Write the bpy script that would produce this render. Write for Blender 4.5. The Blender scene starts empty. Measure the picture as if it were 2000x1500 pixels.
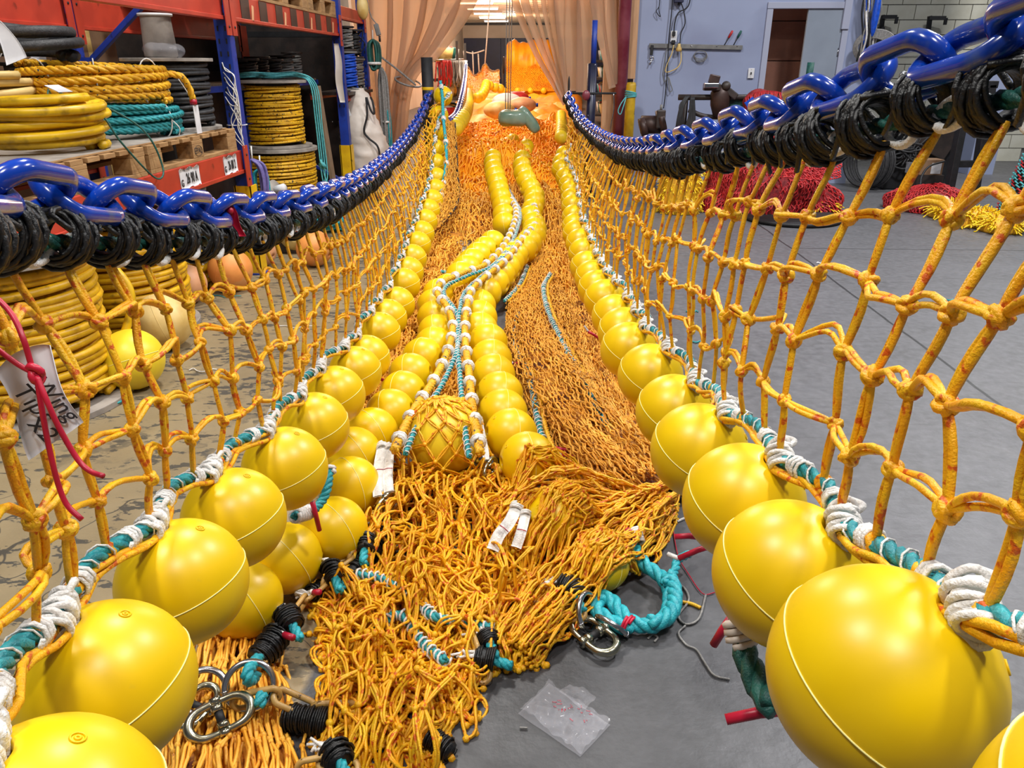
import bpy, math, random
import numpy as np
from mathutils import Vector, Matrix, Quaternion

random.seed(7)
rng = np.random.default_rng(7)
SC = bpy.context.scene
COL = SC.collection
PI = math.pi

# ---------------------------------------------------------------- camera
F = 1465.0                      # focal length in pixels of the 2000x1500 frame
TH = math.radians(23.0)         # pitch down
PS = math.radians(2.37)         # yaw to the left
CH = 1.4                        # camera height
cd = bpy.data.cameras.new('camera')
cam = bpy.data.objects.new('camera', cd)
COL.objects.link(cam)
cam.location = (0, 0, CH)
cam.rotation_euler = (PI / 2 - TH, 0, PS)
cd.sensor_width = 36.0
cd.lens = 36.0 * F / 2000.0
cd.clip_start = 0.02
cd.clip_end = 200
cd.dof.use_dof = False
SC.camera = cam

# ---------------------------------------------------------------- world, lamps, exposure
W = bpy.data.worlds.new('world')
SC.world = W
W.use_nodes = True
W.node_tree.nodes['Background'].inputs[0].default_value = (0.80, 0.86, 1.0, 1)
W.node_tree.nodes['Background'].inputs[1].default_value = 0.13
SC.view_settings.view_transform = 'Standard'
SC.view_settings.look = 'None'
SC.view_settings.gamma = 1.0
SC.view_settings.use_curve_mapping = False
SC.view_settings.exposure = 0.0


def area(name, loc, size, power, color=(1, 1, 1), sy=None, rot=(0, 0, 0)):
    d = bpy.data.lights.new(name, 'AREA')
    d.energy = power
    d.color = color
    d.shape = 'RECTANGLE'
    d.size = size
    d.size_y = sy or size
    o = bpy.data.objects.new(name, d)
    COL.objects.link(o)
    o.location = loc
    o.rotation_euler = rot
    return o


# hall ceiling lamps (compact high bays) and the warm tubes of the back room
area('hall_lamp', (-2.0, 0.9, 5.3), 0.5, 145, (1.0, 0.97, 0.92))
area('hall_lamp', (2.2, 1.1, 5.3), 0.5, 145, (1.0, 0.97, 0.92))
area('hall_lamp', (0.15, -0.9, 5.3), 0.6, 115, (1.0, 0.97, 0.93))
area('hall_lamp', (-0.9, 4.8, 5.3), 0.6, 210, (1.0, 0.97, 0.92))
area('hall_lamp', (3.4, 5.0, 5.3), 0.6, 330, (0.96, 0.97, 1.0))
area('hall_lamp', (6.4, 9.6, 5.0), 0.6, 170, (1.0, 0.98, 0.94))  # out of view, added to brighten the block wall recess
for yy, pw in ((12.8, 280), (18.0, 300), (24.0, 300), (30.5, 360), (39.0, 300)):
    d_ = bpy.data.lights.new('back_room_lamp', 'POINT')
    d_.energy = pw
    d_.color = (1.0, 0.86, 0.70)
    d_.shadow_soft_size = 0.35
    o_ = bpy.data.objects.new('back_room_lamp', d_)
    COL.objects.link(o_)
    o_.location = (-1.6, yy, 3.05)

# ---------------------------------------------------------------- pixel to place
_r = np.array([math.cos(PS), math.sin(PS), 0.0])
_f = np.array([-math.sin(PS) * math.cos(TH), math.cos(PS) * math.cos(TH), -math.sin(TH)])
_u = np.cross(_r, _f)
CAM = np.array([0, 0, CH])


def ray(x, y):
    return _f + _r * (x - 1000) / F - _u * (y - 750) / F


def at_Y(x, y, Y):
    d = ray(x, y)
    return CAM + d * (Y / d[1])


def at_h(x, y, h=0.0):
    d = ray(x, y)
    return CAM + d * ((h - CH) / d[2])


def V3(*a):
    return np.array(a, float)


# ---------------------------------------------------------------- mesh builder
def nrm(a):
    return a / np.maximum(np.linalg.norm(a, axis=-1, keepdims=True), 1e-12)


def sines(P, seed, freq, n=10):
    """smooth pseudo noise, about -1..1"""
    g = np.random.default_rng(seed)
    P = np.asarray(P, float)
    out = np.zeros(P.shape[:-1])
    for _ in range(n):
        k = g.normal(size=P.shape[-1])
        k = k / np.linalg.norm(k) * freq * g.uniform(0.5, 1.7)
        out += np.sin(P @ k + g.uniform(0, 6.28))
    return out / math.sqrt(n) * 1.1


def spline(pts, n):
    p = np.asarray(pts, float)
    if len(p) == 2:
        t = np.linspace(0, 1, n)[:, None]
        return p[0] * (1 - t) + p[1] * t
    q = np.vstack([2 * p[0] - p[1], p, 2 * p[-1] - p[-2]])
    t = np.linspace(0, len(p) - 1 - 1e-9, n)
    i = t.astype(int)
    f = (t - i)[:, None]
    a, b, c, d = q[i], q[i + 1], q[i + 2], q[i + 3]
    out = 0.5 * (2 * b + (c - a) * f + (2 * a - 5 * b + 4 * c - d) * f ** 2 + (3 * b - a - 3 * c + d) * f ** 3)
    return out


def resample(pts, n, dense=400):
    c = spline(pts, dense)
    s = np.concatenate([[0], np.cumsum(np.linalg.norm(np.diff(c, axis=0), axis=1))])
    t = np.linspace(0, s[-1], n)
    return np.stack([np.interp(t, s, c[:, k]) for k in range(3)], 1)


def plen(pts):
    c = spline(pts, 300)
    return float(np.linalg.norm(np.diff(c, axis=0), axis=1).sum())


def frames(P, closed=False):
    """parallel transport over axis 1 of P (N,K,3)"""
    T = np.empty_like(P)
    T[:, 1:-1] = P[:, 2:] - P[:, :-2]
    T[:, 0] = P[:, 1] - P[:, 0]
    T[:, -1] = P[:, -1] - P[:, -2]
    if closed:
        T[:, 0] = T[:, -1] = P[:, 1] - P[:, -2]
    T = nrm(T)
    t0 = T[:, 0]
    ax = np.argmin(np.abs(t0), axis=1)
    ref = np.eye(3)[ax]
    n = nrm(ref - t0 * (ref * t0).sum(-1, keepdims=True))
    Nn = np.empty_like(P)
    Nn[:, 0] = n
    for k in range(1, P.shape[1]):
        t = T[:, k]
        n = nrm(n - t * (n * t).sum(-1, keepdims=True))
        Nn[:, k] = n
    return T, Nn, np.cross(T, Nn)


class MB:
    def __init__(s):
        s.v, s.f, s.n = [], [], 0

    def add(s, V, *Fs):
        V = np.asarray(V, float).reshape(-1, 3)
        for f in Fs:
            f = np.asarray(f, int)
            if len(f):
                s.f.append(f + s.n)
        s.v.append(V)
        s.n += len(V)
        return s

    def box(s, c, d, R=None):
        c, d = np.asarray(c, float), np.asarray(d, float) / 2
        v = np.array([[x, y, z] for x in (-1, 1) for y in (-1, 1) for z in (-1, 1)]) * d
        if R is not None:
            v = v @ np.asarray(R).T
        return s.add(v + c, [[0, 1, 3, 2], [4, 6, 7, 5], [0, 4, 5, 1], [2, 3, 7, 6], [0, 2, 6, 4], [1, 5, 7, 3]])

    def bar(s, a, b, w, h, up=(0, 0, 1)):
        """box beam from a to b; w across, h along up"""
        a, b = np.asarray(a, float), np.asarray(b, float)
        x = nrm(b - a)
        u = np.asarray(up, float)
        z = nrm(u - x * (u @ x))
        y = np.cross(z, x)
        R = np.stack([x, y, z], 1)
        return s.box((a + b) / 2, (np.linalg.norm(b - a), w, h), R)

    def tubes(s, P, r, S=6, closed=False, caps=False):
        P = np.asarray(P, float)
        if P.ndim == 2:
            P = P[None]
        N, K, _ = P.shape
        T, n, b = frames(P, closed)
        a = np.arange(S) * 2 * PI / S
        r = np.asarray(r, float)
        if r.ndim == 0:
            r = np.full((N, K), float(r))
        elif r.ndim == 1:
            r = np.broadcast_to(r[None] if len(r) == K else r[:, None], (N, K))
        off = n[:, :, None, :] * np.cos(a)[None, None, :, None] + b[:, :, None, :] * np.sin(a)[None, None, :, None]
        Vv = P[:, :, None, :] + off * r[:, :, None, None]
        idx = np.arange(N * K * S).reshape(N, K, S)
        i0, i1 = idx[:, :-1], idx[:, 1:]
        q = np.stack([i0, np.roll(i0, -1, 2), np.roll(i1, -1, 2), i1], -1).reshape(-1, 4)
        Fs = [q]
        if caps and not closed:
            Fs.append(idx[:, 0, ::-1].reshape(N, S))
            Fs.append(idx[:, -1].reshape(N, S))
        return s.add(Vv, *Fs)

    def tube(s, pts, r, S=8, n=None, caps=True, closed=False):
        P = np.asarray(pts, float) if n is None else resample(pts, n)
        return s.tubes(P, r, S, closed, caps)

    def ring(s, c, R, r, ax=(0, 0, 1), n=24, S=8, ry=None, wob=0, seed=0):
        ax = nrm(np.asarray(ax, float))
        ref = np.eye(3)[np.argmin(np.abs(ax))]
        u = nrm(ref - ax * (ref @ ax))
        w = np.cross(ax, u)
        t = np.linspace(0, 2 * PI, n + 1)
        k = 1 + (wob * np.sin(3 * t + seed) + wob * np.sin(2 * t + 2.3 * seed) if wob else 0)
        P = np.asarray(c) + np.outer(np.cos(t) * k * R, u) + np.outer(np.sin(t) * k * (ry or R), w)
        P[-1] = P[0]
        return s.tubes(P, r, S, closed=True)

    def lathe(s, prof, S=24, c=(0, 0, 0), R=None, closed=False):
        p = np.asarray(prof, float)
        a = np.arange(S) * 2 * PI / S
        v = np.stack([p[:, None, 0] * np.cos(a), p[:, None, 0] * np.sin(a), np.broadcast_to(p[:, None, 1], (len(p), S))], -1)
        if R is not None:
            v = v @ np.asarray(R).T
        v = v + np.asarray(c, float)
        idx = np.arange(len(p) * S).reshape(len(p), S)
        i0, i1 = idx[:-1], idx[1:]
        if closed:
            i0, i1 = idx, np.roll(idx, -1, 0)
        q = np.stack([i0, np.roll(i0, -1, 1), np.roll(i1, -1, 1), i1], -1).reshape(-1, 4)
        return s.add(v, q)

    def cyl(s, c, r, h, S=20, R=None, r2=None):
        r2 = r if r2 is None else r2
        return s.lathe([(0.0001, -h / 2), (r, -h / 2), (r2, h / 2), (0.0001, h / 2)], S, c, R)

    def ball(s, c, r, nu=12, nv=8, sc=(1, 1, 1)):
        a = np.linspace(-PI / 2, PI / 2, nv + 1)
        p = np.stack([np.maximum(np.cos(a), 1e-4), np.sin(a)], 1)
        R = np.diag(np.asarray(sc, float)) * r
        return s.lathe(p, nu, c, R)

    def balls(s, C, r, nu=6, nv=4):
        """many low poly balls"""
        C = np.asarray(C, float)
        r = np.broadcast_to(np.asarray(r, float), (len(C),))
        a = np.linspace(-PI / 2, PI / 2, nv + 1)[:, None]
        t = (np.arange(nu) * 2 * PI / nu)[None]
        u = np.stack([np.cos(a) * np.cos(t), np.cos(a) * np.sin(t), np.sin(a) + 0 * t], -1).reshape(-1, 3)
        Vv = C[:, None] + u[None] * r[:, None, None]
        idx = np.arange((nv + 1) * nu).reshape(nv + 1, nu)
        q = np.stack([idx[:-1], np.roll(idx[:-1], -1, 1), np.roll(idx[1:], -1, 1), idx[1:]], -1).reshape(-1, 4)
        Q = (q[None] + (np.arange(len(C)) * len(u))[:, None, None]).reshape(-1, 4)
        return s.add(Vv, Q)

    def grid(s, G, flip=False, close_u=False):
        nu, nv, _ = G.shape
        idx = np.arange(nu * nv).reshape(nu, nv)
        q = np.stack([idx[:-1, :-1], idx[1:, :-1], idx[1:, 1:], idx[:-1, 1:]], -1).reshape(-1, 4)
        if flip:
            q = q[:, ::-1]
        return s.add(G, q)

    def slab(s, G, t):
        """surface grid with thickness t along its normal"""
        du = np.gradient(G, axis=0)
        dv = np.gradient(G, axis=1)
        n = nrm(np.cross(du, dv))
        A, B = G + n * t / 2, G - n * t / 2
        nu, nv, _ = G.shape
        s.grid(A)
        s.grid(B, True)
        base = s.n - 2 * nu * nv
        i = np.arange(nu * nv).reshape(nu, nv)
        rim = np.concatenate([i[:, 0], i[-1, 1:], i[-2::-1, -1], i[0, -2:0:-1]])
        a, b = rim, np.roll(rim, -1)
        s.f.append(np.stack([a, b, b + nu * nv, a + nu * nv], 1) + base)
        return s

    def rope(s, pts, R, pitch=None, strands=3, S=6, per=8, lay=1):
        """laid rope along a path"""
        pitch = pitch or R * 7
        L = plen(pts)
        n = max(8, int(L / pitch * per))
        P = resample(pts, n, max(400, n))
        T, nn, b = frames(P[None])
        s_ = np.concatenate([[0], np.cumsum(np.linalg.norm(np.diff(P, axis=0), axis=1))])
        out = []
        for k in range(strands):
            ph = lay * s_ / pitch * 2 * PI + k * 2 * PI / strands
            out.append(P + (nn[0] * np.cos(ph)[:, None] + b[0] * np.sin(ph)[:, None]) * R * 0.5)
        return s.tubes(np.array(out), R * 0.56, S, caps=True)

    def coilwrap(s, pts, R, r, pitch, S=5, per=10, jit=0.0, seed=1):
        """cord wound round a path"""
        L = plen(pts)
        n = max(12, int(L / pitch * per))
        P = resample(pts, n)
        T, nn, b = frames(P[None])
        ph = np.arange(n) / per * 2 * PI
        rr = R * (1 + jit * sines(np.stack([ph, ph * 0.3], 1), seed, 0.7))
        Q = P + (nn[0] * np.cos(ph)[:, None] + b[0] * np.sin(ph)[:, None]) * rr[:, None]
        return s.tubes(Q, r, S, caps=True)

    def mesh(s, name, smooth=True):
        me = bpy.data.meshes.new(name)
        Vv = np.concatenate(s.v)
        me.vertices.add(len(Vv))
        me.vertices.foreach_set('co', Vv.astype(np.float32).ravel())
        tot = np.concatenate([np.full(len(f), f.shape[1]) for f in s.f])
        loops = np.concatenate([f.ravel() for f in s.f])
        me.loops.add(len(loops))
        me.loops.foreach_set('vertex_index', loops.astype(np.int32))
        me.polygons.add(len(tot))
        st = np.concatenate([[0], np.cumsum(tot)[:-1]])
        me.polygons.foreach_set('loop_start', st.astype(np.int32))
        me.polygons.foreach_set('use_smooth', np.full(len(tot), bool(smooth)))
        me.update(calc_edges=True)
        me.validate()
        return me


def wloc(o):
    v = Vector((0, 0, 0))
    while o is not None:
        v = v + o.location
        o = o.parent
    return v


def link(name, me, mat=None, parent=None):
    if mat is not None and not me.materials:
        me.materials.append(mat)
    o = bpy.data.objects.new(name, me)
    COL.objects.link(o)
    o.parent = parent
    return o


def obj(name, mb, mat, parent=None, smooth=True, bevel=0.0, seg=2):
    """mesh given in world coordinates (parents unrotated while building)"""
    if parent is not None:
        w = np.array(wloc(parent))
        if np.any(w):
            mb.v = [v - w for v in mb.v]
    o = link(name, mb.mesh(name, smooth), mat, parent)
    if bevel:
        m = o.modifiers.new('bevel', 'BEVEL')
        m.width = bevel
        m.segments = seg
        m.limit_method = 'ANGLE'
    return o


def tag(o, label=None, cat=None, group=None, kind=None):
    if label:
        o['label'] = label
    if cat:
        o['category'] = cat
    if group:
        o['group'] = group
    if kind:
        o['kind'] = kind
    return o


def thing(name, label, cat, loc=(0, 0, 0), group=None):
    o = bpy.data.objects.new(name, None)
    COL.objects.link(o)
    o.empty_display_size = 0.05
    o.location = tuple(float(x) for x in loc)
    return tag(o, label, cat, group)


def struct(name, mb, mat, smooth=False, bevel=0.0, label=None):
    o = obj(name, mb, mat, None, smooth, bevel)
    o['kind'] = 'structure'
    if label:
        o['label'] = label
    return o


def place(o, loc, X=None, Z=None, scale=1.0):
    """orient local Z (and X) and move"""
    z = Vector(Z).normalized() if Z is not None else Vector((0, 0, 1))
    x = Vector(X) if X is not None else Vector((1, 0, 0.01))
    x = (x - z * x.dot(z))
    if x.length < 1e-4:
        x = Vector((0, 1, 0)) - z * z.y
    x.normalize()
    y = z.cross(x)
    m = Matrix((x, y, z)).transposed().to_4x4()
    o.rotation_mode = 'QUATERNION'
    o.rotation_quaternion = m.to_quaternion()
    o.location = tuple(float(a) for a in loc)
    o.scale = (scale,) * 3
    return o


def text_mesh(txt, size, extrude=0.0004, shear=0.0, bold=0.0):
    cu = bpy.data.curves.new('lettering', 'FONT')
    cu.body = txt
    cu.size = size
    cu.extrude = extrude
    cu.shear = shear
    cu.offset = bold
    cu.align_x = 'CENTER'
    cu.align_y = 'CENTER'
    cu.resolution_u = 3
    o = bpy.data.objects.new('lettering', cu)
    me = bpy.data.meshes.new_from_object(o)
    bpy.data.objects.remove(o)
    bpy.data.curves.remove(cu)
    return me


ORD = ['', 'first', 'second', 'third', 'fourth', 'fifth', 'sixth', 'seventh', 'eighth', 'ninth', 'tenth', 'eleventh',
       'twelfth', 'thirteenth', 'fourteenth', 'fifteenth', 'sixteenth', 'seventeenth', 'eighteenth', 'nineteenth', 'twentieth']


def ordinal(n):
    if n <= 20:
        return ORD[n]
    t = {2: 'twenty', 3: 'thirty', 4: 'forty'}[n // 10]
    if n % 10 == 0:
        return {20: 'twentieth', 30: 'thirtieth', 40: 'fortieth'}[n]
    return t + '-' + ORD[n % 10]


# ---------------------------------------------------------------- materials
def lin(c):
    if isinstance(c, str):
        c = c.lstrip('#')
        c = tuple(int(c[i:i + 2], 16) / 255 for i in (0, 2, 4))
    return tuple((x / 12.92 if x <= 0.04045 else ((x + 0.055) / 1.055) ** 2.4) for x in c[:3]) + (1.0,)


def mat(name, c1, c2=None, scale=8.0, lo=0.4, hi=0.6, rough=0.5, metal=0.0, bump=0.0, bscale=60.0, coat=0.0,
        detail=4.0, stretch=None, spec=0.5, c3=None, s3=3.0, lo3=0.55, hi3=0.7, sss=0.0, emit=None, estr=0.0, alpha=1.0,
        trans=0.0, ridged=False):
    m = bpy.data.materials.new(name)
    m.use_nodes = True
    nt = m.node_tree
    b = nt.nodes['Principled BSDF']
    L = nt.links.new
    b.inputs['Base Color'].default_value = lin(c1)
    b.inputs['Roughness'].default_value = rough
    b.inputs['Metallic'].default_value = metal
    b.inputs['Specular IOR Level'].default_value = spec
    if coat:
        b.inputs['Coat Weight'].default_value = coat
        b.inputs['Coat Roughness'].default_value = 0.08
    if sss:
        b.inputs['Subsurface Weight'].default_value = sss
        b.inputs['Subsurface Radius'].default_value = (0.02, 0.012, 0.004)
    if alpha < 1:
        b.inputs['Alpha'].default_value = alpha
    if trans:
        b.inputs['Transmission Weight'].default_value = trans
    if emit:
        b.inputs['Emission Color'].default_value = lin(emit)
        b.inputs['Emission Strength'].default_value = estr
    if c2 or bump or c3:
        tc = nt.nodes.new('ShaderNodeTexCoord')
        mp = nt.nodes.new('ShaderNodeMapping')
        if stretch:
            mp.inputs['Scale'].default_value = stretch
        L(tc.outputs['Object'], mp.inputs['Vector'])
    last = None
    if c2:
        n = nt.nodes.new('ShaderNodeTexNoise')
        n.inputs['Scale'].default_value = scale
        n.inputs['Detail'].default_value = detail
        L(mp.outputs['Vector'], n.inputs['Vector'])
        r = nt.nodes.new('ShaderNodeValToRGB')
        r.color_ramp.elements[0].position = lo
        r.color_ramp.elements[1].position = hi
        r.color_ramp.elements[0].color = lin(c1)
        r.color_ramp.elements[1].color = lin(c2)
        L(n.outputs['Fac'], r.inputs['Fac'])
        last = r.outputs['Color']
    if c3:
        n3 = nt.nodes.new('ShaderNodeTexNoise')
        n3.inputs['Scale'].default_value = s3
        n3.inputs['Detail'].default_value = 5.0
        L(mp.outputs['Vector'], n3.inputs['Vector'])
        r3 = nt.nodes.new('ShaderNodeMapRange')
        r3.inputs['From Min'].default_value = lo3
        r3.inputs['From Max'].default_value = hi3
        L(n3.outputs['Fac'], r3.inputs['Value'])
        mx = nt.nodes.new('ShaderNodeMix')
        mx.data_type = 'RGBA'
        mx.inputs[7].default_value = lin(c3)
        mx.inputs[6].default_value = lin(c1)
        if last:
            L(last, mx.inputs[6])
        L(r3.outputs['Result'], mx.inputs[0])
        last = mx.outputs[2]
    if last:
        L(last, b.inputs['Base Color'])
    if bump:
        n2 = nt.nodes.new('ShaderNodeTexNoise')
        n2.inputs['Scale'].default_value = bscale
        n2.inputs['Detail'].default_value = 3.0
        L(mp.outputs['Vector'], n2.inputs['Vector'])
        bp = nt.nodes.new('ShaderNodeBump')
        bp.inputs['Strength'].default_value = bump
        bp.inputs['Distance'].default_value = 0.01
        L(n2.outputs['Fac'], bp.inputs['Height'])
        L(bp.outputs['Normal'], b.inputs['Normal'])
    return m


M = {}
M['float'] = mat('float_yellow', '#eec804', '#e4ba03', 6, 0.3, 0.7, rough=0.36, spec=0.5, c3='#b8a44a', s3=9, lo3=0.66, hi3=0.82, bump=0.02, bscale=30)
M['seam'] = mat('seam_pale', '#fbf3a0', rough=0.4)
M['ball_y'] = mat('ball_yellow', '#f2d72c', '#e8c828', 5, rough=0.4, bump=0.03)
M['ball_c'] = mat('ball_cream', '#e3c886', '#d2b066', 6, rough=0.5, bump=0.05, c3='#b99048', s3=5)
M['ball_o'] = mat('ball_orange', '#eb9c50', '#dc8a44', 6, rough=0.5, bump=0.04, c3='#c8a070', s3=7)
M['ball_p'] = mat('ball_pink', '#e0ab80', '#d0946c', 6, rough=0.5, bump=0.04)
M['blue'] = mat('blue_paint', '#0a3ca8', '#083496', 12, rough=0.2, coat=0.5, c3='#4a5870', s3=16, lo3=0.58, hi3=0.72)
M['lash'] = mat('black_cord', '#0a0a0b', '#131315', 90, rough=0.45, bump=0.25, bscale=160)
M['twine'] = mat('twine_yellow', '#f3a70f', '#f0be1c', 30, 0.35, 0.65, rough=0.42, c3='#cf5a12', s3=75, lo3=0.56, hi3=0.64, bump=0.3, bscale=350)
M['twine_o'] = mat('twine_orange', '#f0a62c', '#ffc24a', 20, 0.35, 0.65, rough=0.45, c3='#c0701c', s3=60, lo3=0.6, hi3=0.68, bump=0.25, bscale=300)
M['twine_b'] = mat('twine_brown', '#e29a2c', '#f2b444', 14, 0.35, 0.65, rough=0.5, c3='#8e561a', s3=40, lo3=0.56, hi3=0.68, bump=0.25, bscale=300)
M['twine_far'] = mat('twine_far', '#ffb41c', '#ffa210', 3, 0.35, 0.65, rough=0.5, c3='#ee820e', s3=1.5, lo3=0.58, hi3=0.75, bump=0.5, bscale=14)
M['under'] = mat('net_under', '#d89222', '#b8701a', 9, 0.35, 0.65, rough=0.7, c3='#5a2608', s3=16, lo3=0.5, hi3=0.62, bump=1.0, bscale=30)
M['teal'] = mat('teal_rope', '#1a7f88', '#2a9aa0', 60, rough=0.45, bump=0.3, bscale=300)
M['tealb'] = mat('teal_bright', '#1f98a6', '#34b2bc', 80, rough=0.4, bump=0.3, bscale=300)
M['green_dk'] = mat('green_rope', '#174a45', '#1f5f55', 60, rough=0.5, bump=0.3, bscale=300)
M['white'] = mat('white_cord', '#eceae6', '#d6d3cf', 40, rough=0.5, bump=0.4, bscale=260, c3='#a9a3a0', s3=30, lo3=0.6, hi3=0.75)
M['ropey'] = mat('yellow_rope', '#e8b21a', '#d79a14', 40, rough=0.5, bump=0.3, bscale=200, c3='#23283a', s3=45, lo3=0.64, hi3=0.67)
M['red'] = mat('red_tape', '#c4173a', '#a8122f', 20, rough=0.4)
M['chain_tan'] = mat('tan_chain', '#c09a58', '#b08846', 30, rough=0.45, c3='#5c4020', s3=70, lo3=0.62, hi3=0.68, coat=0.2)
M['steel'] = mat('steel', '#b9b6a2', '#a5a38e', 20, rough=0.25, metal=1.0, bump=0.05)
M['steel2'] = mat('steel_grey', '#c8c8cc', '#a8a8ac', 20, rough=0.22, metal=1.0)
M['black'] = mat('black_matt', '#141416', '#1c1c20', 20, rough=0.6)
M['blackrope'] = mat('black_rope', '#2b2b2d', '#38383a', 40, rough=0.6, bump=0.3, bscale=120)
M['grey'] = mat('grey', '#7d7c7a', '#6c6b6a', 10, rough=0.6)
M['rack_o'] = mat('rack_orange', '#bc3e2a', '#ac3726', 6, rough=0.45, c3='#8a3020', s3=12, lo3=0.66, hi3=0.75)
M['rack_b'] = mat('rack_blue', '#1a3a9c', '#16328c', 8, rough=0.45, c3='#14245c', s3=14, lo3=0.62, hi3=0.72)
M['rack_y'] = mat('rack_yellow', '#e8bc10', '#d8a80c', 8, rough=0.5, c3='#7a6414', s3=12, lo3=0.66, hi3=0.74)
M['wood'] = mat('pallet_wood', '#b08a5c', '#9a744a', 14, 0.35, 0.65, rough=0.75, stretch=(3, 0.6, 3), bump=0.15, bscale=60, c3='#6d5033', s3=6, lo3=0.6, hi3=0.75)
M['wood2'] = mat('plank_wood', '#8f7a63', '#7a6650', 14, 0.35, 0.65, rough=0.75, stretch=(6, 6, 0.6), bump=0.15, bscale=50)
M['ply'] = mat('grey_flange', '#a09890', '#8c857e', 10, rough=0.7, bump=0.1, bscale=60, c3='#6c655f', s3=6)
M['card'] = mat('cardboard', '#8a6b50', '#7c5f47', 5, rough=0.8)
M['cabley'] = mat('yellow_cable', '#e2b010', '#c9980c', 16, rough=0.42, bump=0.1, bscale=80, c3='#8f6a0a', s3=20, lo3=0.62, hi3=0.74)
M['yb'] = mat('yellow_black_rope', '#e0ae14', '#cc980f', 20, rough=0.5, c3='#16140e', s3=60, lo3=0.60, hi3=0.63, bump=0.2)
M['hosey'] = mat('yellow_hose', '#e3b812', '#cfa30c', 10, rough=0.4, c3='#9c7a12', s3=12)
M['purple'] = mat('purple_rope', '#7c74b4', '#685f9c', 30, rough=0.5)
M['bluerope'] = mat('blue_rope', '#1554d0', '#0f46b4', 40, rough=0.4)
M['greyrope'] = mat('grey_rope', '#8f8d8a', '#787674', 60, rough=0.55, bump=0.3, bscale=200)
M['bag'] = mat('white_sack', '#ddd2c8', '#cfc3b8', 5, rough=0.45, bump=0.2, bscale=14)
M['paper'] = mat('paper', '#e4e4e6', '#d6d6da', 9, rough=0.7)
M['ink'] = mat('ink', '#26262a', rough=0.6)
M['pvc'] = mat('pvc_strip', '#c9ad90', '#a98c70', 3, rough=0.25, stretch=(2, 2, 0.25))
M['lav'] = mat('lavender_wall', '#98a2c0', '#929cba', 1.2, rough=0.6, c3='#8890ae', s3=0.8)
M['lavtrim'] = mat('lavender_trim', '#a4a9be', rough=0.5)
M['doorg'] = mat('door_grey', '#8f99a8', '#8791a0', 2, rough=0.5)
M['brown'] = mat('brown_panel', '#8a5a46', '#7c4f3d', 4, rough=0.55)
M['block'] = mat('painted_block', '#cfcec0', '#c6c4b4', 5, rough=0.7, bump=0.2, bscale=90)
M['cream'] = mat('cream_wall', '#dcc8b4', '#d2bca6', 1.0, rough=0.7)
M['navy'] = mat('navy_panel', '#23264a', '#1f2242', 2, rough=0.5)
M['hallwall'] = mat('hall_wall', '#4c453e', '#423c36', 1.5, rough=0.8)
M['ceil'] = mat('ceiling_deck', '#d8c0a4', '#c8ae90', 2, rough=0.6)
M['maroon'] = mat('maroon_pipe', '#6e2434', '#84404c', 4, rough=0.35)
M['timber'] = mat('timber', '#c89c74', '#b88a62', 10, 0.35, 0.65, rough=0.6, stretch=(5, 5, 0.4))
M['ybollard'] = mat('yellow_bollard', '#c8a018', '#a88414', 8, rough=0.5, c3='#4c4020', s3=10, lo3=0.6, hi3=0.72)
M['navypost'] = mat('navy_post', '#14162c', '#1c2040', 8, rough=0.35, c3='#c8c8d0', s3=18, lo3=0.72, hi3=0.75)
M['mach'] = mat('machine_dark', '#2c2624', '#3a302c', 8, rough=0.5, bump=0.1)
M['mach2'] = mat('machine_brown', '#4a3630', '#3a2a26', 8, rough=0.45, metal=0.3)
M['netred'] = mat('red_net', '#c0282a', '#a41e24', 20, rough=0.5, bump=0.2, bscale=200)
M['netred_u'] = mat('red_net_under', '#8e1c20', '#6c1418', 30, 0.4, 0.6, rough=0.7, bump=0.8, bscale=40)
M['fringe'] = mat('yellow_fringe', '#f4d21c', '#e8c010', 20, rough=0.5)
M['tealnet'] = mat('teal_net', '#48a0a8', '#5cb8bc', 50, rough=0.5)
M['plasticg'] = mat('green_wrap', '#6f8f7c', '#8ca896', 4, rough=0.25, bump=0.2, bscale=12, coat=0.3)
M['tube_light'] = mat('tube_light', '#ffffff', emit='#fff2de', estr=9.0)

def see_through(name, tint, amount, base, rough=0.25, glow=0.0):
    m = bpy.data.materials.new(name)
    m.use_nodes = True
    nt = m.node_tree
    b = nt.nodes['Principled BSDF']
    b.inputs['Base Color'].default_value = lin(base)
    b.inputs['Roughness'].default_value = rough
    src = b.outputs[0]
    if glow:
        tr = nt.nodes.new('ShaderNodeBsdfTranslucent')
        tr.inputs[0].default_value = lin(base)
        m1 = nt.nodes.new('ShaderNodeMixShader')
        m1.inputs[0].default_value = glow
        nt.links.new(b.outputs[0], m1.inputs[1])
        nt.links.new(tr.outputs[0], m1.inputs[2])
        src = m1.outputs[0]
    t = nt.nodes.new('ShaderNodeBsdfTransparent')
    t.inputs[0].default_value = lin(tint)
    mx = nt.nodes.new('ShaderNodeMixShader')
    mx.inputs[0].default_value = amount
    nt.links.new(src, mx.inputs[1])
    nt.links.new(t.outputs[0], mx.inputs[2])
    nt.links.new(mx.outputs[0], nt.nodes['Material Output'].inputs[0])
    return m


M['pvc'] = see_through('pvc_strip', '#f6e4d0', 0.48, '#d2bca6', 0.22, 0.45)
M['clear'] = see_through('clear_plastic', '#ffffff', 0.8, '#c8c8d0', 0.06)


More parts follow.
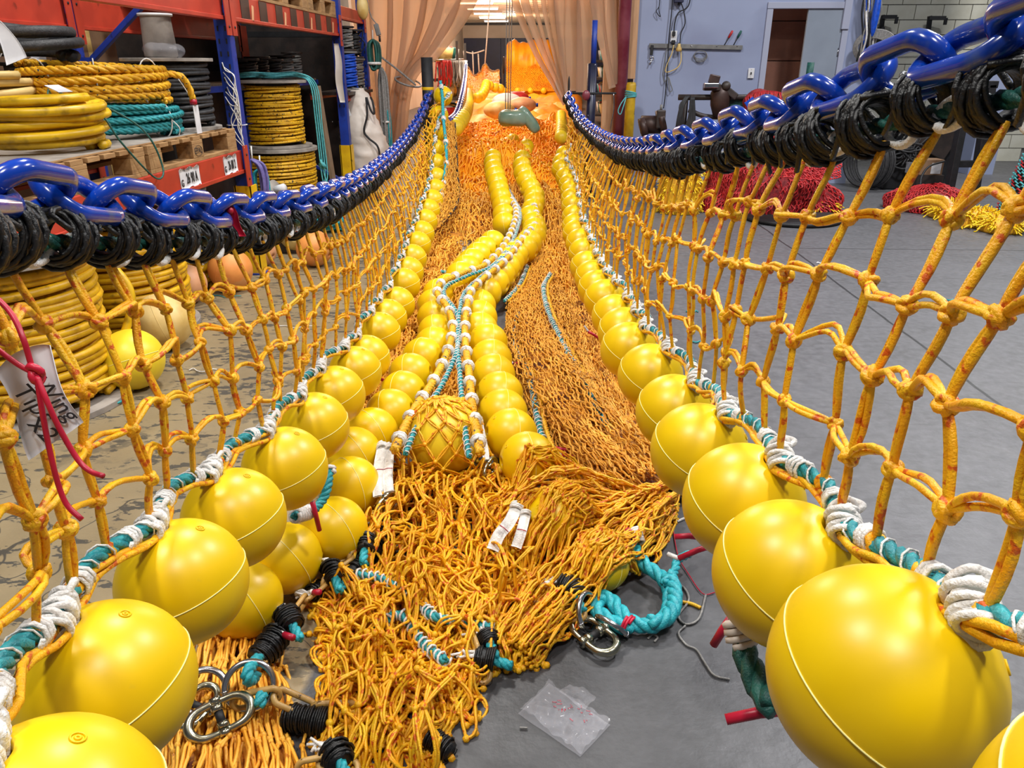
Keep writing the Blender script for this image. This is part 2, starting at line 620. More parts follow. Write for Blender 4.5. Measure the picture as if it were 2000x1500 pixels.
def floor_material():
    m = bpy.data.materials.new('concrete_floor')
    m.use_nodes = True
    nt = m.node_tree
    L = nt.links.new
    b = nt.nodes['Principled BSDF']
    tc = nt.nodes.new('ShaderNodeTexCoord')
    sep = nt.nodes.new('ShaderNodeSeparateXYZ')
    L(tc.outputs['Object'], sep.inputs[0])

    def noise(scale, detail=6, stretch=None, rough=0.55):
        n = nt.nodes.new('ShaderNodeTexNoise')
        n.inputs['Scale'].default_value = scale
        n.inputs['Detail'].default_value = detail
        n.inputs['Roughness'].default_value = rough
        if stretch:
            mp = nt.nodes.new('ShaderNodeMapping')
            mp.inputs['Scale'].default_value = stretch
            L(tc.outputs['Object'], mp.inputs['Vector'])
            L(mp.outputs[0], n.inputs['Vector'])
        else:
            L(tc.outputs['Object'], n.inputs['Vector'])
        return n.outputs['Fac']

    def math_(op, a, b_=None, clamp=False):
        n = nt.nodes.new('ShaderNodeMath')
        n.operation = op
        n.use_clamp = clamp
        for i, v in enumerate((a, b_)):
            if v is None:
                continue
            if isinstance(v, (int, float)):
                n.inputs[i].default_value = v
            else:
                L(v, n.inputs[i])
        return n.outputs[0]

    def ramp(v, a, b_):
        n = nt.nodes.new('ShaderNodeMapRange')
        n.inputs['From Min'].default_value = a
        n.inputs['From Max'].default_value = b_
        L(v, n.inputs['Value'])
        return n.outputs['Result']

    def mix(f, a, b_):
        n = nt.nodes.new('ShaderNodeMix')
        n.data_type = 'RGBA'
        for i, v in ((6, a), (7, b_)):
            if isinstance(v, str):
                n.inputs[i].default_value = lin(v)
            else:
                L(v, n.inputs[i])
        if isinstance(f, (int, float)):
            n.inputs[0].default_value = f
        else:
            L(f, n.inputs[0])
        return n.outputs[2]

    grey = mix(ramp(noise(2.2), 0.3, 0.7), '#4e4e50', '#5e5e62')
    grey = mix(ramp(noise(24, 5), 0.35, 0.75), grey, '#6a6a6e')
    grey = mix(math_('MULTIPLY', ramp(noise(6, 4, (1, 6, 1)), 0.62, 0.7), 0.35), grey, '#3c3c3e')
    dim_centre = math_('ADD', sep.outputs['X'], math_('MULTIPLY', math_('SUBTRACT', noise(1.1, 4), 0.5), 0.5))  # darker concrete between the float rows, with the dim light there painted in
    dim_centre = math_('MULTIPLY', ramp(dim_centre, 0.75, 0.30), ramp(sep.outputs['Y'], 4.2, 2.6))
    grey = mix(math_('MULTIPLY', dim_centre, 0.62), grey, '#2e2e30')
    beige = mix(ramp(noise(3), 0.3, 0.7), '#85765a', '#968668')
    worn = ramp(noise(9, 8, (1.0, 2.2, 1.0), 0.62), 0.565, 0.585)
    worn2 = ramp(noise(2.0, 6), 0.52, 0.60)
    worn3 = ramp(noise(14, 7, (1, 1.6, 1)), 0.50, 0.52)
    w = math_('MAXIMUM', worn, math_('MULTIPLY', worn2, worn3))
    beige = mix(w, beige, '#4e4b44')
    # painted half of the hall
    edge = math_('ADD', sep.outputs['X'], math_('MULTIPLY', noise(3, 3), 0.10))
    paint = math_('MULTIPLY', ramp(edge, -0.50, -0.52), ramp(sep.outputs['Y'], 9.2, 9.0))
    col = mix(paint, grey, beige)
    # saw cut joints
    jx = at_h(1625, 545)[0]
    wob = math_('MULTIPLY', math_('SUBTRACT', noise(1.4, 3), 0.5), 0.05)
    d1 = math_('ABSOLUTE', math_('SUBTRACT', math_('ADD', sep.outputs['X'], wob), float(jx)))
    jy = at_h(1560, 485)[1]
    d2 = math_('ABSOLUTE', math_('SUBTRACT', math_('ADD', sep.outputs['Y'], wob), float(jy)))
    d2 = math_('ADD', d2, ramp(sep.outputs['X'], float(jx) + 0.001, float(jx) - 0.001))
    jj = math_('MINIMUM', d1, d2)
    joint = ramp(jj, 0.011, 0.006)
    col = mix(joint, col, '#2c2c2e')
    vor = nt.nodes.new('ShaderNodeTexVoronoi')
    vor.feature = 'DISTANCE_TO_EDGE'
    vor.inputs['Scale'].default_value = 0.9
    vm = nt.nodes.new('ShaderNodeVectorMath')
    vm.operation = 'ADD'
    nn = nt.nodes.new('ShaderNodeTexNoise')
    nn.inputs['Scale'].default_value = 3.0
    L(tc.outputs['Object'], nn.inputs['Vector'])
    L(tc.outputs['Object'], vm.inputs[0])
    L(nn.outputs['Color'], vm.inputs[1])
    L(vm.outputs[0], vor.inputs['Vector'])
    crack = math_('MULTIPLY', ramp(vor.outputs['Distance'], 0.006, 0.002), paint)
    col = mix(crack, col, '#4a463f')
    L(col, b.inputs['Base Color'])
    b.inputs['Roughness'].default_value = 0.45
    rr = ramp(noise(8), 0.2, 0.8)
    L(math_('ADD', math_('MULTIPLY', rr, 0.2), 0.38), b.inputs['Roughness'])
    bp = nt.nodes.new('ShaderNodeBump')
    bp.inputs['Strength'].default_value = 0.12
    bp.inputs['Distance'].default_value = 0.01
    L(math_('SUBTRACT', noise(60, 4), math_('ADD', w, joint)), bp.inputs['Height'])
    L(bp.outputs[0], b.inputs['Normal'])
    return m


# ================================================================ SETTING
YW = 10.1        # partition with the curtain opening
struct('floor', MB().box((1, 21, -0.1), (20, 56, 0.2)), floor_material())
struct('wall_left', MB().box((-4.6, 3.5, 2.8), (0.2, 13.2, 5.6)), M['hallwall'])
struct('wall_partition', MB().box((-3.45, YW + 0.05, 2.8), (2.1, 0.15, 5.6)).box((-0.7, YW + 0.05, 4.6), (3.4, 0.15, 2.0)), M['cream'])

# lavender wall with the door on the right
dx0, dx1 = at_Y(1500, 90, YW)[0], at_Y(1640, 90, YW)[0]
dmid = at_Y(1569, 90, YW)[0]
dz = at_Y(1560, 16, YW)[2]
wx0, wx1 = at_Y(1243, 90, YW)[0], at_Y(1696, 90, YW)[0]
mb = MB()
mb.box(((wx0 + dx0) / 2, YW + 0.07, 2.8), (dx0 - wx0, 0.14, 5.6))
mb.box(((dx1 + wx1) / 2, YW + 0.07, 2.8), (wx1 - dx1, 0.14, 5.6))
mb.box(((dx0 + dx1) / 2, YW + 0.07, (dz + 5.6) / 2), (dx1 - dx0, 0.14, 5.6 - dz))
struct('wall_right', mb, M['lav'])
struct('wall_return', MB().box((wx1 - 0.06, YW + 1.4, 2.8), (0.12, 2.5, 5.6)), M['lav'])
fr = MB()
for x in (dx0 - 0.03, dx1 + 0.03):
    fr.box((x, YW - 0.0155, (dz - 0.01) / 2), (0.07, 0.03, dz - 0.01))
fr.box(((dx0 + dx1) / 2, YW - 0.0155, dz + 0.03), (dx1 - dx0 + 0.13, 0.03, 0.07))
struct('trim_1', fr, M['lavtrim'], bevel=0.004)
tx = at_Y(1651, 35, YW)[0]
struct('trim_2', MB().box((tx, YW - 0.03, 3.6), (0.085, 0.05, 3.6)), M['lavtrim'], bevel=0.004)
door = struct('door_1', MB().box(((dmid + dx1) / 2, YW + 0.02, dz / 2), (dx1 - dmid - 0.01, 0.04, dz - 0.01)), M['doorg'], bevel=0.003)
obj('hinge', MB().cyl((dx1 - 0.012, YW - 0.006, 1.55), 0.008, 0.09), M['steel2'], door)
obj('lock_edge', MB().box((dmid - 0.006, YW + 0.01, 1.17), (0.01, 0.02, 0.2)), M['black'], door)
cor = struct('wall_corridor', MB().box(((dx0 + dx1) / 2, YW + 0.9, 1.3), (1.6, 0.06, 2.8)), M['mach'])
for k in range(5):
    obj('panel', MB().box(((dx0 + dx1) / 2, YW + 0.85, 0.27 + k * 0.475), (1.6, 0.04, 0.465)), M['brown'], cor, False, 0.006)

# painted block wall in the recess
bw = struct('wall_block', MB().box((6.6, 12.75, 2.8), (6.2, 0.1, 5.6)), M['grey'])
bm = None
for r in range(26):
    for c in range(9):
        x = wx1 + 0.15 + (c + 0.5 * (r % 2)) * 0.41
        if bm is None:
            bm = MB().box((0, 0, 0), (0.398, 0.06, 0.192)).mesh('block', False)
        o = link('block', bm, M['block'], bw)
        o.location = (x, 12.69, 0.1 + r * 0.203)
        if r * 0.203 > 2.9:
            break
struct('wall_side', MB().box((at_Y(1945, 60, 11.2)[0] + 0.15, 11.2, 2.8), (0.34, 0.3, 5.6)), M['lav'])

# right jamb of the opening
jx = at_Y(1213, 60, YW)[0]
struct('trim_3', MB().box((at_Y(1195, 60, YW)[0], YW - 0.02, 2.6), (0.16, 0.12, 5.2)), M['timber'], bevel=0.004)
o = struct('trim_4', MB().box((at_Y(1236, 60, YW)[0], YW - 0.06, 3.3), (0.10, 0.10, 4.1)), M['timber'], bevel=0.004)
px = at_Y(1216, 60, YW - 0.05)[0]
tag(obj('maroon_pipe', MB().cyl((px, YW - 0.22, 2.2), 0.075, 4.4, 24), M['maroon']), 'tall maroon vertical pipe standing between timber jamb and lavender wall', 'pipe')
bl = thing('bollard', 'scuffed yellow bollard pipe in front of the maroon pipe', 'bollard', (at_Y(1231, 200, YW - 0.4)[0], YW - 0.4, 0))
bx_ = bl.location.x
obj('post', MB().lathe([(0.0001, 0), (0.06, 0), (0.06, 1.18), (0.05, 1.215), (0.0001, 1.22)], 24, (bx_, YW - 0.4, 0)), M['ybollard'], bl)
rp = MB()
for k in range(4):
    rp.ring((bx_, YW - 0.4, 1.05 + 0.018 * k), 0.066, 0.008, (0.1 * k - .1, 0.1, 1), 20, 6)
rp.tube([(bx_ - 0.06, YW - 0.46, 1.06), (bx_ - 0.12, YW - 0.5, 0.98), (bx_ - 0.15, YW - 0.5, 0.9), (bx_ - 0.12, YW - 0.5, 0.86), (bx_ - 0.09, YW - 0.5, 0.95), (bx_ - 0.06, YW - 0.46, 1.05)], 0.007, 6, 30)
obj('rope_tie', rp, M['tealnet'], bl)

# back room shell
YF = 46.0
struct('wall_far', MB().box((0.5, YF + 0.1, 1.9), (12, 0.2, 3.8)), M['cream'])
wl = struct('wall_back_left', MB().box((-4.75, (YW + YF) / 2 + 0.1, 1.9), (0.2, YF - YW, 3.8)), M['cream'])
struct('wall_back_right', MB().box((6.0, (YW + YF) / 2 + 2.6, 1.9), (0.2, YF - YW - 5, 3.8)), M['cream'])
ce = struct('ceiling', MB().box((0.5, (YW + YF) / 2 + 0.1, 3.75), (11.5, YF - YW, 0.1)), M['ceil'])
rib = None
for k in range(34):
    if rib is None:
        rib = MB().box((0, 0, 0), (10.6, 0.34, 0.10)).mesh('deck_rib', False)
    o = link('deck_rib', rib, M['ceil'], ce)
    o.location = (0.5, YW + 1.4 + k * 1.02, 3.65)
nv = struct('wall_navy', MB().box((0.5, YF - 0.03, 1.4), (10.2, 0.04, 2.8)), M['navy'])
for k in range(5):
    obj('board', MB().box((-3.55 + 2.04 * k, YF - 0.07, 1.41), (2.02, 0.04, 2.8)), M['navy'], nv, False, 0.01)
struct('trim_5', MB().box((0.5, YF - 0.1, 3.52), (11, 0.1, 0.12)), M['mach'])

for k in range(11):
    yy = YW + 1.4 + 1.02 * (3 * k + 1)
    t = thing('tube_lamp', 'glowing white tube lamp, %s from the curtain in the back room ceiling row' % ordinal(k + 1), 'lamp', (-2.6, yy, 3.5), 'ceiling tube lamps of the back room')
    obj('housing', MB().box((-2.6, yy, 3.571), (1.3, 0.16, 0.058)), M['paper'], t, False)
    for s in (-0.045, 0.045):
        obj('tube', MB().cyl((-2.6, yy + s, 3.51), 0.02, 1.22, 10, R=np.array([[0, 0, 1], [0, 1, 0], [-1, 0, 0]])), M['tube_light'], t)

# ================================================================ FLOATS
def float_mesh():
    mb = MB()
    R, h = 0.1, 0.017
    a0 = math.asin(h / R * 1.25)
    a = np.linspace(a0, PI - a0, 34)
    prof = [(h * 0.8, 0.02), (h * 0.85, 0.085), (h, 0.0925)] + [(R * math.sin(t), R * math.cos(t)) for t in a] + [(h, -0.0925), (h * 0.85, -0.085), (h * 0.8, -0.02)]
    mb.lathe(prof, 56)
    return mb.mesh('float_body')


FB = float_mesh()
FB.materials.append(M['float'])
SM = MB().ring((0, 0, 0), 0.1003, 0.0009, (0, 0, 1), 72, 6).mesh('seam')
SM.materials.append(M['seam'])
NB = MB().ring((0.062, 0, 0.079), 0.006, 0.0011, (0.62, 0, 0.79), 18, 6).ring((0.062, 0, 0.079), 0.0022, 0.0012, (0.62, 0, 0.79), 12, 6).mesh('moulding_mark')
NB.materials.append(M['float'])


def lashing_mesh():
    """white lashing knot: turns round the headline and a loop into the float hole"""
    g = MB()
    for k in range(8):
        g.ring((0.002 * math.sin(k * 2.1), (k - 3.5) * 0.0075, 0.112 + 0.002 * math.cos(k * 1.7)), 0.0165 + 0.0025 * math.sin(k * 2.6), 0.0042, (0.3 * math.sin(k * 1.9), 1, 0.35 * math.cos(k * 2.3)), 18, 6, wob=0.07, seed=k)
    for s in (-1, 1):
        g.tube([(0.004, s * 0.006, 0.03), (0.003, s * 0.009, 0.088), (-0.012, s * 0.015, 0.108), (0.0, s * 0.02, 0.126), (0.016, s * 0.012, 0.112), (0.006, s * 0.006, 0.085)], 0.0048, 6, 22)
    g.tube([(0.01, 0.02, 0.12), (0.02, 0.035, 0.128), (0.012, 0.05, 0.118)], 0.005, 6, 10)
    return g.mesh('lashing')


LM = lashing_mesh()
LM.materials.append(M['white'])


def make_float(loc, axis, label, group, lash=True, scale=1.0, along=(0, 1, 0)):
    t = link('trawl_float', FB)
    tag(t, label, 'float', group)
    place(t, loc, X=np.cross(np.asarray(along, float), np.asarray(axis, float)), Z=axis, scale=scale)
    link('seam', SM, parent=t)
    link('moulding_mark', NB, parent=t)
    if lash:
        l = link('lashing', LM, parent=t)
    return t


def zf(Y):
    return Y / math.cos(TH) if False else Y


# left hanging row: pixel centres and distances
LPX = [(95, 1640, 0.42), (212, 1338, 0.668), (358, 1136, 0.955), (458, 1012, 1.241), (557, 915, 1.54), (614, 833, 1.93), (655, 772, 2.28), (694, 727, 2.62),
       (716, 700, 2.93), (741, 651, 3.28), (757, 622, 3.62), (775, 595, 3.95), (788, 556, 4.28), (797, 532, 4.6), (805, 506, 4.93), (815, 479, 5.26), (823, 457, 5.58),
       (830, 433, 5.9), (836, 412, 6.22), (843, 392, 6.55), (849, 371, 6.87), (852, 348, 7.2), (851, 320, 7.5), (851, 292, 7.75), (851, 261, 7.98), (857, 226, 8.15), (865, 188, 8.28)]
LP = np.array([at_Y(*p) for p in LPX])
# right hanging row: left edge and top of each ball
RL = [(1490, 1112, 0.54), (1393, 983, 0.84), (1330, 867, 1.09), (1265, 786, 1.4), (1235, 728, 1.8), (1204, 668, 2.15), (1170, 626, 2.5), (1165, 597, 2.82), (1153, 572, 3.15),
      (1138, 543, 3.48), (1126, 525, 3.8), (1120, 506, 4.13), (1111, 488, 4.45), (1108, 463, 4.78), (1103, 445, 5.1), (1097, 428, 5.43), (1096, 415, 5.75), (1096, 398, 6.08),
      (1095, 379, 6.4), (1094, 366, 6.7), (1093, 351, 7.0), (1090, 339, 7.3), (1084, 326, 7.6), (1076, 311, 7.85), (1078, 298, 8.05), (1084, 284, 8.25)]
RP = []
for k, (lx, ty, Y) in enumerate(RL):
    if k == 0:
        cx, cy = 1720, 1320
    else:
        Rp = F * 0.1 / (Y * 0.9205 + 0.39 * (CH - 0.6)) * 1.03
        cx, cy = lx + Rp * (1.06 if k < 5 else 1.0), ty + Rp
    RP.append(at_Y(cx, cy, Y))
RP = np.array([at_Y(2150, 1780, 0.3) * 0 + RP[0] + (RP[0] - RP[1]) * 1.0 + V3(0.02, 0, 0.03)] + RP)


def smooth(P, it=1):
    P = P.copy()
    for _ in range(it):
        Q = P.copy()
        Q[1:-1] = 0.25 * P[:-2] + 0.5 * P[1:-1] + 0.25 * P[2:]
        P = Q
    return P


def hang_row(P, side, where):
    """floats, headline rope; returns the rope path"""
    n = len(P)
    T = nrm(np.gradient(P, axis=0))
    ropeP = []
    for k in range(n):
        t = T[k]
        o = V3(0.40, -0.2, 0.89) if side > 0 else V3(-0.27, -0.03, 0.96)
        if k >= n - 5 and side < 0:
            f = (k - (n - 6)) / 5
            o = o * (1 - f) + V3(0.55, -0.8, 0.1) * f
        o = nrm(o)
        rl = 0.035
        ax = nrm(o + V3(rng.normal(0, rl), rng.normal(0, rl), rng.normal(0, rl)))
        lab = 'yellow trawl float, %s from the camera in the %s hanging row' % (ordinal(k + 1), where)
        make_float(P[k], ax, lab, 'floats of the %s hanging row' % where, along=t)
        ropeP.append(P[k] + ax * 0.112)
    ropeP = np.array(ropeP)
    q = []
    for k in range(n):
        q.append(ropeP[k])
        if k < n - 1:
            m = (ropeP[k] + ropeP[k + 1]) / 2
            q.append(m + V3(side * 0.02, 0, 0.008) + rng.normal(0, 0.006, 3))
    q = np.array(q)
    th = thing('headline_rope', 'teal headline rope with white lashing turns along the %s row of floats' % where, 'rope', ropeP[0])
    lr = obj('laid_rope', MB().rope(q, 0.0115, 0.075, per=7), M['teal'], th)
    g = MB()
    for k in range(len(q) - 1):
        m = q[k] * 0.45 + q[k + 1] * 0.55
        d = nrm(q[k + 1] - q[k])
        L = 0.03
        g.coilwrap([m - d * L * 0.5, m + d * L * 0.5], 0.0145, 0.0032, 0.0085, S=4, per=9, jit=0.06, seed=k)
    g.coilwrap(q, 0.0135, 0.0016, 0.05, S=4, per=8, jit=0.1)
    obj('white_turns', g, M['white'], lr)
    # orange selvedge twine running with the rope
    sv = MB()
    for j in range(2):
        o = V3(-side * 0.010, 0, -0.013) + rng.normal(0, 0.002, 3)
        c = resample(q + o, 320)
        c += np.stack([sines(c, 5 + j, 40), sines(c, 9 + j, 40), sines(c, 15 + j, 40)], 1) * 0.005
        sv.tubes(c, 0.0048, 6)
    obj('selvedge_twine', sv, M['twine'], th)
    return q


LQ = hang_row(LP, -1, 'left')
RQ = hang_row(RP, 1, 'right')

# ================================================================ CHAINS
LCX = [(-420, 325, 0.46), (-190, 350, 0.62), (-60, 362, 0.80), (65, 376, 0.92), (226, 397, 1.13), (349, 408, 1.36), (435, 411, 1.60), (500, 405, 1.84), (550, 398, 2.08), (592, 391, 2.32), (627, 380, 2.57), (655, 372, 2.85), (690, 356, 3.4),
       (722, 337, 4.1), (750, 315, 4.9), (775, 291, 5.8), (800, 260, 6.8), (821, 225, 7.7), (838, 185, 8.4)]
RCX = [(2720, -230, 0.45), (2350, -60, 0.60), (2130, 25, 0.76), (1925, 85, 0.90), (1760, 140, 1.06), (1640, 180, 1.20), (1555, 210, 1.38), (1487, 232, 1.62), (1420, 252, 1.86), (1370, 266, 2.1), (1332, 275, 2.34), (1300, 281, 2.65), (1262, 285, 3.2),
       (1225, 283, 4.0), (1190, 272, 5.2), (1160, 255, 6.5), (1130, 226, 7.7), (1110, 186, 8.5)]
LC = np.array([at_Y(*p) for p in LCX])
RC = np.array([at_Y(*p) for p in RCX])
PIT, DB, WB = 0.12, 0.0265, 0.094


def link_mesh(p, d, w):
    rc = (w - d) / 2
    hs = (p + d) / 2 - rc
    t = np.linspace(-PI / 2, PI / 2, 11)
    a = np.stack([hs + rc * np.cos(t), rc * np.sin(t), 0 * t], 1)
    t2 = t + PI
    b = np.stack([-hs + rc * np.cos(t2), rc * np.sin(t2), 0 * t], 1)
    mid1 = np.linspace(a[-1], b[0], 5)[1:-1]
    mid2 = np.linspace(b[-1], a[0], 5)[1:-1]
    P = np.vstack([a, mid1, b, mid2, a[:1]])
    return MB().tubes(P, d / 2, 14, closed=True).mesh('chain_link')


def black_lash_mesh():
    g = MB()
    g2 = np.random.default_rng(3)
    for k in range(22):
        u = (k - 10.5) / 10.5
        R = 0.034 + 0.004 * math.cos(u * 2) + g2.uniform(-0.003, 0.003)
        g.ring((u * 0.024, g2.uniform(-0.003, 0.003), -0.056 + g2.uniform(-0.004, 0.004)), R, 0.0036,
               (1, g2.uniform(-0.12, 0.12), g2.uniform(-0.25, 0.25)), 20, 5, wob=0.05, seed=k)
    g.lathe([(0.030, -0.022), (0.036, -0.012), (0.0365, 0.012), (0.030, 0.022), (0.024, 0.012), (0.024, -0.012)], 22, (0, 0, -0.056), np.array([[0, 0, 1], [0, 1, 0], [-1, 0, 0]]), closed=True)
    for s in (-1, 1):
        g.tube([(s * 0.02, 0.03, -0.03), (s * 0.035, 0.02 * s, -0.02), (s * 0.055, -0.02, -0.028), (s * 0.04, -0.036, -0.05)], 0.0042, 5, 12)
    g.tube([(0.02, 0.03, -0.07), (0.035, 0.025, -0.085), (0.05, 0.02, -0.095)], 0.004, 5, 8)
    return g.mesh('black_lashing')


def eye_mesh():
    g = MB()
    g.ring((0.0, 0, -0.072), 0.03, 0.006, (0, 1, 0.1), 18, 6, ry=0.017)
    return g.mesh('twine_eye')


LNK = link_mesh(PIT, DB, WB)
LNK.materials.append(M['blue'])
BLK = black_lash_mesh()
BLK.materials.append(M['lash'])
EYE = eye_mesh()
EYE.materials.append(M['white'])


def make_chain(C, side, where):
    L = plen(C)
    n = int(L / PIT)
    P = resample(C, n, 1200)
    th = thing('blue_chain', 'glossy blue painted chain with black cord lashings strung above the %s net' % where, 'chain', P[-1])
    w = np.array(th.location)
    T = nrm(np.gradient(P, axis=0))
    for k in range(n):
        t = T[k]
        s = nrm(np.cross(t, V3(0, 0, 1)))
        u = np.cross(s, t)
        a = math.radians(45 if k % 2 else -45) + rng.normal(0, 0.06)
        z = s * math.sin(a) + u * math.cos(a)
        o = link('link', LNK, parent=th)
        place(o, P[k] - w, X=t, Z=z)
        if k % 1 == 0:
            o = link('black_lashing', BLK, parent=th)
            place(o, P[k] + t * PIT * 0.5 - w + rng.normal(0, 0.003, 3), X=t, Z=u + rng.normal(0, 0.08, 3), scale=rng.uniform(0.9, 1.08))
            o = link('twine_eye', EYE, parent=th)
            place(o, P[k] - w + rng.normal(0, 0.004, 3), X=t, Z=u + rng.normal(0, 0.1, 3))
    hp = P + V3(0, 0, -0.062)
    obj('head_rope', MB().rope(hp, 0.011, 0.09, per=6), M['green_dk'], th)
    return th


make_chain(LC, -1, 'left')
make_chain(RC, 1, 'right')


# ================================================================ HANGING NETS
def edge_tubes(mb, A, B, r, seed, bow=0.1, double=0.0, K=5, S=5, dirn=None, bend=None):
    """twine legs from A to B (N,3) with random bow; double twine when double > 0"""
    g = np.random.default_rng(seed)
    N = len(A)
    d = B - A
    L = np.linalg.norm(d, axis=1, keepdims=True)
    t = np.linspace(0, 1, K)[None, :, None]
    bv = g.normal(size=(N, 3)) * L * bow
    if bend is not None:
        bv = bv + bend
    base = A[:, None] * (1 - t) + B[:, None] * t + bv[:, None] * np.sin(PI * t)
    bv2 = g.normal(size=(N, 3)) * L * bow * (0.5 if L.mean() < 0.07 else 0.25)
    base = base + bv2[:, None] * np.sin(2 * PI * t)
    if double > 0:
        sd = np.cross(d, g.normal(size=(N, 3)) + (dirn if dirn is not None else 0) * 4)
        sd = nrm(sd)
        w = double * g.uniform(0.5, 1.5, size=(N, 1, 1))
        ph = g.uniform(-0.6, 0.6, size=(N, 1, 1))
        prof = np.sin(PI * t) ** 0.6
        for s in (-1, 1):
            off = sd[:, None] * (np.cos(ph + t * g.uniform(-1.2, 1.2, size=(N, 1, 1)))) * prof * w * s
            mb.tubes(base + off, r, S)
    else:
        mb.tubes(base, r, S)
    return mb


def knot_mesh():
    g = MB()
    g.ring((0, 0, 0.0), 0.0075, 0.0046, (1, 0.2, 0.3), 14, 6)
    g.ring((0, 0, 0.001), 0.0078, 0.0045, (-0.4, 1, 0.35), 14, 6)
    g.ring((0, 0, -0.001), 0.0078, 0.0043, (0.3, 0.2, 1), 14, 6)
    g.ball((0, 0, 0), 0.0085, 8, 6)
    return g.mesh('knot')


KNOT = knot_mesh()
KNOT.materials.append(M['twine'])


def hanging_net(C, Q, side, where, seed):
    top = resample(C, 400, 1200) + V3(0, 0, -0.085)
    # match chain and headline by distance along the hall
    ymin, ymax = 0.50, 8.2
    ncol = 69
    yy = np.linspace(ymin, ymax, ncol)
    ct = top[np.argsort(top[:, 1])]
    cols_t = np.stack([np.interp(yy, ct[:, 1], ct[:, k]) for k in range(3)], 1)
    q = resample(Q, 500, 1500)
    q = q[np.argsort(q[:, 1])]
    cols_b = np.stack([np.interp(yy, q[:, 1], q[:, k]) for k in range(3)], 1)
    nr = 6
    g = np.random.default_rng(seed)
    G = np.zeros((nr, ncol, 3))
    for i in range(nr):
        f = i / (nr - 1)
        P = cols_t * (1 - f) + cols_b * f
        P[:, 0] += side * -0.03 * math.sin(PI * f)
        if 0 < i < nr - 1:
            P = P + g.normal(0, 1, (ncol, 3)) * V3(0.005, 0.009, 0.008)
        G[i] = P
    th = thing('hanging_net', 'yellow square mesh net hanging between the %s chain and float row' % where, 'net', cols_b[0])
    for j in range(ncol):
        mb = MB()
        edge_tubes(mb, G[:-1, j], G[1:, j], 0.0046, seed + 100 + j, 0.02, 0.0044, K=6, S=6, dirn=V3(side, 0.0, 0))
        obj('upright_twine', mb, M['twine'], th)
    for i in range(1, nr - 1):
        mb = MB()
        edge_tubes(mb, G[i, :-1], G[i, 1:], 0.0041, seed + 2 + i, 0.09, 0.0052, K=7, S=6, bend=V3(0, 0, 0.012))
        obj('cross_twine', mb, M['twine'], th)
    w = np.array(th.location)
    far = []
    cnt = 0
    for j in range(ncol):
        for i in range(1, nr):
            if cnt < 150:
                o = link('knot', KNOT, parent=th)
                place(o, G[i, j] - w, X=g.normal(size=3), Z=g.normal(size=3), scale=g.uniform(0.95, 1.2))
                cnt += 1
            else:
                far.append(G[i, j])
    o = obj('knots_beyond', MB().balls(np.array(far), 0.0115), M['twine'], th)
    o['kind'] = 'stuff'
    return G


LG = hanging_net(LC, LQ, -1, 'left', 11)
RG = hanging_net(RC, RQ, 1, 'right', 23)

# posts that carry the far ends
pl = thing('net_post', 'black upright post carrying the far end of the left net', 'post', (at_Y(836, 180, 8.55)[0], 8.55, 0))
x, y = pl.location.x, 8.55
obj('pole', MB().cyl((x, y, 0.74), 0.062, 1.48, 20), M['black'], pl)
obj('base_plate', MB().box((x, y, 0.01), (0.3, 0.3, 0.02)), M['black'], pl, False, 0.004)
obj('band', MB().lathe([(0.0625, 1.16), (0.065, 1.17), (0.065, 1.18), (0.0625, 1.19)], 20, (x, y, 0)), M['rack_y'], pl)
pr = thing('net_post', 'dark blue scuffed post with cross rod carrying the far end of the right net', 'post', (at_Y(1156, 150, 8.9)[0], 8.9, 0))
x, y = pr.location.x, 8.9
obj('pole', MB().lathe([(0.0001, 0), (0.052, 0), (0.052, 1.42), (0.0001, 1.43)], 20, (x, y, 0)), M['navypost'], pr)
obj('upper_pole', MB().cyl((x + 0.01, y, 1.62), 0.03, 0.45, 16), M['rack_b'], pr)
obj('base_plate', MB().box((x, y, 0.01), (0.3, 0.3, 0.02)), M['black'], pr, False, 0.004)
obj('cross_rod', MB().tube([(x - 0.25, y - 0.05, 1.12), (x + 0.27, y - 0.05, 1.12)], 0.011, 8), M['black'], pr)
obj('rod_tip', MB().ball((x - 0.25, y - 0.05, 1.2), 0.012, 10, 8, (1, 1, 8)), M['black'], pr)
obj('collar', MB().ball((x - 0.06, y - 0.08, 1.1), 0.045, 14, 10, (1, 0.6, 1.2)), M['maroon'], pr)
hk = MB().tube([(x + 0.24, y - 0.06, 1.12), (x + 0.25, y - 0.06, 0.95), (x + 0.22, y - 0.06, 0.72), (x + 0.24, y - 0.06, 0.55), (x + 0.2, y - 0.06, 0.5), (x + 0.16, y - 0.06, 0.56)], 0.008, 6, 30)
tag(obj('hanging_hook', hk, M['steel2']), 'thin bent wire hook hanging from the rod on the blue post', 'hook')
# rope that ties the left row to its post
e = LP[-1]
tb = thing('tie_rope', 'bright teal rope with white ties hanging down along the farthest left floats', 'rope', e)
pth = [at_Y(860, 158, 8.15), at_Y(864, 190, 8.1), at_Y(866, 230, 7.95), at_Y(870, 270, 7.7), at_Y(872, 310, 7.4), at_Y(868, 345, 7.1), at_Y(863, 372, 6.8), at_Y(858, 395, 6.5)]
obj('laid_rope', MB().rope(pth, 0.016, 0.1), M['tealb'], tb)
for k, f in enumerate((0.02, 0.2, 0.38, 0.57, 0.75, 0.9)):
    c = resample(pth, 101)
    i = int(f * 100)
    obj('white_tie', MB().coilwrap([c[i], c[i + 1] * 2 - c[i]], 0.02, 0.007, 0.012, seed=k), M['white'], tb)

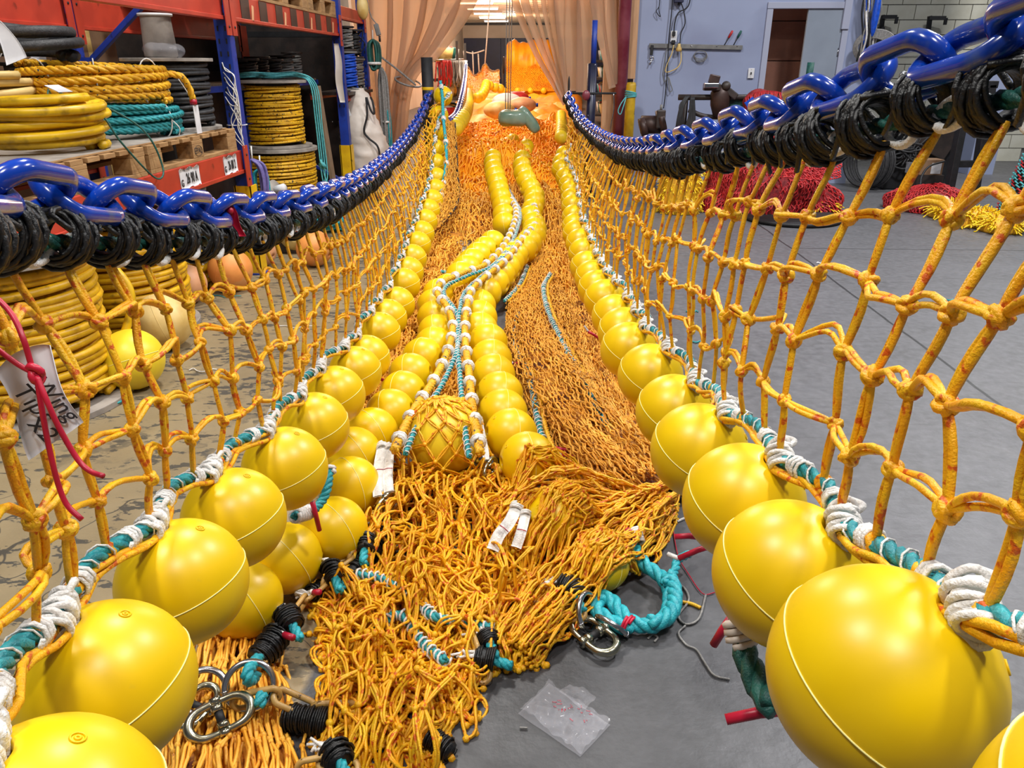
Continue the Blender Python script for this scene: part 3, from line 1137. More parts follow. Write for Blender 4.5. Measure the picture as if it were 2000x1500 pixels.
# ================================================================ FLOAT ROWS LYING ON THE FLOOR
C1 = [(475, 1172), (558, 1090), (652, 1035), (684, 950), (690, 888), (726, 847), (763, 808), (787, 770), (802, 733), (826, 700), (848, 677),
      (853, 651), (850, 622), (848, 598), (857, 576), (876, 566), (900, 541), (911, 527), (922, 514), (934, 501), (947, 489), (962, 476),
      (985, 438), (984, 420), (982, 402), (978, 386), (974, 371), (971, 357), (967, 344), (964, 331), (962, 319), (963, 308), (970, 299), (980, 291), (991, 283), (1001, 275)]
C2 = [(1175, 1092), (1092, 1012), (1031, 898), (998, 849), (982, 808), (976, 771), (963, 734), (959, 703), (953, 670), (936, 646), (936, 621), (935, 598), (948, 572),
      (964, 553), (977, 538), (988, 524), (996, 511), (1006, 499), (1024, 487), (1033, 475), (1042, 462), (1044, 449), (1041, 437), (1036, 424), (1040, 410), (1044, 396),
      (1043, 383), (1036, 368), (1028, 352), (1022, 338), (1019, 324), (1020, 310), (1024, 297), (1028, 286)]


def floor_row(px, where, seed, hfun, inner):
    g = np.random.default_rng(seed)
    P = np.array([at_h(x, y, hfun(y)) for x, y in px])
    T = nrm(np.gradient(P, axis=0))
    for k in range(len(P)):
        s = nrm(np.cross(T[k], V3(0, 0, 1)))
        ax = nrm(s * inner + V3(0, 0, 0.22) + g.normal(0, 0.1, 3))
        sc = 0.82 if (where == 'right' and k == 0) else 1.0
        if where == 'left' and k < 6:
            ax = nrm(V3(0.72, 0.62, 0.2) + g.normal(0, 0.1, 3))
        if y_far(P[k]):
            sc = 1.0
        make_float(P[k] if sc == 1.0 else P[k] + V3(0, 0, -0.012), ax,
                   'yellow float lying on the floor, %s from the camera in the %s middle row' % (ordinal(k + 1), where),
                   'floats of the %s middle row' % where, lash=False, scale=sc, along=T[k])
    return P


def y_far(p):
    return p[1] > 6


P1 = floor_row(C1, 'left', 31, lambda y: 0.125 if y > 560 else 0.15 + 0.06 * min(1, (560 - y) / 150) + 0.2 * max(0, min(1, (405 - y) / 60)), 1.0)
P2 = floor_row(C2, 'right', 32, lambda y: 0.09 if y > 1050 else (0.125 if y > 560 else 0.15 + 0.06 * min(1, (560 - y) / 150) + 0.2 * max(0, min(1, (405 - y) / 60))), -1.0)


# yellow head ropes with white collars lying beside the floor rows
def collar_rope(px, h, label, cl_step=0.2, tealside=1):
    P = np.array([at_h(x, y, h(y)) for x, y in px])
    th = thing('collared_rope', label, 'rope', P[0])
    obj('braided_rope', MB().rope(P, 0.0165, 0.09, strands=4, S=6, per=6), M['ropey'], th)
    L = plen(P)
    n = int(L / cl_step)
    c = resample(P, n * 8 + 1)
    for k in range(n):
        i = k * 8 + 3
        if i + 1 >= len(c):
            break
        d = nrm(c[i + 1] - c[i])
        q = MB().coilwrap([c[i], c[i] + d * 0.03], 0.0185, 0.0055, 0.009, S=5, per=9, jit=0.05, seed=k)
        q.coilwrap([c[i] + d * 0.004, c[i] + d * 0.026], 0.0235, 0.005, 0.009, S=5, per=9, jit=0.08, seed=k + 50)
        obj('white_collar', q, M['white'], th)
    s = nrm(np.cross(np.gradient(P, axis=0), V3(0, 0, 1))) * tealside
    q = P + s * 0.036 + V3(0, 0, -0.012)
    obj('teal_rope', MB().rope(q, 0.0095, 0.06, per=6), M['teal'], th)
    obj('white_spiral', MB().coilwrap(q, 0.0115, 0.0022, 0.035, S=4, per=8, jit=0.15), M['white'], th)
    return P


hh = lambda y: 0.235 if y > 620 else 0.26
collar_rope([(770, 880), (790, 835), (815, 790), (840, 755), (862, 715), (878, 675), (884, 635), (874, 600), (855, 575), (862, 553), (905, 533), (950, 515), (985, 478), (1003, 440), (1008, 410), (996, 385), (978, 350), (966, 325)],
            hh, 'yellow braided rope with white collars along the left middle row of floats', 0.17, 1)
collar_rope([(938, 885), (930, 840), (922, 790), (916, 730), (910, 680), (908, 640), (912, 600), (920, 568), (945, 543), (985, 510), (1010, 480), (1035, 450), (1048, 430), (1043, 400), (1036, 375)],
            hh, 'yellow braided rope with white collars along the right middle row of floats', 0.17, -1)


# ================================================================ NET PILES ON THE FLOOR
def net_pile(mb, corners, nu, nv, seed, hgt, r=0.0028, fold=0.5, amp=0.05, fine=0.02, double=0.003, base=0.0, K=5, S=4, bow=0.16, knots=True, layers=1, turn=False, kn=2.1):
    """crumpled diamond mesh thrown over the floor quad (a, b, c, d): a-b far edge, d-c near edge"""
    a, b, c, d = [np.asarray(p, float) for p in corners]
    for lay in range(layers):
        sd = seed + lay * 17
        if turn and lay in (2, 3):
            a, b, c, d = b, c, d, a
        i = np.arange(nu)[:, None] + np.zeros((1, nv))
        j = np.arange(nv)[None, :] + 0.5 * (np.arange(nu)[:, None] % 2)
        u = i / (nu - 1)
        v = j / (nv - 0.5)
        uv = np.stack([u, v], -1)
        q = uv + np.stack([sines(uv, sd, 14), sines(uv, sd + 1, 14)], -1) * 0.035 * fold + np.stack([sines(uv, sd + 2, 45), sines(uv, sd + 3, 45)], -1) * 0.014 * fold
        u2, v2 = q[..., :1], q[..., 1:]
        X = a * (1 - u2) * (1 - v2) + b * (1 - u2) * v2 + c * u2 * v2 + d * u2 * (1 - v2)
        env = np.clip(np.minimum(np.minimum(u, 1 - u), np.minimum(v, 1 - v)) * 6, 0.0, 1) ** 0.6
        hz = hgt(u, v) if callable(hgt) else hgt * env
        w = X[..., :2]
        z = base + hz + (amp * sines(w, sd + 4, 16) + fine * sines(w, sd + 5, 60)) * (0.35 + 0.65 * env) - lay * 0.035
        X = X.copy()
        X[..., 2] = np.maximum(X[..., 2] + z, 0.006 + 0.004 * sines(w, sd + 6, 90))
        edges_a, edges_b = [], []
        for ii in range(nu - 1):
            edges_a.append(X[ii]); edges_b.append(X[ii + 1])
            if ii % 2 == 0:
                edges_a.append(X[ii, 1:]); edges_b.append(X[ii + 1, :-1])
            else:
                edges_a.append(X[ii, :-1]); edges_b.append(X[ii + 1, 1:])
        A, B = np.concatenate(edges_a), np.concatenate(edges_b)
        edge_tubes(mb, A, B, r, sd + 7, bow, double, K, S)
        if knots:
            mb.balls(X.reshape(-1, 3), r * kn, 6, 4)
    return mb


def fl(x, y, h=0.0):
    p = at_h(x, y, h)
    p[2] = 0
    return p


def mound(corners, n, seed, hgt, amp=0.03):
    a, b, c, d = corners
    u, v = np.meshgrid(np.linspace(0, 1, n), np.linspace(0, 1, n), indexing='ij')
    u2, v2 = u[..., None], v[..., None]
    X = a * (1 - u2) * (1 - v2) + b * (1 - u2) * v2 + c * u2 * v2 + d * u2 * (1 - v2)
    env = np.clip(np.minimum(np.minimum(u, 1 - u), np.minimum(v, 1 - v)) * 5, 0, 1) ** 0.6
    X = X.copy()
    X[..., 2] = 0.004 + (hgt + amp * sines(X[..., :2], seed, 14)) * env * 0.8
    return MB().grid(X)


def pile_thing(label, quads, mkey, under=None):
    c0 = quads[0]['corners'][0]
    th = thing('net_pile', label, 'net', (c0[0], c0[1], 0))
    for k, qd in enumerate(quads):
        mb = MB()
        net_pile(mb, **qd)
        o = obj('net_mesh', mb, M[mkey], th)
        o['kind'] = 'stuff'
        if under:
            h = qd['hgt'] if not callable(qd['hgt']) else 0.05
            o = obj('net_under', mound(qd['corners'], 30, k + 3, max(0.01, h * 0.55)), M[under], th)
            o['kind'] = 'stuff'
    return th


# foreground heap, bright yellow, large slack meshes in several layers
HP = dict(r=0.0037, double=0.0052, fold=1.1, layers=5, K=10, S=5, bow=0.2, fine=0.02, turn=True, kn=2.6)
pile_thing('heap of tangled yellow netting in the foreground between the float rows', [
    dict(corners=(fl(775, 930), fl(1030, 935), fl(1060, 1215), fl(615, 1190)), nu=8, nv=18, seed=1, hgt=0.09, amp=0.03, **HP),
    dict(corners=(fl(610, 1150), fl(1010, 1140), fl(915, 1420), fl(645, 1300)), nu=7, nv=15, seed=5, hgt=0.09, amp=0.03, **HP),
    dict(corners=(fl(650, 1270), fl(915, 1310), fl(865, 1520), fl(605, 1515)), nu=5, nv=12, seed=9, hgt=0.075, amp=0.025, **HP),
    dict(corners=(fl(860, 1170), fl(1010, 1180), fl(1062, 1300), fl(920, 1320)), nu=4, nv=8, seed=13, hgt=0.06, amp=0.025, **HP),
], 'twine')

# long bundles of stretched netting right of the middle rows


def bundle(label, px, wid, hgt, nstr, seed, mkey, h0=0.03, r=0.0027, cross=0.5, cover=(), step=0.055, lays=2, dbl=0.0028, under=True):
    """gathered netting drawn out along a path: strands run lengthwise and zigzag between knots"""
    g = np.random.default_rng(seed)
    P = np.array([fl(x, y, h0) for x, y in px])
    L = plen(P)
    n = int(L / step)
    c = resample(P, n)
    T = nrm(np.gradient(c, axis=0))
    s = nrm(np.cross(T, V3(0, 0, 1)))
    th = thing('net_bundle', label, 'net', (c[0][0], c[0][1], 0))
    mb = MB()
    for lay in range(lays):
        v = (np.arange(nstr) + 0.5) / nstr * 2 - 1
        k = np.arange(n)
        zig = ((k[:, None] + np.arange(nstr)[None]) % 2 - 0.5) * (1.0 / nstr) * 2 * cross
        vv = v[None] + zig + 0.10 * sines(np.stack([k[:, None] * 0.12 + 0 * v[None], v[None] * 2.2 + 0 * k[:, None]], -1), seed + lay, 1.0) + g.normal(0, 0.012, (n, nstr))
        wd = np.interp(np.linspace(0, 1, n), np.linspace(0, 1, len(wid)), wid)[:, None]
        hh_ = np.interp(np.linspace(0, 1, n), np.linspace(0, 1, len(hgt)), hgt)[:, None]
        z = hh_ * np.sqrt(np.clip(1 - (vv * 0.95) ** 2, 0.03, 1)) * (1 - 0.28 * lay) + 0.018 * sines(np.stack([k[:, None] * 0.16 + 0 * vv, vv * 6], -1), seed + 9 + lay, 1.0) * (0.5 + hh_ / 0.15)
        z = np.maximum(z, 0.008) + g.normal(0, 0.003, (n, nstr))
        X = c[:, None] + s[:, None] * (vv * wd)[..., None]
        X[..., 2] = z
        X = X + T[:, None] * g.normal(0, 0.012, (n, nstr))[..., None]
        for cc_, rr_ in cover:
            d2 = (X[..., 0] - cc_[0]) ** 2 + (X[..., 1] - cc_[1]) ** 2
            X[..., 2] = np.maximum(X[..., 2], np.where(d2 < rr_ ** 2, cc_[2] + np.sqrt(np.clip(rr_ ** 2 - d2, 0, 1)), 0) + 0.004 * lay)
        A, B = X[:-1].reshape(-1, 3), X[1:].reshape(-1, 3)
        edge_tubes(mb, A, B, r, seed + 3 + lay, 0.09, dbl, K=4, S=4)
        mb.balls(X.reshape(-1, 3), r * 1.9, 5, 3)
    o = obj('net_mesh', mb, M[mkey], th)
    o['kind'] = 'stuff'
    if not under:
        return th
    # body below
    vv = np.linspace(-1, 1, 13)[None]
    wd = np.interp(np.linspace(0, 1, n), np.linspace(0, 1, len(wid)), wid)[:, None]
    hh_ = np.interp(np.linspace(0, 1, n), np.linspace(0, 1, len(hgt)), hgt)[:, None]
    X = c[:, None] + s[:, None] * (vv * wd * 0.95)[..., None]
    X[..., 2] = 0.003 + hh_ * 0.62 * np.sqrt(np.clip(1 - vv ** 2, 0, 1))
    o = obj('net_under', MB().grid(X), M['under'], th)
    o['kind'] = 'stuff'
    return th


bundle('thick brown orange bundle of gathered netting beside the right hanging floats',
       [(1062, 505), (1050, 560), (1052, 620), (1065, 690), (1095, 765), (1150, 850), (1215, 925), (1275, 985)], [0.14, 0.17, 0.19, 0.20, 0.19, 0.17, 0.15], [0.10, 0.12, 0.14, 0.16, 0.16, 0.17, 0.17], 40, 41, 'twine_b')
bundle('dark brown strip of netting lying under the right hanging floats',
       [(1118, 520), (1130, 590), (1150, 660), (1172, 730), (1205, 800), (1240, 870)], [0.16, 0.14, 0.12, 0.10, 0.09], [0.06, 0.06, 0.06, 0.05, 0.04], 22, 47, 'twine_b')

CV = [(P2[0] + V3(0, 0, -0.012), 0.094), (P2[1], 0.112)]
bundle('fan of stretched yellow netting pulled tight to the right over the floats',
       [(1308, 972), (1255, 1000), (1195, 1040), (1135, 1085), (1075, 1140), (1020, 1195), (985, 1235)], [0.035, 0.10, 0.14, 0.15, 0.13, 0.11, 0.09], [0.13, 0.14, 0.14, 0.13, 0.11, 0.09, 0.07], 24, 43, 'twine', h0=0.08, r=0.0036, cover=CV, step=0.062, lays=3, dbl=0.004, under=False)
bundle('loose yellow netting trailing from the fan back to the middle floats',
       [(1290, 968), (1210, 955), (1130, 938), (1060, 945), (1000, 975), (960, 1020)], [0.05, 0.07, 0.08, 0.07, 0.06, 0.05], [0.12, 0.14, 0.15, 0.14, 0.12, 0.10], 14, 44, 'twine', h0=0.1, r=0.0036, cover=CV + [(P2[2], 0.11)], step=0.062, lays=3, dbl=0.004, under=False)

# carpets of netting around the middle rows
pile_thing('flat orange netting spread between left hanging floats and left middle row', [
    dict(corners=(fl(838, 470), fl(905, 480), fl(838, 600), fl(790, 590)), nu=22, nv=16, seed=51, hgt=0.07, amp=0.03, fine=0.015, r=0.0034, double=0.003, fold=0.8, layers=2, K=4),
    dict(corners=(fl(785, 580), fl(850, 585), fl(765, 770), fl(690, 790)), nu=34, nv=18, seed=55, hgt=0.06, amp=0.03, fine=0.015, r=0.0034, double=0.003, fold=0.8, layers=2, K=4),
    dict(corners=(fl(700, 770), fl(765, 760), fl(650, 960), fl(560, 960)), nu=24, nv=16, seed=59, hgt=0.05, amp=0.03, fine=0.015, r=0.0034, double=0.003, fold=0.8, layers=2, K=4),
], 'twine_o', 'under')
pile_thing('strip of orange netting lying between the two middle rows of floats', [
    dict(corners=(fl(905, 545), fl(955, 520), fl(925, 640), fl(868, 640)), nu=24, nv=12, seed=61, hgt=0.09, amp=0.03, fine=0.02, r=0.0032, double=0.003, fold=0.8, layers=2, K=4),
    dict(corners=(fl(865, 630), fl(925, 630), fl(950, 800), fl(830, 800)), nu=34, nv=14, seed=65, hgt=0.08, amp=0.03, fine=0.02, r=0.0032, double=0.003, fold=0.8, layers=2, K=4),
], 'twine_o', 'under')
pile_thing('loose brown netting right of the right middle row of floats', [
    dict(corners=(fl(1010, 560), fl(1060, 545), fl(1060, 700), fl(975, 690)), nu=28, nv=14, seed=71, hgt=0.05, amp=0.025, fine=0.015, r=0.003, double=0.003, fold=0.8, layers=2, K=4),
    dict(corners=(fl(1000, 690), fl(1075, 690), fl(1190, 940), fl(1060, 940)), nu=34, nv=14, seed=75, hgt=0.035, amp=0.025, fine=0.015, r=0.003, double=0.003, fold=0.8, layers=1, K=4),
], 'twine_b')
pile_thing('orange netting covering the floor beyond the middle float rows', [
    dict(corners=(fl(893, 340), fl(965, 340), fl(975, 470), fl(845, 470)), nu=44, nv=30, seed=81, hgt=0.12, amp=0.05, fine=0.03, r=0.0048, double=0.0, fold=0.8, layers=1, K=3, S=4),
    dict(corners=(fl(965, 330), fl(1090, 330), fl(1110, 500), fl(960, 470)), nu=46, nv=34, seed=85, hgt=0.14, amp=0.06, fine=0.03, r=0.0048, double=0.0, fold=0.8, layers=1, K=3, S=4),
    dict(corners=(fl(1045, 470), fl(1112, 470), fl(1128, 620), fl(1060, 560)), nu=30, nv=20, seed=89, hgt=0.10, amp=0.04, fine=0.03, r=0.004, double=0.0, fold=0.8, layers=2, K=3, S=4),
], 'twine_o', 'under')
# netting gathered below the lower left floats
bundle('gathered orange netting on the floor below the nearest left floats',
       [(470, 1200), (455, 1290), (450, 1400), (440, 1560)], [0.10, 0.11, 0.13, 0.15], [0.05, 0.06, 0.07, 0.07], 17, 91, 'twine_o', r=0.0042, step=0.085, dbl=0.004)

# net sheet hanging beside the far left floats
th = thing('side_net', 'fine brown orange net hanging inside the far end of the left float row', 'net', fl(870, 420))
a, b = [at_Y(868, 230, 8.0), at_Y(870, 330, 7.2), at_Y(858, 400, 6.4), at_Y(845, 450, 5.8)], [at_Y(888, 240, 8.6), at_Y(893, 330, 8.0), at_Y(893, 395, 7.2), at_Y(860, 440, 6.2)]
A_, B_ = resample(a, 40), resample(b, 40)
X = A_[:, None] * (1 - np.linspace(0, 1, 16)[None, :, None]) + B_[:, None] * np.linspace(0, 1, 16)[None, :, None]
X += rng.normal(0, 0.008, X.shape)
mb = MB()
edge_tubes(mb, X[:-1].reshape(-1, 3), X[1:].reshape(-1, 3), 0.005, 3, 0.1, 0, 3, 4)
edge_tubes(mb, X[:-1, :-1].reshape(-1, 3), X[1:, 1:].reshape(-1, 3), 0.005, 4, 0.1, 0, 3, 4)
o = obj('net_mesh', mb, M['twine_b'], th)
o['kind'] = 'stuff'
obj('border_rope', MB().rope(b, 0.014, 0.1), M['blackrope'], th)

# ================================================================ BACK ROOM TRAWL NET
n = 110
yy = np.concatenate([np.linspace(8.0, 16, 70), np.linspace(16.3, 37, 40)])
xl = np.interp(yy, [8.0, 9.5, 12, 18, 26, 37], [-1.25, -1.55, -1.9, -2.4, -3.1, -3.6])
xr = np.interp(yy, [8.0, 9.5, 12, 18, 26, 37], [0.15, 0.25, 0.42, 0.75, 1.2, 1.7])
v = np.linspace(0, 1, 44)
X = np.zeros((n, 44, 3))
X[..., 0] = xl[:, None] * (1 - v) + xr[:, None] * v
X[..., 1] = yy[:, None]
env = np.sqrt(np.clip(1 - (2 * v[None] - 1) ** 6, 0, 1)) * np.clip((yy[:, None] - 8) * 1.2, 0.15, 1)
w2 = X[..., :2]
X[..., 2] = 0.01 + env * (0.26 + 0.10 * sines(w2, 1, 2.2) + 0.07 * sines(w2, 2, 6) + 0.05 * np.abs(sines(w2, 3, 11)))
th = thing('trawl_net', 'huge bright orange trawl net spread over the back room floor', 'net', (-0.6, 12, 0))
o = obj('net_body', MB().grid(X), M['twine_far'], th)
mb = MB()
sub = X[:70]
edge_tubes(mb, (sub[:-1] + V3(0, 0, 0.02)).reshape(-1, 3), (sub[1:] + V3(0, 0, 0.02)).reshape(-1, 3), 0.011, 5, 0.18, 0, 4, 4)
edge_tubes(mb, (sub[:-1, :-1] + V3(0, 0, 0.025)).reshape(-1, 3), (sub[1:, 1:] + V3(0, 0, 0.025)).reshape(-1, 3), 0.010, 6, 0.2, 0, 4, 4)
o = obj('loose_twine', mb, M['twine_far'], th)
o['kind'] = 'stuff'
# raised left selvedge with its own chain and float line
selt = [at_Y(880, 235, 9.6), at_Y(893, 220, 10.6), at_Y(903, 185, 12), at_Y(908, 150, 15), at_Y(910, 128, 18)]
selb = [at_Y(885, 265, 9.4), at_Y(903, 240, 11), at_Y(912, 212, 13), at_Y(914, 185, 16), at_Y(913, 175, 18)]
A_, B_ = resample(selt, 40), resample(selb, 40)
t_ = np.linspace(0, 1, 12)[None, :, None]
obj('raised_edge', MB().slab(A_[:, None] * (1 - t_) + B_[:, None] * t_, 0.01), M['twine_far'], th)
o = thing('far_chain', 'blue and white chain sweeping up along the left edge of the orange trawl net', 'chain', A_[0])
c = resample(selt, 100)
lk = link_mesh(0.12, 0.03, 0.1)
lk.materials.append(M['blue'])
for k in range(0, 100):
    q = link('link', lk, parent=o)
    t = nrm(c[min(k + 1, 99)] - c[max(k - 1, 0)])
    s_ = nrm(np.cross(t, V3(0, 0, 1)))
    u_ = np.cross(s_, t)
    place(q, c[k] - A_[0], X=t, Z=s_ * (1 if k % 2 else -1) + u_)
# raised end of the trawl, hung from ropes
tp = [at_Y(912, 130, 22), at_Y(925, 149, 22), at_Y(940, 140, 22), at_Y(947, 126, 22), at_Y(955, 137, 22), at_Y(965, 141, 22), at_Y(975, 137, 22)]
bp_ = [at_Y(912, 185, 20), at_Y(925, 184, 20), at_Y(940, 175, 20.5), at_Y(950, 162, 21), at_Y(958, 168, 21), at_Y(966, 172, 21), at_Y(975, 174, 21)]
A_, B_ = resample(tp, 40), resample(bp_, 40)
t_ = np.linspace(0, 1, 14)[None, :, None]
nt_ = thing('raised_netting', 'orange netting panel hung up on ropes behind the trawl floats', 'net', B_[20])
G = A_[:, None] * (1 - t_) + B_[:, None] * t_
mb = MB()
edge_tubes(mb, G[:-1].reshape(-1, 3), G[1:].reshape(-1, 3), 0.012, 5, 0.1, 0, 3, 4)
edge_tubes(mb, G[:, :-1].reshape(-1, 3), G[:, 1:].reshape(-1, 3), 0.012, 5, 0.1, 0, 3, 4)
edge_tubes(mb, G[:-1, :-1].reshape(-1, 3), G[1:, 1:].reshape(-1, 3), 0.012, 5, 0.1, 0, 3, 4)
o = obj('net_mesh', mb, M['twine_far'], nt_)
o['kind'] = 'stuff'
obj('edge_rope', MB().rope(A_, 0.045, 0.3), M['wood'], nt_)
for xa, ya, xb, yb in ((947, 126, 957, 0), (925, 149, 923, 100), (912, 130, 905, 100), (936, 143, 934, 105)):
    obj('hanging_line', MB().tube([at_Y(xa, ya, 22), at_Y(xb, yb, 22)], 0.02, 6), M['white'], nt_)
obj('cross_line', MB().tube([at_Y(905, 100, 22), at_Y(924, 104, 22), at_Y(946, 98, 22)], 0.018, 6, 16), M['white'], nt_)

# float lines of the trawl
FBL = MB().ball((0, 0, 0), 0.15, 14, 10).mesh('float_body')
FBL.materials.append(M['ball_y'])


def far_floats(px, label, step=0.17, group=None, rad=1.0):
    P = np.array([at_Y(*p) for p in px])
    L = plen(P)
    n_ = max(2, int(L / step))
    c = resample(P, n_)
    for k in range(n_):
        o = link('trawl_float', FBL)
        tag(o, '%s small yellow float of %s' % (ordinal(k + 1), label), 'float', group or label)
        o.location = c[k]
        o.scale = (rad,) * 3
    return c


far_floats([(887, 250, 9.6), (904, 228, 11), (912, 205, 13), (913, 183, 16)], 'the float line along the left trawl edge', 0.3, rad=0.75)
far_floats([(920, 192, 17), (937, 190, 17.5), (947, 176, 18.5), (950, 164, 19.5), (962, 170, 20), (977, 173, 20.5)], 'the curving float line behind the left trawl edge', 0.3, rad=0.75)
far_floats([(985, 177, 33), (1062, 177, 33)], 'the row of floats under the net reel', 0.38, rad=0.8)
far_floats([(1096, 268, 10.4), (1097, 245, 12), (1096, 225, 14)], 'the float line along the right trawl edge', 0.3, rad=0.6)

# net reel with orange net
rl = thing('net_reel', 'big drum of bulging orange netting before the navy wall', 'net', at_Y(1037, 178, 35))
u = np.linspace(0, 1, 60)
vv = np.linspace(0, 1, 28)
U, Vv = np.meshgrid(u, vv, indexing='ij')
c = at_Y(1037, 128, 35)
ang = U * 2 * PI
rad = 1.0 + 0.06 * sines(np.stack([np.cos(ang), np.sin(ang), Vv * 3], -1), 4, 3) + 0.05 * np.sin(Vv * 40)
lobe = 0.86 + 0.14 * np.abs(np.cos((Vv - 0.02) * PI * 1.5))
r_ = rad * lobe * np.sqrt(np.clip(1 - (2 * Vv - 1) ** 8, 0, 1))
X = np.stack([c[0] + (Vv - 0.5) * 2.25 + 0 * U, c[1] + np.cos(ang) * r_, c[2] + 0.05 + np.sin(ang) * r_], -1)
obj('wound_net', MB().grid(X), M['twine_far'], rl)
for s in (-1, 1):
    mb = MB()
    mb.cyl((c[0] + s * 1.18, c[1], c[2]), 0.35, 0.05, 24, R=np.array([[0, 0, 1], [0, 1, 0], [-1, 0, 0]]))
    obj('flange', mb, M['mach'], rl)
    obj('stand', MB().box((c[0] + s * 1.22, c[1], c[2] / 2), (0.08, 0.3, c[2])), M['mach'], rl, False)
# net sheet drawn from the reel to the floor
t_ = np.linspace(0, 1, 12)
a = np.stack([at_Y(x, 128 + 3 * math.sin(x * .1), 34) for x in np.linspace(988, 1086, 30)])
b = np.stack([at_Y(x, 178, 33) for x in np.linspace(990, 1085, 30)])
G = a[:, None] * (1 - t_[None, :, None]) + b[:, None] * t_[None, :, None]
mb = MB()
edge_tubes(mb, G[:-1, :-1].reshape(-1, 3), G[1:, 1:].reshape(-1, 3), 0.02, 1, 0.05, 0, 3, 4)
edge_tubes(mb, G[1:, :-1].reshape(-1, 3), G[:-1, 1:].reshape(-1, 3), 0.02, 2, 0.05, 0, 3, 4)
o = obj('drawn_net', mb, M['twine_far'], rl)
o['kind'] = 'stuff'
obj('lacing', MB().tube([at_Y(985, 140, 33.8), at_Y(1005, 143, 33.8), at_Y(1030, 144, 33.8), at_Y(1060, 142, 33.8), at_Y(1078, 140, 33.8)], 0.03, 6, 20), M['black'], rl)

# green wrapped bundles hung over the middle of the net
bd = thing('wrapped_bundle', 'clear wrapped pale green bundle lying on the orange net', 'bundle', at_Y(1003, 245, 10.3))
mb = MB().ball((0, 0, 0), 1, 28, 18)
vv = mb.v[0]
vv = np.sign(vv) * np.abs(vv) ** 0.6
vv *= V3(0.19, 0.17, 0.10)
vv += np.stack([sines(vv, 1, 30), sines(vv, 2, 30), sines(vv, 3, 30)], -1) * 0.006
mb.v[0] = vv + at_Y(1002, 230, 10.3)
obj('bundle', mb, M['plasticg'], bd)
bd2 = thing('wrapped_bundle', 'clear wrapped dark green bundle slanting beside the pale green one', 'bundle', at_Y(1035, 250, 10.2))
mb = MB().ball((0, 0, 0), 1, 28, 18)
vv = mb.v[0]
vv = np.sign(vv) * np.abs(vv) ** 0.6
vv *= V3(0.19, 0.11, 0.075)
ca, sa = math.cos(0.9), math.sin(0.9)
vv = np.stack([vv[:, 0] * ca + vv[:, 2] * sa, vv[:, 1], -vv[:, 0] * sa + vv[:, 2] * ca], -1)
mb.v[0] = vv + at_Y(1033, 234, 10.3)
obj('bundle', mb, M['plasticg'], bd2)
ln = thing('bundle_lines', 'thin pale lines hanging from the ceiling down to the green bundle', 'rope', at_Y(994, 215, 10.35))
for xa, xb, Yb in ((990, 987, 10.35), (996, 992, 10.35), (1001, 996, 10.35)):
    obj('line', MB().tube([at_Y(xb, 222, Yb), at_Y(xa, -30, Yb)], 0.006, 5), M['greyrope'], ln)
# red and white fender heap on the trawl
for k, (x, y, Y, rr, mk, lb) in enumerate([(1010, 192, 14.5, 0.17, 'netred', 'small red fender lying on the orange trawl net'), (990, 198, 14, 0.2, 'paper', 'pale fender resting left of the red one on the trawl net'),
                                      (975, 215, 13, 0.2, 'ball_c', 'cream fender lying left of the green bundle'), (1020, 205, 13.2, 0.18, 'ball_p', 'pinkish fender lying right of the bundle lines')]):
    t = thing('fender', lb, 'fender', at_Y(x, y, Y))
    p = at_Y(x, y, Y)
    obj('body', MB().ball(p, rr, 20, 14, (1.3, 1, 0.7)), M[mk], t)
    obj('cap', MB().cyl(p + V3(rr * 1.3, 0, 0), 0.03, 0.06, 10, R=np.array([[0, 0, 1], [0, 1, 0], [-1, 0, 0]])), M['bluerope'], t)

# ================================================================ PALLET RACK ON THE LEFT
XF, XB = -2.09, -3.12
YA, YB, YC, Y0 = 5.30, 8.2, 9.55, 2.38


def rack_post(x, y, label, yellow=True):
    t = thing('rack_post', label, 'rack post', (x, y, 0), 'uprights of the pallet rack')
    mb = MB()
    mb.box((x - 0.042, y, 1.6), (0.006, 0.085, 3.2)).box((x + 0.042, y, 1.6), (0.006, 0.085, 3.2)).box((x, y - 0.042, 1.6), (0.09, 0.006, 3.2)).box((x, y + 0.042, 1.6), (0.03, 0.006, 3.2))
    pf = obj('profile', mb, M['rack_b'], t, False)
    if yellow:
        mb = MB().box((x, y - 0.048, 0.315), (0.115, 0.012, 0.63)).box((x + 0.055, y, 0.315), (0.012, 0.108, 0.63)).box((x - 0.055, y, 0.315), (0.012, 0.108, 0.63))
        obj('guard', mb, M['rack_y'], t, False)
    for k in range(11):
        for s in (-1, 1):
            obj('slot', MB().box((x + s * 0.024, y - 0.0462, 1.02 + k * 0.075), (0.01, 0.003, 0.03)), M['black'], pf, False)
    obj('foot', MB().box((x, y, 0.006), (0.15, 0.13, 0.012)), M['rack_b'], t, False)
    return t


rack_post(XF, YA, 'blue rack upright with yellow base nearest the camera, hung with white strings')
rack_post(XF, YB, 'blue rack upright with yellow base beside the white sack')
rack_post(XB, YA, 'blue back upright of the rack frame above the coiled black hose', False)
rack_post(XB, YB, 'dark blue back upright behind the yellow and black rope spools', False)
rack_post(XF - 0.05, YC, 'farthest blue rack upright beside the curtain', False)


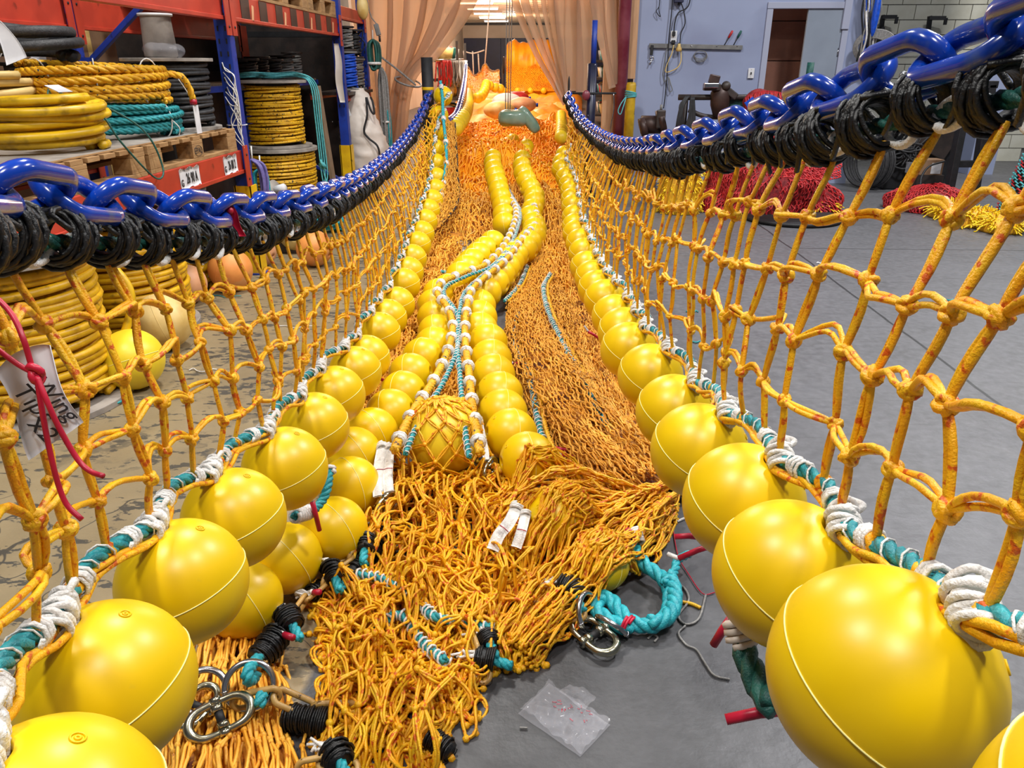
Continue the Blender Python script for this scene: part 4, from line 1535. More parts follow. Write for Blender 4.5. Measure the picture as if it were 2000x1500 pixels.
def beam(x, ya, yb, z0, z1, label, mk='rack_o'):
    t = thing('rack_beam', label, 'rack beam', (x, ya, z0), 'orange beams of the pallet rack')
    obj('beam', MB().box((x, (ya + yb) / 2, (z0 + z1) / 2), (0.05, yb - ya - 0.09, z1 - z0)), M[mk], t, False, 0.006)
    obj('lip', MB().box((x + 0.03, (ya + yb) / 2, z0 + 0.012), (0.012, yb - ya - 0.09, 0.024)), M[mk], t, False, 0.003)
    for y in (ya + 0.047, yb - 0.047):
        bk = obj('bracket', MB().box((x + 0.052, y - (0.047 if y > (ya + yb) / 2 else -0.047) * 0, (z0 + z1) / 2 - 0.03), (0.006, 0.075, z1 - z0 + 0.12)), M[mk], t, False)
        for zz in (z0 - 0.04, z1 - 0.03):
            obj('bolt', MB().cyl((x + 0.057, y, zz), 0.008, 0.006, 8, R=np.array([[0, 0, 1], [0, 1, 0], [-1, 0, 0]])), M['black'], bk)
    return t


beam(XF, Y0, YA, 1.67, 1.83, 'long orange front beam of the upper shelf in the nearest bay')
bm2 = beam(XF, YA, YB, 1.67, 1.83, 'orange front beam of the upper shelf with brown tape strips')
for k in range(7):
    y = YA + 0.35 + k * 0.36
    obj('tape_strip', MB().box((XF + 0.0275, y, 1.75), (0.004, 0.16, 0.15)), M['mach2'], bm2, False)
    if k % 2 == 0:
        obj('pink_ribbon', MB().box((XF + 0.034, y + 0.12, 1.735), (0.004, 0.03, 0.10), np.array([[1, 0, 0], [0, .97, .26], [0, -.26, .97]])), M['ball_p'], bm2, False)
beam(XF - 0.05, YB, YC, 1.84, 1.97, 'short orange beam at the far end of the rack top')
beam(XB, Y0, YA, 1.62, 1.80, 'orange back beam of the upper shelf in the nearest bay')
beam(XB, YA, YB, 1.62, 1.80, 'orange back beam of the upper shelf behind the white spool')
lb = beam(XF, Y0, YA, 0.72, 0.87, 'faded orange lower front beam with two stuck location labels')
beam(XB, Y0, YA, 0.72, 0.87, 'lower orange back beam under the pallets')
beam(XF - 0.05, YB, YC, 1.05, 1.14, 'short red beam carrying the blue rope spool')


def beam_label(y, txt1, txt2, w):
    p = thing('location_label', 'worn white paper label reading %s on the lower orange beam' % (txt1 + ' ' + txt2), 'label', (XF + 0.028, y, 0.8), 'paper labels on the lower beam')
    z0 = 0.8
    u = np.linspace(-1, 1, 14)
    G = np.zeros((14, 6, 3))
    for i, a in enumerate(u):
        for j, b in enumerate(np.linspace(-1, 1, 6)):
            ed = 0.006 * math.sin(7 * a + 3 * b + y)
            G[i, j] = (XF + 0.0275, y + a * w / 2 + (ed if abs(b) == 1 else 0), z0 + b * 0.055 + (ed if abs(a) < 1 else -ed))
    obj('sheet', MB().slab(G, 0.0015), M['paper'], p)
    for tx, sz, dy, dzz, sx in ((txt1, 0.055, -w * 0.42, -0.022, 0.75), (txt2, 0.082, w * 0.07, -0.004, 0.56 if w > 0.24 else 0.48)):
        me = text_mesh(tx, sz, 0.0006, bold=0.0012)
        me.materials.append(M['ink'])
        o = link('lettering', me, parent=p)
        o.location = (0.003, dy, dzz)
        o.rotation_euler = (PI / 2, 0, PI / 2)
        o.scale = (sx, 1, 1)
    if w > 0.2:
        for k in range(7):
            obj('scrap', MB().box((XF + 0.0288, y - w * .3 + k * 0.018, 0.85), (0.0012, 0.006, 0.012 + 0.008 * math.sin(k * 2.1))), M['ink'], p, False)


beam_label(4.42, 'G', '26 90 A', 0.26)
beam_label(5.03, 'G', '26 80 2', 0.22)

# bracing of the end frames
t = thing('frame_brace', 'dark blue diagonal brace of the rack end frame', 'brace', (-2.6, YA, 1.4), 'braces of the rack frames')
obj('brace', MB().bar((XB + 0.12, YA, 1.44), (XF - 0.3, YA, 1.93), 0.035, 0.045, (0, 1, 0)), M['rack_b'], t, False, 0.004)
obj('end_plate', MB().box((XB + 0.06, YA, 1.42), (0.12, 0.04, 0.06)), M['rack_b'], t, False)
t = thing('frame_brace', 'blue diagonal brace low in the far rack frame', 'brace', (-2.6, YB, 0.4), 'braces of the rack frames')
obj('brace', MB().bar((XB + 0.05, YB, 0.75), (XF - 0.05, YB, 0.25), 0.03, 0.04, (0, 1, 0)), M['rack_b'], t, False, 0.004)
obj('end_plate', MB().box((XB + 0.06, YB, 0.75), (0.1, 0.03, 0.05)), M['rack_b'], t, False)
t = thing('frame_brace', 'blue horizontal tie bar behind the black spools', 'brace', (-2.9, 7, 1.2), 'braces of the rack frames')
obj('brace', MB().bar((XB + 0.08, YA, 1.20), (XB + 0.08, YB, 1.20), 0.03, 0.05), M['rack_b'], t, False, 0.004)
obj('end_plate', MB().box((XB + 0.08, YB - 0.05, 1.2), (0.05, 0.1, 0.08)), M['rack_b'], t, False)


# pallets
def pallet(x0, x1, y0, y1, z, label, stamp=None):
    t = thing('pallet', label, 'pallet', ((x0 + x1) / 2, (y0 + y1) / 2, z), 'wooden pallets')
    cx, cy = (x0 + x1) / 2, (y0 + y1) / 2
    w, l = x1 - x0, y1 - y0
    blk = None
    for i in range(3):
        for j in range(3):
            o = obj('block', MB().box((x0 + 0.05 + i * (w - 0.1) / 2, y0 + 0.075 + j * (l - 0.15) / 2, z + 0.061), (0.1, 0.145, 0.078)), M['wood'], t, False, 0.003)
    for i in range(3):
        obj('bottom_board', MB().box((x0 + 0.05 + i * (w - 0.1) / 2, cy, z + 0.011), (0.1, l, 0.022)), M['wood'], t, False, 0.002)
    for j in range(3):
        obj('stringer_board', MB().box((cx, y0 + 0.07 + j * (l - 0.14) / 2, z + 0.111), (w, 0.145, 0.022)), M['wood'], t, False, 0.002)
    for j in range(9):
        obj('deck_board', MB().box((cx, y0 + 0.05 + j * (l - 0.1) / 8, z + 0.133), (w, 0.1, 0.022)), M['wood'], t, False, 0.002)
    if stamp:
        me = text_mesh(stamp, 0.05, 0.0006)
        me.materials.append(M['ink'])
        o = link('stamp', me, parent=t)
        o.rotation_euler = (PI / 2, 0, PI / 2)
        o.location = (x1 - cx + 0.001, l * 0.0 , 0.061)
        obj('stamp_ring', MB().ring((x1 + 0.001, cy, z + 0.061), 0.052, 0.0012, (1, 0, 0), 28, 4, ry=0.03), M['ink'], t)
    return t


pallet(-3.05, -2.07, 4.0, 5.2, 0.87, 'wooden pallet on the lower beam under the teal rope coil', 'EPAL')
pallet(-3.05, -2.07, 2.76, 3.96, 0.87, 'wooden pallet on the lower beam under the yellow hose coil')
pallet(-3.1, -2.06, 5.95, 7.15, 1.83, 'worn wooden pallet on the upper orange beam before the spools')
pallet(-3.1, -2.06, 7.18, 8.1, 1.83, 'pale wooden pallet on the upper beam near the far upright')
obj_ = thing('board', 'thin worn plywood sheet lying over the two pallets', 'board', (-2.55, 4.0, 1.016))
obj('sheet', MB().box((-2.57, 4.0, 1.019), (0.92, 2.3, 0.008)), M['ply'], obj_, False)
obj('worn_edge', MB().box((-2.105, 4.0, 1.019), (0.01, 2.28, 0.006)), M['wood'], obj_, False)


# coils and spools
def coil_path(c, R, turns, pitch, per=30, wob=0.03, seed=0, spread=0.0, tail=None):
    n = int(turns * per)
    t = np.arange(n) / per * 2 * PI
    k = t / (2 * PI)
    rr = R * (1 + wob * sines(np.stack([np.cos(t) + k * 0.35, np.sin(t) + k * 0.2], -1), seed, 1.6)) + spread * np.sin(k * 2.4 + seed)
    P = np.stack([c[0] + rr * np.cos(t), c[1] + rr * np.sin(t), c[2] + k * pitch + 0.008 * np.sin(t * 1.3 + seed)], -1)
    if tail is not None:
        P = np.vstack([P, tail])
    return P


def rope_coil(name, label, c, R, r, turns, pitch, mk, seed=0, wob=0.03, spread=0.0, rings=2, laid=False, ties=3, group=None, tmk='white'):
    t = thing(name, label, 'rope coil', c, group)
    for k in range(rings):
        P = coil_path((c[0], c[1], c[2] + r), R - k * r * 2.05, turns, pitch, 30, wob, seed + k, spread)
        mb = MB().rope(P, r, r * 7, per=6) if laid else MB().tube(P, r, 8)
        obj('coil', mb, M[mk], t)
    h = turns * pitch
    for k in range(ties):
        a = -1.1 + k * 1.15 + seed
        p = V3(c[0] + (R - r * rings) * math.cos(a), c[1] + (R - r * rings) * math.sin(a), c[2] + h / 2 + r)
        d = V3(math.cos(a), math.sin(a), 0)
        tt = np.linspace(0, 2 * PI, 25)
        q = p + np.outer(np.cos(tt), d) * (r * (rings + 0.8) + 0.004) + np.outer(np.sin(tt), V3(0, 0, 1)) * (h / 2 + r + 0.008)
        mb = MB().tubes(q, 0.004, 5, closed=True)
        mb.tube([p + d * (r * (rings + 1)), p + d * (r * (rings + 1) + 0.01) + V3(0.02, 0.02, -0.05), p + d * (r * (rings + 1) + 0.01) + V3(0.0, 0.03, -0.1)], 0.003, 5, 10)
        obj('tie', mb, M[tmk], t)
    return t


def spool(name, label, c, rf, rc, rw, h, mk, pitch, r, group=None, flange='ply', tilt=None, ft=0.02, topend=True):
    """drum with two flanges and a wound rope (c is the base centre)"""
    t = thing(name, label, 'spool', c, group)
    obj('lower_flange', MB().cyl(V3(*c) + V3(0, 0, ft / 2), rf, ft, 40), M[flange], t, False, 0.003)
    obj('upper_flange', MB().lathe([(0.03, h), (rf, h), (rf, h - ft), (0.03, h - ft), (0.03, h)], 40, c), M[flange], t, False, 0.003)
    co = obj('core', MB().cyl(V3(*c) + V3(0, 0, h / 2), rc, h - 2 * ft, 24), M[flange], t)
    if mk:
        for lay, rr in enumerate((rw, rw - r * 1.7)):
            P = coil_path((c[0], c[1], c[2] + ft + r), rr - r, max(2, (h - 2 * ft - 2 * r) / pitch), pitch, 36, 0.006, lay, r * 0.25)
            obj('wound_rope', MB().tube(P, r, 7), M[mk], co)
    return t


PT = 1.023   # pallet deck height with sheet
rope_coil('rope_coil', 'coil of laid teal rope under the yellow flecked coil on the pallet', (-2.52, 4.5, PT), 0.37, 0.016, 5, 0.031, 'teal', 1, 0.03, 0.01, 3, True)
rope_coil('rope_coil', 'coil of thick yellow braided rope with navy flecks on the teal coil', (-2.54, 4.46, PT + 0.165), 0.36, 0.022, 4.6, 0.043, 'ropey', 2, 0.03, 0.006, 2, True)
th = rope_coil('hose_coil', 'loose coil of yellow hose at the front of the pallet', (-2.42, 3.72, PT), 0.29, 0.02, 6, 0.036, 'hosey', 3, 0.10, 0.02, 2, False, 1, tmk='green_dk')
obj('paper_tag', MB().box((-2.3, 3.72, 1.30), (0.07, 0.11, 0.002), np.array([[0.9, 0, 0.43], [0, 1, 0], [-0.43, 0, 0.9]])), M['paper'], th, False)
obj('green_string', MB().tube([(-2.35, 3.8, 1.28), (-2.15, 3.75, 1.2), (-2.08, 3.78, 1.05), (-2.03, 3.95, 0.86), (-2.03, 4.05, 0.9), (-2.08, 4.0, 1.1), (-2.3, 3.9, 1.27)], 0.005, 6, 60), M['green_dk'], th)
rope_coil('rope_coil', 'coil of faded tan yellow hose behind at the left', (-2.86, 4.02, PT), 0.2, 0.021, 7, 0.046, 'ball_c', 4, 0.04, 0.01, 2, False, 1)
st = thing('crate', 'dark crate standing behind the yellow rope coil', 'crate', (-2.93, 4.74, PT))
obj('box', MB().box((-2.95, 4.72, PT + 0.19), (0.22, 0.5, 0.38)), M['mach'], st, False, 0.006)
obj('lid', MB().box((-2.95, 4.72, PT + 0.385), (0.24, 0.52, 0.02)), M['black'], st, False, 0.004)
rope_coil('hose_coil', 'coil of thick black hose stacked high at the back left', (-2.86, 4.42, PT + 0.4), 0.25, 0.028, 2.6, 0.058, 'blackrope', 5, 0.06, 0.02, 2, False, 1)
sp = spool('rope_spool', 'drum of black rope on the pallet beside the rack upright', (-2.36, 5.0, PT), 0.27, 0.1, 0.235, 0.42, 'blackrope', 0.027, 0.0125)
t = thing('empty_spool', 'pale empty cardboard spool standing on the black rope drum', 'spool', (-2.39, 5.0, PT + 0.422))
obj('core', MB().lathe([(0.085, 0), (0.098, 0.01), (0.088, 0.2), (0.088, 0.235)], 30, (-2.39, 5.0, PT + 0.422)), M['ply'], t)
obj('top_flange', MB().cyl((-2.39, 5.0, PT + 0.422 + 0.24), 0.1, 0.014, 30), M['paper'], t)
mb = MB().ball((-2.36, 4.98, PT + 0.46), 0.11, 24, 14, (1.15, 1.1, 0.45))
mb.v[0] += np.stack([sines(mb.v[0], 1, 50), sines(mb.v[0], 2, 50), sines(mb.v[0], 3, 50)], -1) * 0.007
obj('plastic_wrap', mb, M['clear'], t)

for k, (x, y, w_, l_, h_) in enumerate(((-3.05, 9.79, 1.2, 0.3, 2.9), (-3.75, 7.5, 1.0, 1.3, 2.3))):  # plain dark boxes added so the space behind the rack looks dark
    t = thing('dark_backdrop', ['tall plain box added to darken the far end of the rack', 'plain box added to darken the gap behind the rope drums'][k], 'stack', (x, y, 0))
    obj('cover', MB().box((x, y, h_ / 2), (w_, l_, h_)), M['mach'], t, False, 0.05)
    obj('strap', MB().box((x, y, h_ * 0.6), (w_ + 0.01, l_ + 0.01, 0.06)), M['black'], t, False)

# tag hanging from the flecked coil, strings on the upright
t = thing('rope_tag', 'blank white tag hanging from the end of the flecked yellow rope', 'tag', (-2.06, 4.62, 1.0))
obj('card', MB().box((-2.1, 4.72, 1.10), (0.003, 0.07, 0.16)), M['paper'], t, False)
obj('string', MB().tube([(-2.1, 4.72, 1.18), (-2.14, 4.72, 1.26), (-2.17, 4.7, 1.33)], 0.003, 5, 10), M['white'], t)
obj('rope_tail', MB().rope([(-2.2, 4.6, 1.36), (-2.13, 4.66, 1.34), (-2.11, 4.7, 1.27), (-2.105, 4.71, 1.21)], 0.02, 0.13), M['ropey'], t)
obj('red_whipping', MB().cyl((-2.105, 4.712, 1.2), 0.021, 0.03, 12), M['red'], t)
sg = thing('string_bunch', 'bunch of white strings tied round the nearest blue upright', 'string', (XF, YA - 0.06, 1.1))
for k in range(9):
    z = 1.42 - 0.03 * k
    a = rng.normal(0, 1, 6)
    obj('string', MB().tube([(XF - 0.02 + 0.01 * a[0], YA - 0.055, z), (XF + 0.02 + 0.015 * a[1], YA - 0.065, z - 0.05), (XF + 0.05, YA - 0.06, z - 0.12 + 0.02 * a[2]), (XF + 0.03 + 0.02 * a[3], YA - 0.065, z - 0.22), (XF + 0.055, YA - 0.065, z - 0.32 + 0.03 * a[4])], 0.0035, 5, 24), M['white'], sg)
obj('string_band', MB().ring((XF, YA, 1.03), 0.066, 0.003, (0, 0, 1), 20, 5), M['white'], sg)

# cardboard boxes behind the rack
for k, (y, z, w, h) in enumerate([(4.2, 0.55, 0.7, 0.55), (4.2, 1.1, 0.7, 0.52), (5.0, 0.55, 0.75, 0.55), (5.0, 1.1, 0.75, 0.6), (5.85, 0.55, 0.7, 0.55), (5.85, 1.1, 0.75, 0.56), (4.2, 0, .8, .55), (5.0, 0, .75, .55), (5.85, 0, .75, .55)]):
    lab = ['lower', 'upper', 'lower', 'upper', 'lower', 'upper', 'bottom', 'bottom', 'bottom'][k] + ' cardboard box in the ' + ['left', 'left', 'middle', 'middle', 'right', 'right', 'left', 'middle', 'right'][k] + ' stack behind the rack'
    t = thing('cardboard_box', lab, 'box', (-3.62, y, z), 'cardboard boxes behind the rack')
    obj('carton', MB().box((-3.62, y, z + h / 2), (0.6, w, h - 0.004)), M['card'], t, False, 0.006)
    obj('tape', MB().box((-3.318, y, z + h / 2), (0.002, 0.06, h - 0.02)), M['ball_c'], t, False)
    if k in (1, 3):
        obj('torn_label', MB().box((-3.317, y + 0.22, z + h * 0.6), (0.002, 0.16, 0.2)), M['paper'], t, False)

# second bay: big rope drums
spool('rope_drum', 'large lower drum of yellow and black rope on the floor', (-2.42, 7.05, 0.0), 0.34, 0.16, 0.315, 0.72, 'yb', 0.021, 0.0105, ft=0.03)
spool('rope_drum', 'large upper drum of yellow and black rope stacked on another drum', (-2.42, 7.05, 0.722), 0.30, 0.14, 0.245, 0.56, 'yb', 0.021, 0.0105, ft=0.022)
t = thing('draped_rope', 'tangle of thin teal rope draped over the stacked rope drum', 'rope', (-2.3, 7.0, 1.29))
for k in range(4):
    a = rng.normal(0, 1, 10)
    obj('strand', MB().tube([(-2.66, 6.95, 1.305 + .01 * k), (-2.55, 7.0 + 0.05 * a[0], 1.31 + .012 * k), (-2.4, 7.05 + 0.06 * a[1], 1.30 + .012 * k), (-2.2, 7.1 + 0.03 * a[2], 1.31 + .01 * k), (-2.095 + .012 * k, 7.12 + .02 * k, 1.24), (-2.085 + .01 * k, 7.14 + .03 * k, 0.95 + 0.05 * a[4]), (-2.08 + .01 * k, 7.16 + .025 * k, 0.5 + 0.04 * a[5]), (-2.06 + .02 * a[6], 7.17, 0.36)], 0.0065, 6, 70), M['tealnet'], t)
obj('knot', MB().ring((-2.07, 7.16, 0.56), 0.03, 0.011, (1, .3, .4), 16, 6).ring((-2.07, 7.17, 0.54), 0.026, 0.011, (.2, 1, .4), 16, 6), M['tealnet'], t)
t = thing('plank', 'grey wooden plank standing upright beside the rope drums', 'plank', (-2.1, 7.62, 0))
obj('board', MB().bar((-2.08, 7.62, 0.0), (-2.14, 7.5, 1.22), 0.035, 0.1, (0, 1, 0)), M['wood2'], t, False, 0.003)
obj('end_nail', MB().cyl((-2.055, 7.6, 0.9), 0.006, 0.004, 8, R=np.array([[0, 0, 1], [0, 1, 0], [-1, 0, 0]])), M['steel2'], t)
sh = thing('shelf_board', 'grey shelf board carrying the small dark spools', 'shelf', (-2.88, 7.5, 1.225))
obj('board', MB().box((-2.90, 7.5, 1.245), (0.36, 4.0, 0.035)), M['wood2'], sh, False, 0.003)
obj('edge_beam', MB().box((-2.71, 7.5, 1.22), (0.03, 4.0, 0.05)), M['rack_b'], sh, False, 0.003)
for k, (y, rf, h, mk, lb_) in enumerate([(7.72, 0.15, 0.2, 'blackrope', 'black cord spool, leftmost on the dark shelf'), (8.1, 0.13, 0.22, 'blackrope', 'black cord spool, second on the dark shelf'), (8.5, 0.13, 0.2, 'blackrope', 'black cord spool, third on the dark shelf'),
                                     (8.88, 0.14, 0.24, 'greyrope', 'grey cord spool, fourth on the dark shelf'), (9.25, 0.12, 0.28, 'greyrope', 'grey cord spool at the right end of the dark shelf')]):
    spool('cord_spool', lb_, (-2.9, y, 1.2635), rf, 0.05, rf - 0.02, h, mk, 0.018, 0.009, 'spools on the dark shelf', 'mach')
t = thing('sheet_offcuts', 'grey and orange steel panels leaning behind the spools', 'panel', (-3.0, 8.0, 1.3))
obj('grey_panel', MB().box((-3.08, 8.0, 1.62), (0.02, 0.28, 0.3)), M['grey'], t, False)
obj('orange_panel', MB().box((-3.075, 8.26, 1.62), (0.02, 0.2, 0.3)), M['rack_o'], t, False)

# third short bay
spool('cord_spool', 'bright blue rope spool on the short red beam', (-2.2, 8.98, 1.145), 0.115, 0.05, 0.1, 0.40, 'bluerope', 0.02, 0.01, None, 'grey')
spool('cord_spool', 'pale grey rope spool right of the blue spool', (-2.2, 9.32, 1.145), 0.12, 0.05, 0.1, 0.33, 'greyrope', 0.024, 0.012, None, 'grey')
spool('cord_spool', 'dark grey spool standing on the blue rope spool', (-2.2, 8.98, 1.547), 0.10, 0.045, 0.08, 0.25, 'greyrope', 0.02, 0.01, None, 'mach')
t = spool('cord_spool', 'black tapering spool with loose wire on the grey spool', (-2.2, 9.32, 1.477), 0.11, 0.04, 0.085, 0.3, 'blackrope', 0.022, 0.011, None, 'mach')
obj('loose_wire', MB().tube([(-2.12, 9.3, 1.7), (-2.05, 9.26, 1.62), (-2.1, 9.2, 1.55), (-2.06, 9.22, 1.75), (-2.14, 9.3, 1.72)], 0.006, 6, 40), M['black'], t)
t = thing('shelf_board', 'short dark shelf under the blue rope spool', 'shelf', (-2.2, 9.1, 1.12))
obj('board', MB().box((-2.25, 8.9, 1.128), (0.4, 1.2, 0.03)), M['mach'], t, False)
obj('back_rail', MB().box((-2.44, 8.9, 1.10), (0.03, 1.2, 0.06)), M['rack_o'], t, False)

# white sack
bg = thing('white_sack', 'crumpled white sack with black cords leaning beside the far upright', 'sack', (-1.92, 8.75, 0))
t = np.linspace(0, 1, 40)
sp_ = resample([at_Y(697, 172, 8.7), at_Y(700, 215, 8.7), at_Y(706, 262, 8.68), at_Y(718, 315, 8.65), at_Y(735, 372, 8.6)], 40)
ph = np.linspace(0, 2 * PI, 33)
rw = np.interp(t, [0, 0.04, 0.12, 0.35, 0.6, 0.85, 1], [0.03, 0.1, 0.17, 0.20, 0.235, 0.235, 0.19])
G = np.zeros((40, 33, 3))
for i in range(40):
    G[i] = sp_[i] + np.outer(np.cos(ph) * rw[i], V3(1, 0, 0)) + np.outer(np.sin(ph) * rw[i] * 0.75, V3(0, 1, 0))
cr = sines(G * V3(1, 1, 1.6), 5, 9) * 0.022 + np.abs(sines(G * V3(1, 1, 2.2), 6, 20)) * 0.016
nrml = nrm(G - sp_[:, None])
G = G + nrml * cr[..., None]
G[:, -1] = G[:, 0]
obj('cloth', MB().grid(G), M['bag'], bg)
obj('cord', MB().tube([at_Y(715, 190, 8.5), at_Y(717, 225, 8.48), at_Y(711, 255, 8.46), at_Y(720, 270, 8.45), at_Y(737, 285, 8.44), at_Y(743, 310, 8.43), at_Y(748, 330, 8.42)], 0.011, 6, 60), M['black'], bg)
obj('cord', MB().tube([at_Y(716, 190, 8.5), at_Y(724, 215, 8.49), at_Y(731, 222, 8.5), at_Y(728, 200, 8.52), at_Y(724, 190, 8.55)], 0.011, 6, 40), M['black'], bg)
obj('neck_tie', MB().ring(sp_[0] + V3(0, 0, -0.01), 0.05, 0.012, (0.1, 0, 1), 20, 6), M['greyrope'], bg)
obj('seam_piping', MB().tube([at_Y(676, 200, 8.55), at_Y(672, 250, 8.55), at_Y(680, 310, 8.5), at_Y(700, 360, 8.45)], 0.012, 6, 40), M['greyrope'], bg)
tg = thing('paper_tag', 'square white paper tag pinned beside the white sack', 'tag', at_Y(674, 215, 8.3))
p = at_Y(674, 218, 8.3)
obj('sheet', MB().box(p, (0.1, 0.003, 0.115), np.array([[0.94, 0, -0.34], [0, 1, 0], [0.34, 0, 0.94]])), M['paper'], tg, False)
obj('print', MB().box(p + V3(0, -0.0022, -0.015), (0.055, 0.001, 0.012), np.array([[0.94, 0, -0.34], [0, 1, 0], [0.34, 0, 0.94]])), M['grey'], tg, False)
wr = thing('torn_wrap', 'strip of torn white wrapping hanging on the far blue upright', 'wrapping', at_Y(661, 150, 8.1))
c = resample([at_Y(656, 85, 8.05), at_Y(661, 120, 8.05), at_Y(662, 160, 8.05), at_Y(669, 200, 8.05)], 24)
G = c[:, None] + np.array([[-0.03, 0, 0], [0.0, -0.012, 0], [0.035, 0, 0]])[None] * (0.6 + 0.5 * np.sin(np.linspace(0.2, 2.8, 24)))[:, None, None]
obj('sheet', MB().slab(G, 0.003), M['bag'], wr)


# hanging hanks
def hank(label, top, L, w, r, n_, mk, seed, cat='rope', band=None):
    g = np.random.default_rng(seed)
    t = thing('rope_hank', label, cat, V3(*top) - V3(0, 0, L))
    top = V3(*top)
    for k in range(n_):
        a = g.uniform(-1, 1, 4)
        xw = w * (0.5 + 0.5 * k / n_)
        d = V3(0.02 * a[0], 0.05 * a[1], 0)
        lo = L * (0.9 + 0.1 * a[2])
        P = [top + d * 0.3, top + d + V3(-xw * 0.8, 0, -lo * 0.15), top + d + V3(-xw, 0, -lo * 0.55), top + d + V3(-xw * 0.7, 0, -lo * 0.93), top + d + V3(0, 0, -lo), top + d + V3(xw * 0.7, 0, -lo * 0.93), top + d + V3(xw, 0, -lo * 0.55), top + d + V3(xw * 0.8, 0, -lo * 0.15), top + d * 0.3]
        obj('loop', MB().tube(P, r, 6, 50), M[mk], t)
    if band:
        obj('band', MB().ring(top - V3(0, 0, L * band), w * 1.05, r * 1.2, (0, 0, 1), 20, 6, ry=0.07), M['white'], t)
    obj('hanger', MB().tube([top + V3(0, 0.02, 0.1), top + V3(0, 0, -0.02)], 0.006, 5), M['white'], t)
    return t


hank('hank of dark green rope hanging by the far rack upright', at_Y(728, 78, 9.1), 0.32, 0.06, 0.014, 8, 'green_dk', 1, band=0.75)
hank('hank of thick grey rope hanging beside the white sack', at_Y(744, 132, 9.3), 0.95, 0.045, 0.016, 5, 'greyrope', 2)
hank('hank of teal rope hanging beside the curtain', at_Y(753, 205, 9.35), 0.62, 0.035, 0.012, 8, 'teal', 3, band=0.3)
hank('tuft of purple and blue rope loops hanging on the nearest upright', at_Y(492, 312, 5.9), 0.36, 0.09, 0.011, 8, 'purple', 4)
hank('few bright teal rope loops beside the purple tuft', at_Y(508, 330, 6.0), 0.3, 0.06, 0.012, 3, 'tealb', 5)
t = thing('control_box', 'small grey pendant control hanging on a cable before the curtain', 'control', at_Y(735, 60, 8.9))
p0 = at_Y(737, 58, 8.9)
obj('housing', MB().box(p0, (0.05, 0.04, 0.12), np.array([[0.97, 0, -0.24], [0, 1, 0], [0.24, 0, 0.97]])), M['grey'], t, False, 0.01)
obj('cable', MB().tube([(-2.0, YW - 0.1, 3.42), at_Y(716, -40, 9.6), at_Y(722, 25, 9.0), at_Y(730, 38, 8.95), p0 + V3(0, 0, 0.05)], 0.006, 6, 20), M['grey'], t)
obj('plug', MB().cyl(p0 + V3(0.02, 0, -0.09), 0.012, 0.06, 10), M['black'], t)
t = thing('tassel', 'cream rope tassel hanging at the rack end', 'rope', at_Y(708, 30, 8.9))
obj('tuft', MB().ball(at_Y(708, 15, 8.9), 0.08, 16, 12, (0.8, 0.8, 1.5)), M['ball_c'], t)
obj('cord', MB().tube([at_Y(708, 0, 8.9), at_Y(708, -20, 8.9)], 0.01, 6), M['greyrope'], t)

# things stowed on the top shelf (only their lower edges show)
for k, (y, l, h, mk, lb_) in enumerate([(6.0, 1.0, 0.3, 'mach', 'dark tarpaulin bundle on the upper pallet'), (7.5, 0.8, 0.35, 'card', 'brown carton on the far upper pallet')]):
    t = thing('stowed_bundle', lb_, 'bundle', (-2.55, y + .4, 1.975))
    obj('body', MB().box((-2.55, y + 0.4, 1.978 + h / 2), (0.7, l * 0.7, h)), M[mk], t, False, 0.03)
    obj('strap', MB().box((-2.55, y + 0.4, 1.978 + h / 2), (0.71, 0.05, h + 0.01)), M['black'], t, False)

# paper sign near the camera at the top left
t = thing('paper_sheet', 'blank pale paper sheet hanging at the left picture edge', 'paper', at_Y(15, 85, 3.0))
G = np.zeros((10, 10, 3))
c0, c1, c2, c3 = at_Y(-30, 20, 3.02), at_Y(2, 42, 3.0), at_Y(52, 112, 2.98), at_Y(12, 128, 2.96)
for i in range(10):
    for j in range(10):
        a, b = i / 9, j / 9
        G[i, j] = c0 * (1 - a) * (1 - b) + c1 * (1 - a) * b + c2 * a * b + c3 * a * (1 - b) + V3(0.012 * math.sin(a * 3), 0, 0)
obj('sheet', MB().slab(G, 0.0015), M['paper'], t)
obj('string', MB().tube([c1 + V3(-0.02, 0, -0.01), (XF, 3.1, 1.67)], 0.002, 5), M['white'], t)

# ================================================================ UNDER THE RACK
p = fl(60, 760)
spool('cable_drum', 'big drum of yellow cable with grey wooden flange at the left edge', (-2.28, 3.02, 0.0), 0.40, 0.2, 0.345, 0.70, 'cabley', 0.037, 0.0185, ft=0.03)
spool('cable_drum', 'second drum of yellow cable behind the cream ball', (-2.36, 4.05, 0.0), 0.36, 0.2, 0.335, 0.66, 'cabley', 0.035, 0.0175, ft=0.03)
t = thing('cable_tail', 'loose yellow cable end curving down the front of the big drum', 'cable', (-2.0, 3.1, 0))
obj('cable', MB().tube([(-2.1, 3.33, 0.62), (-1.97, 3.30, 0.55), (-1.90, 3.28, 0.42), (-1.93, 3.2, 0.25), (-2.0, 3.06, 0.12), (-2.02, 2.9, 0.05)], 0.019, 8, 50), M['hosey'], t)
obj('end_cap', MB().cyl((-2.1, 3.33, 0.63), 0.022, 0.03, 10), M['black'], t)
t = thing('cardboard_scrap', 'torn piece of printed cardboard lying by the big cable drum', 'cardboard', fl(150, 775))
q = fl(150, 775)
obj('sheet', MB().box(q + V3(0, 0, 0.05), (0.12, 0.02, 0.1), np.array([[.95, .3, 0], [-.3, .95, 0], [0, 0, 1]])), M['card'], t, False)
obj('print', MB().box(q + V3(-0.002, -0.0115, 0.06), (0.08, 0.001, 0.03), np.array([[.95, .3, 0], [-.3, .95, 0], [0, 0, 1]])), M['grey'], t, False)
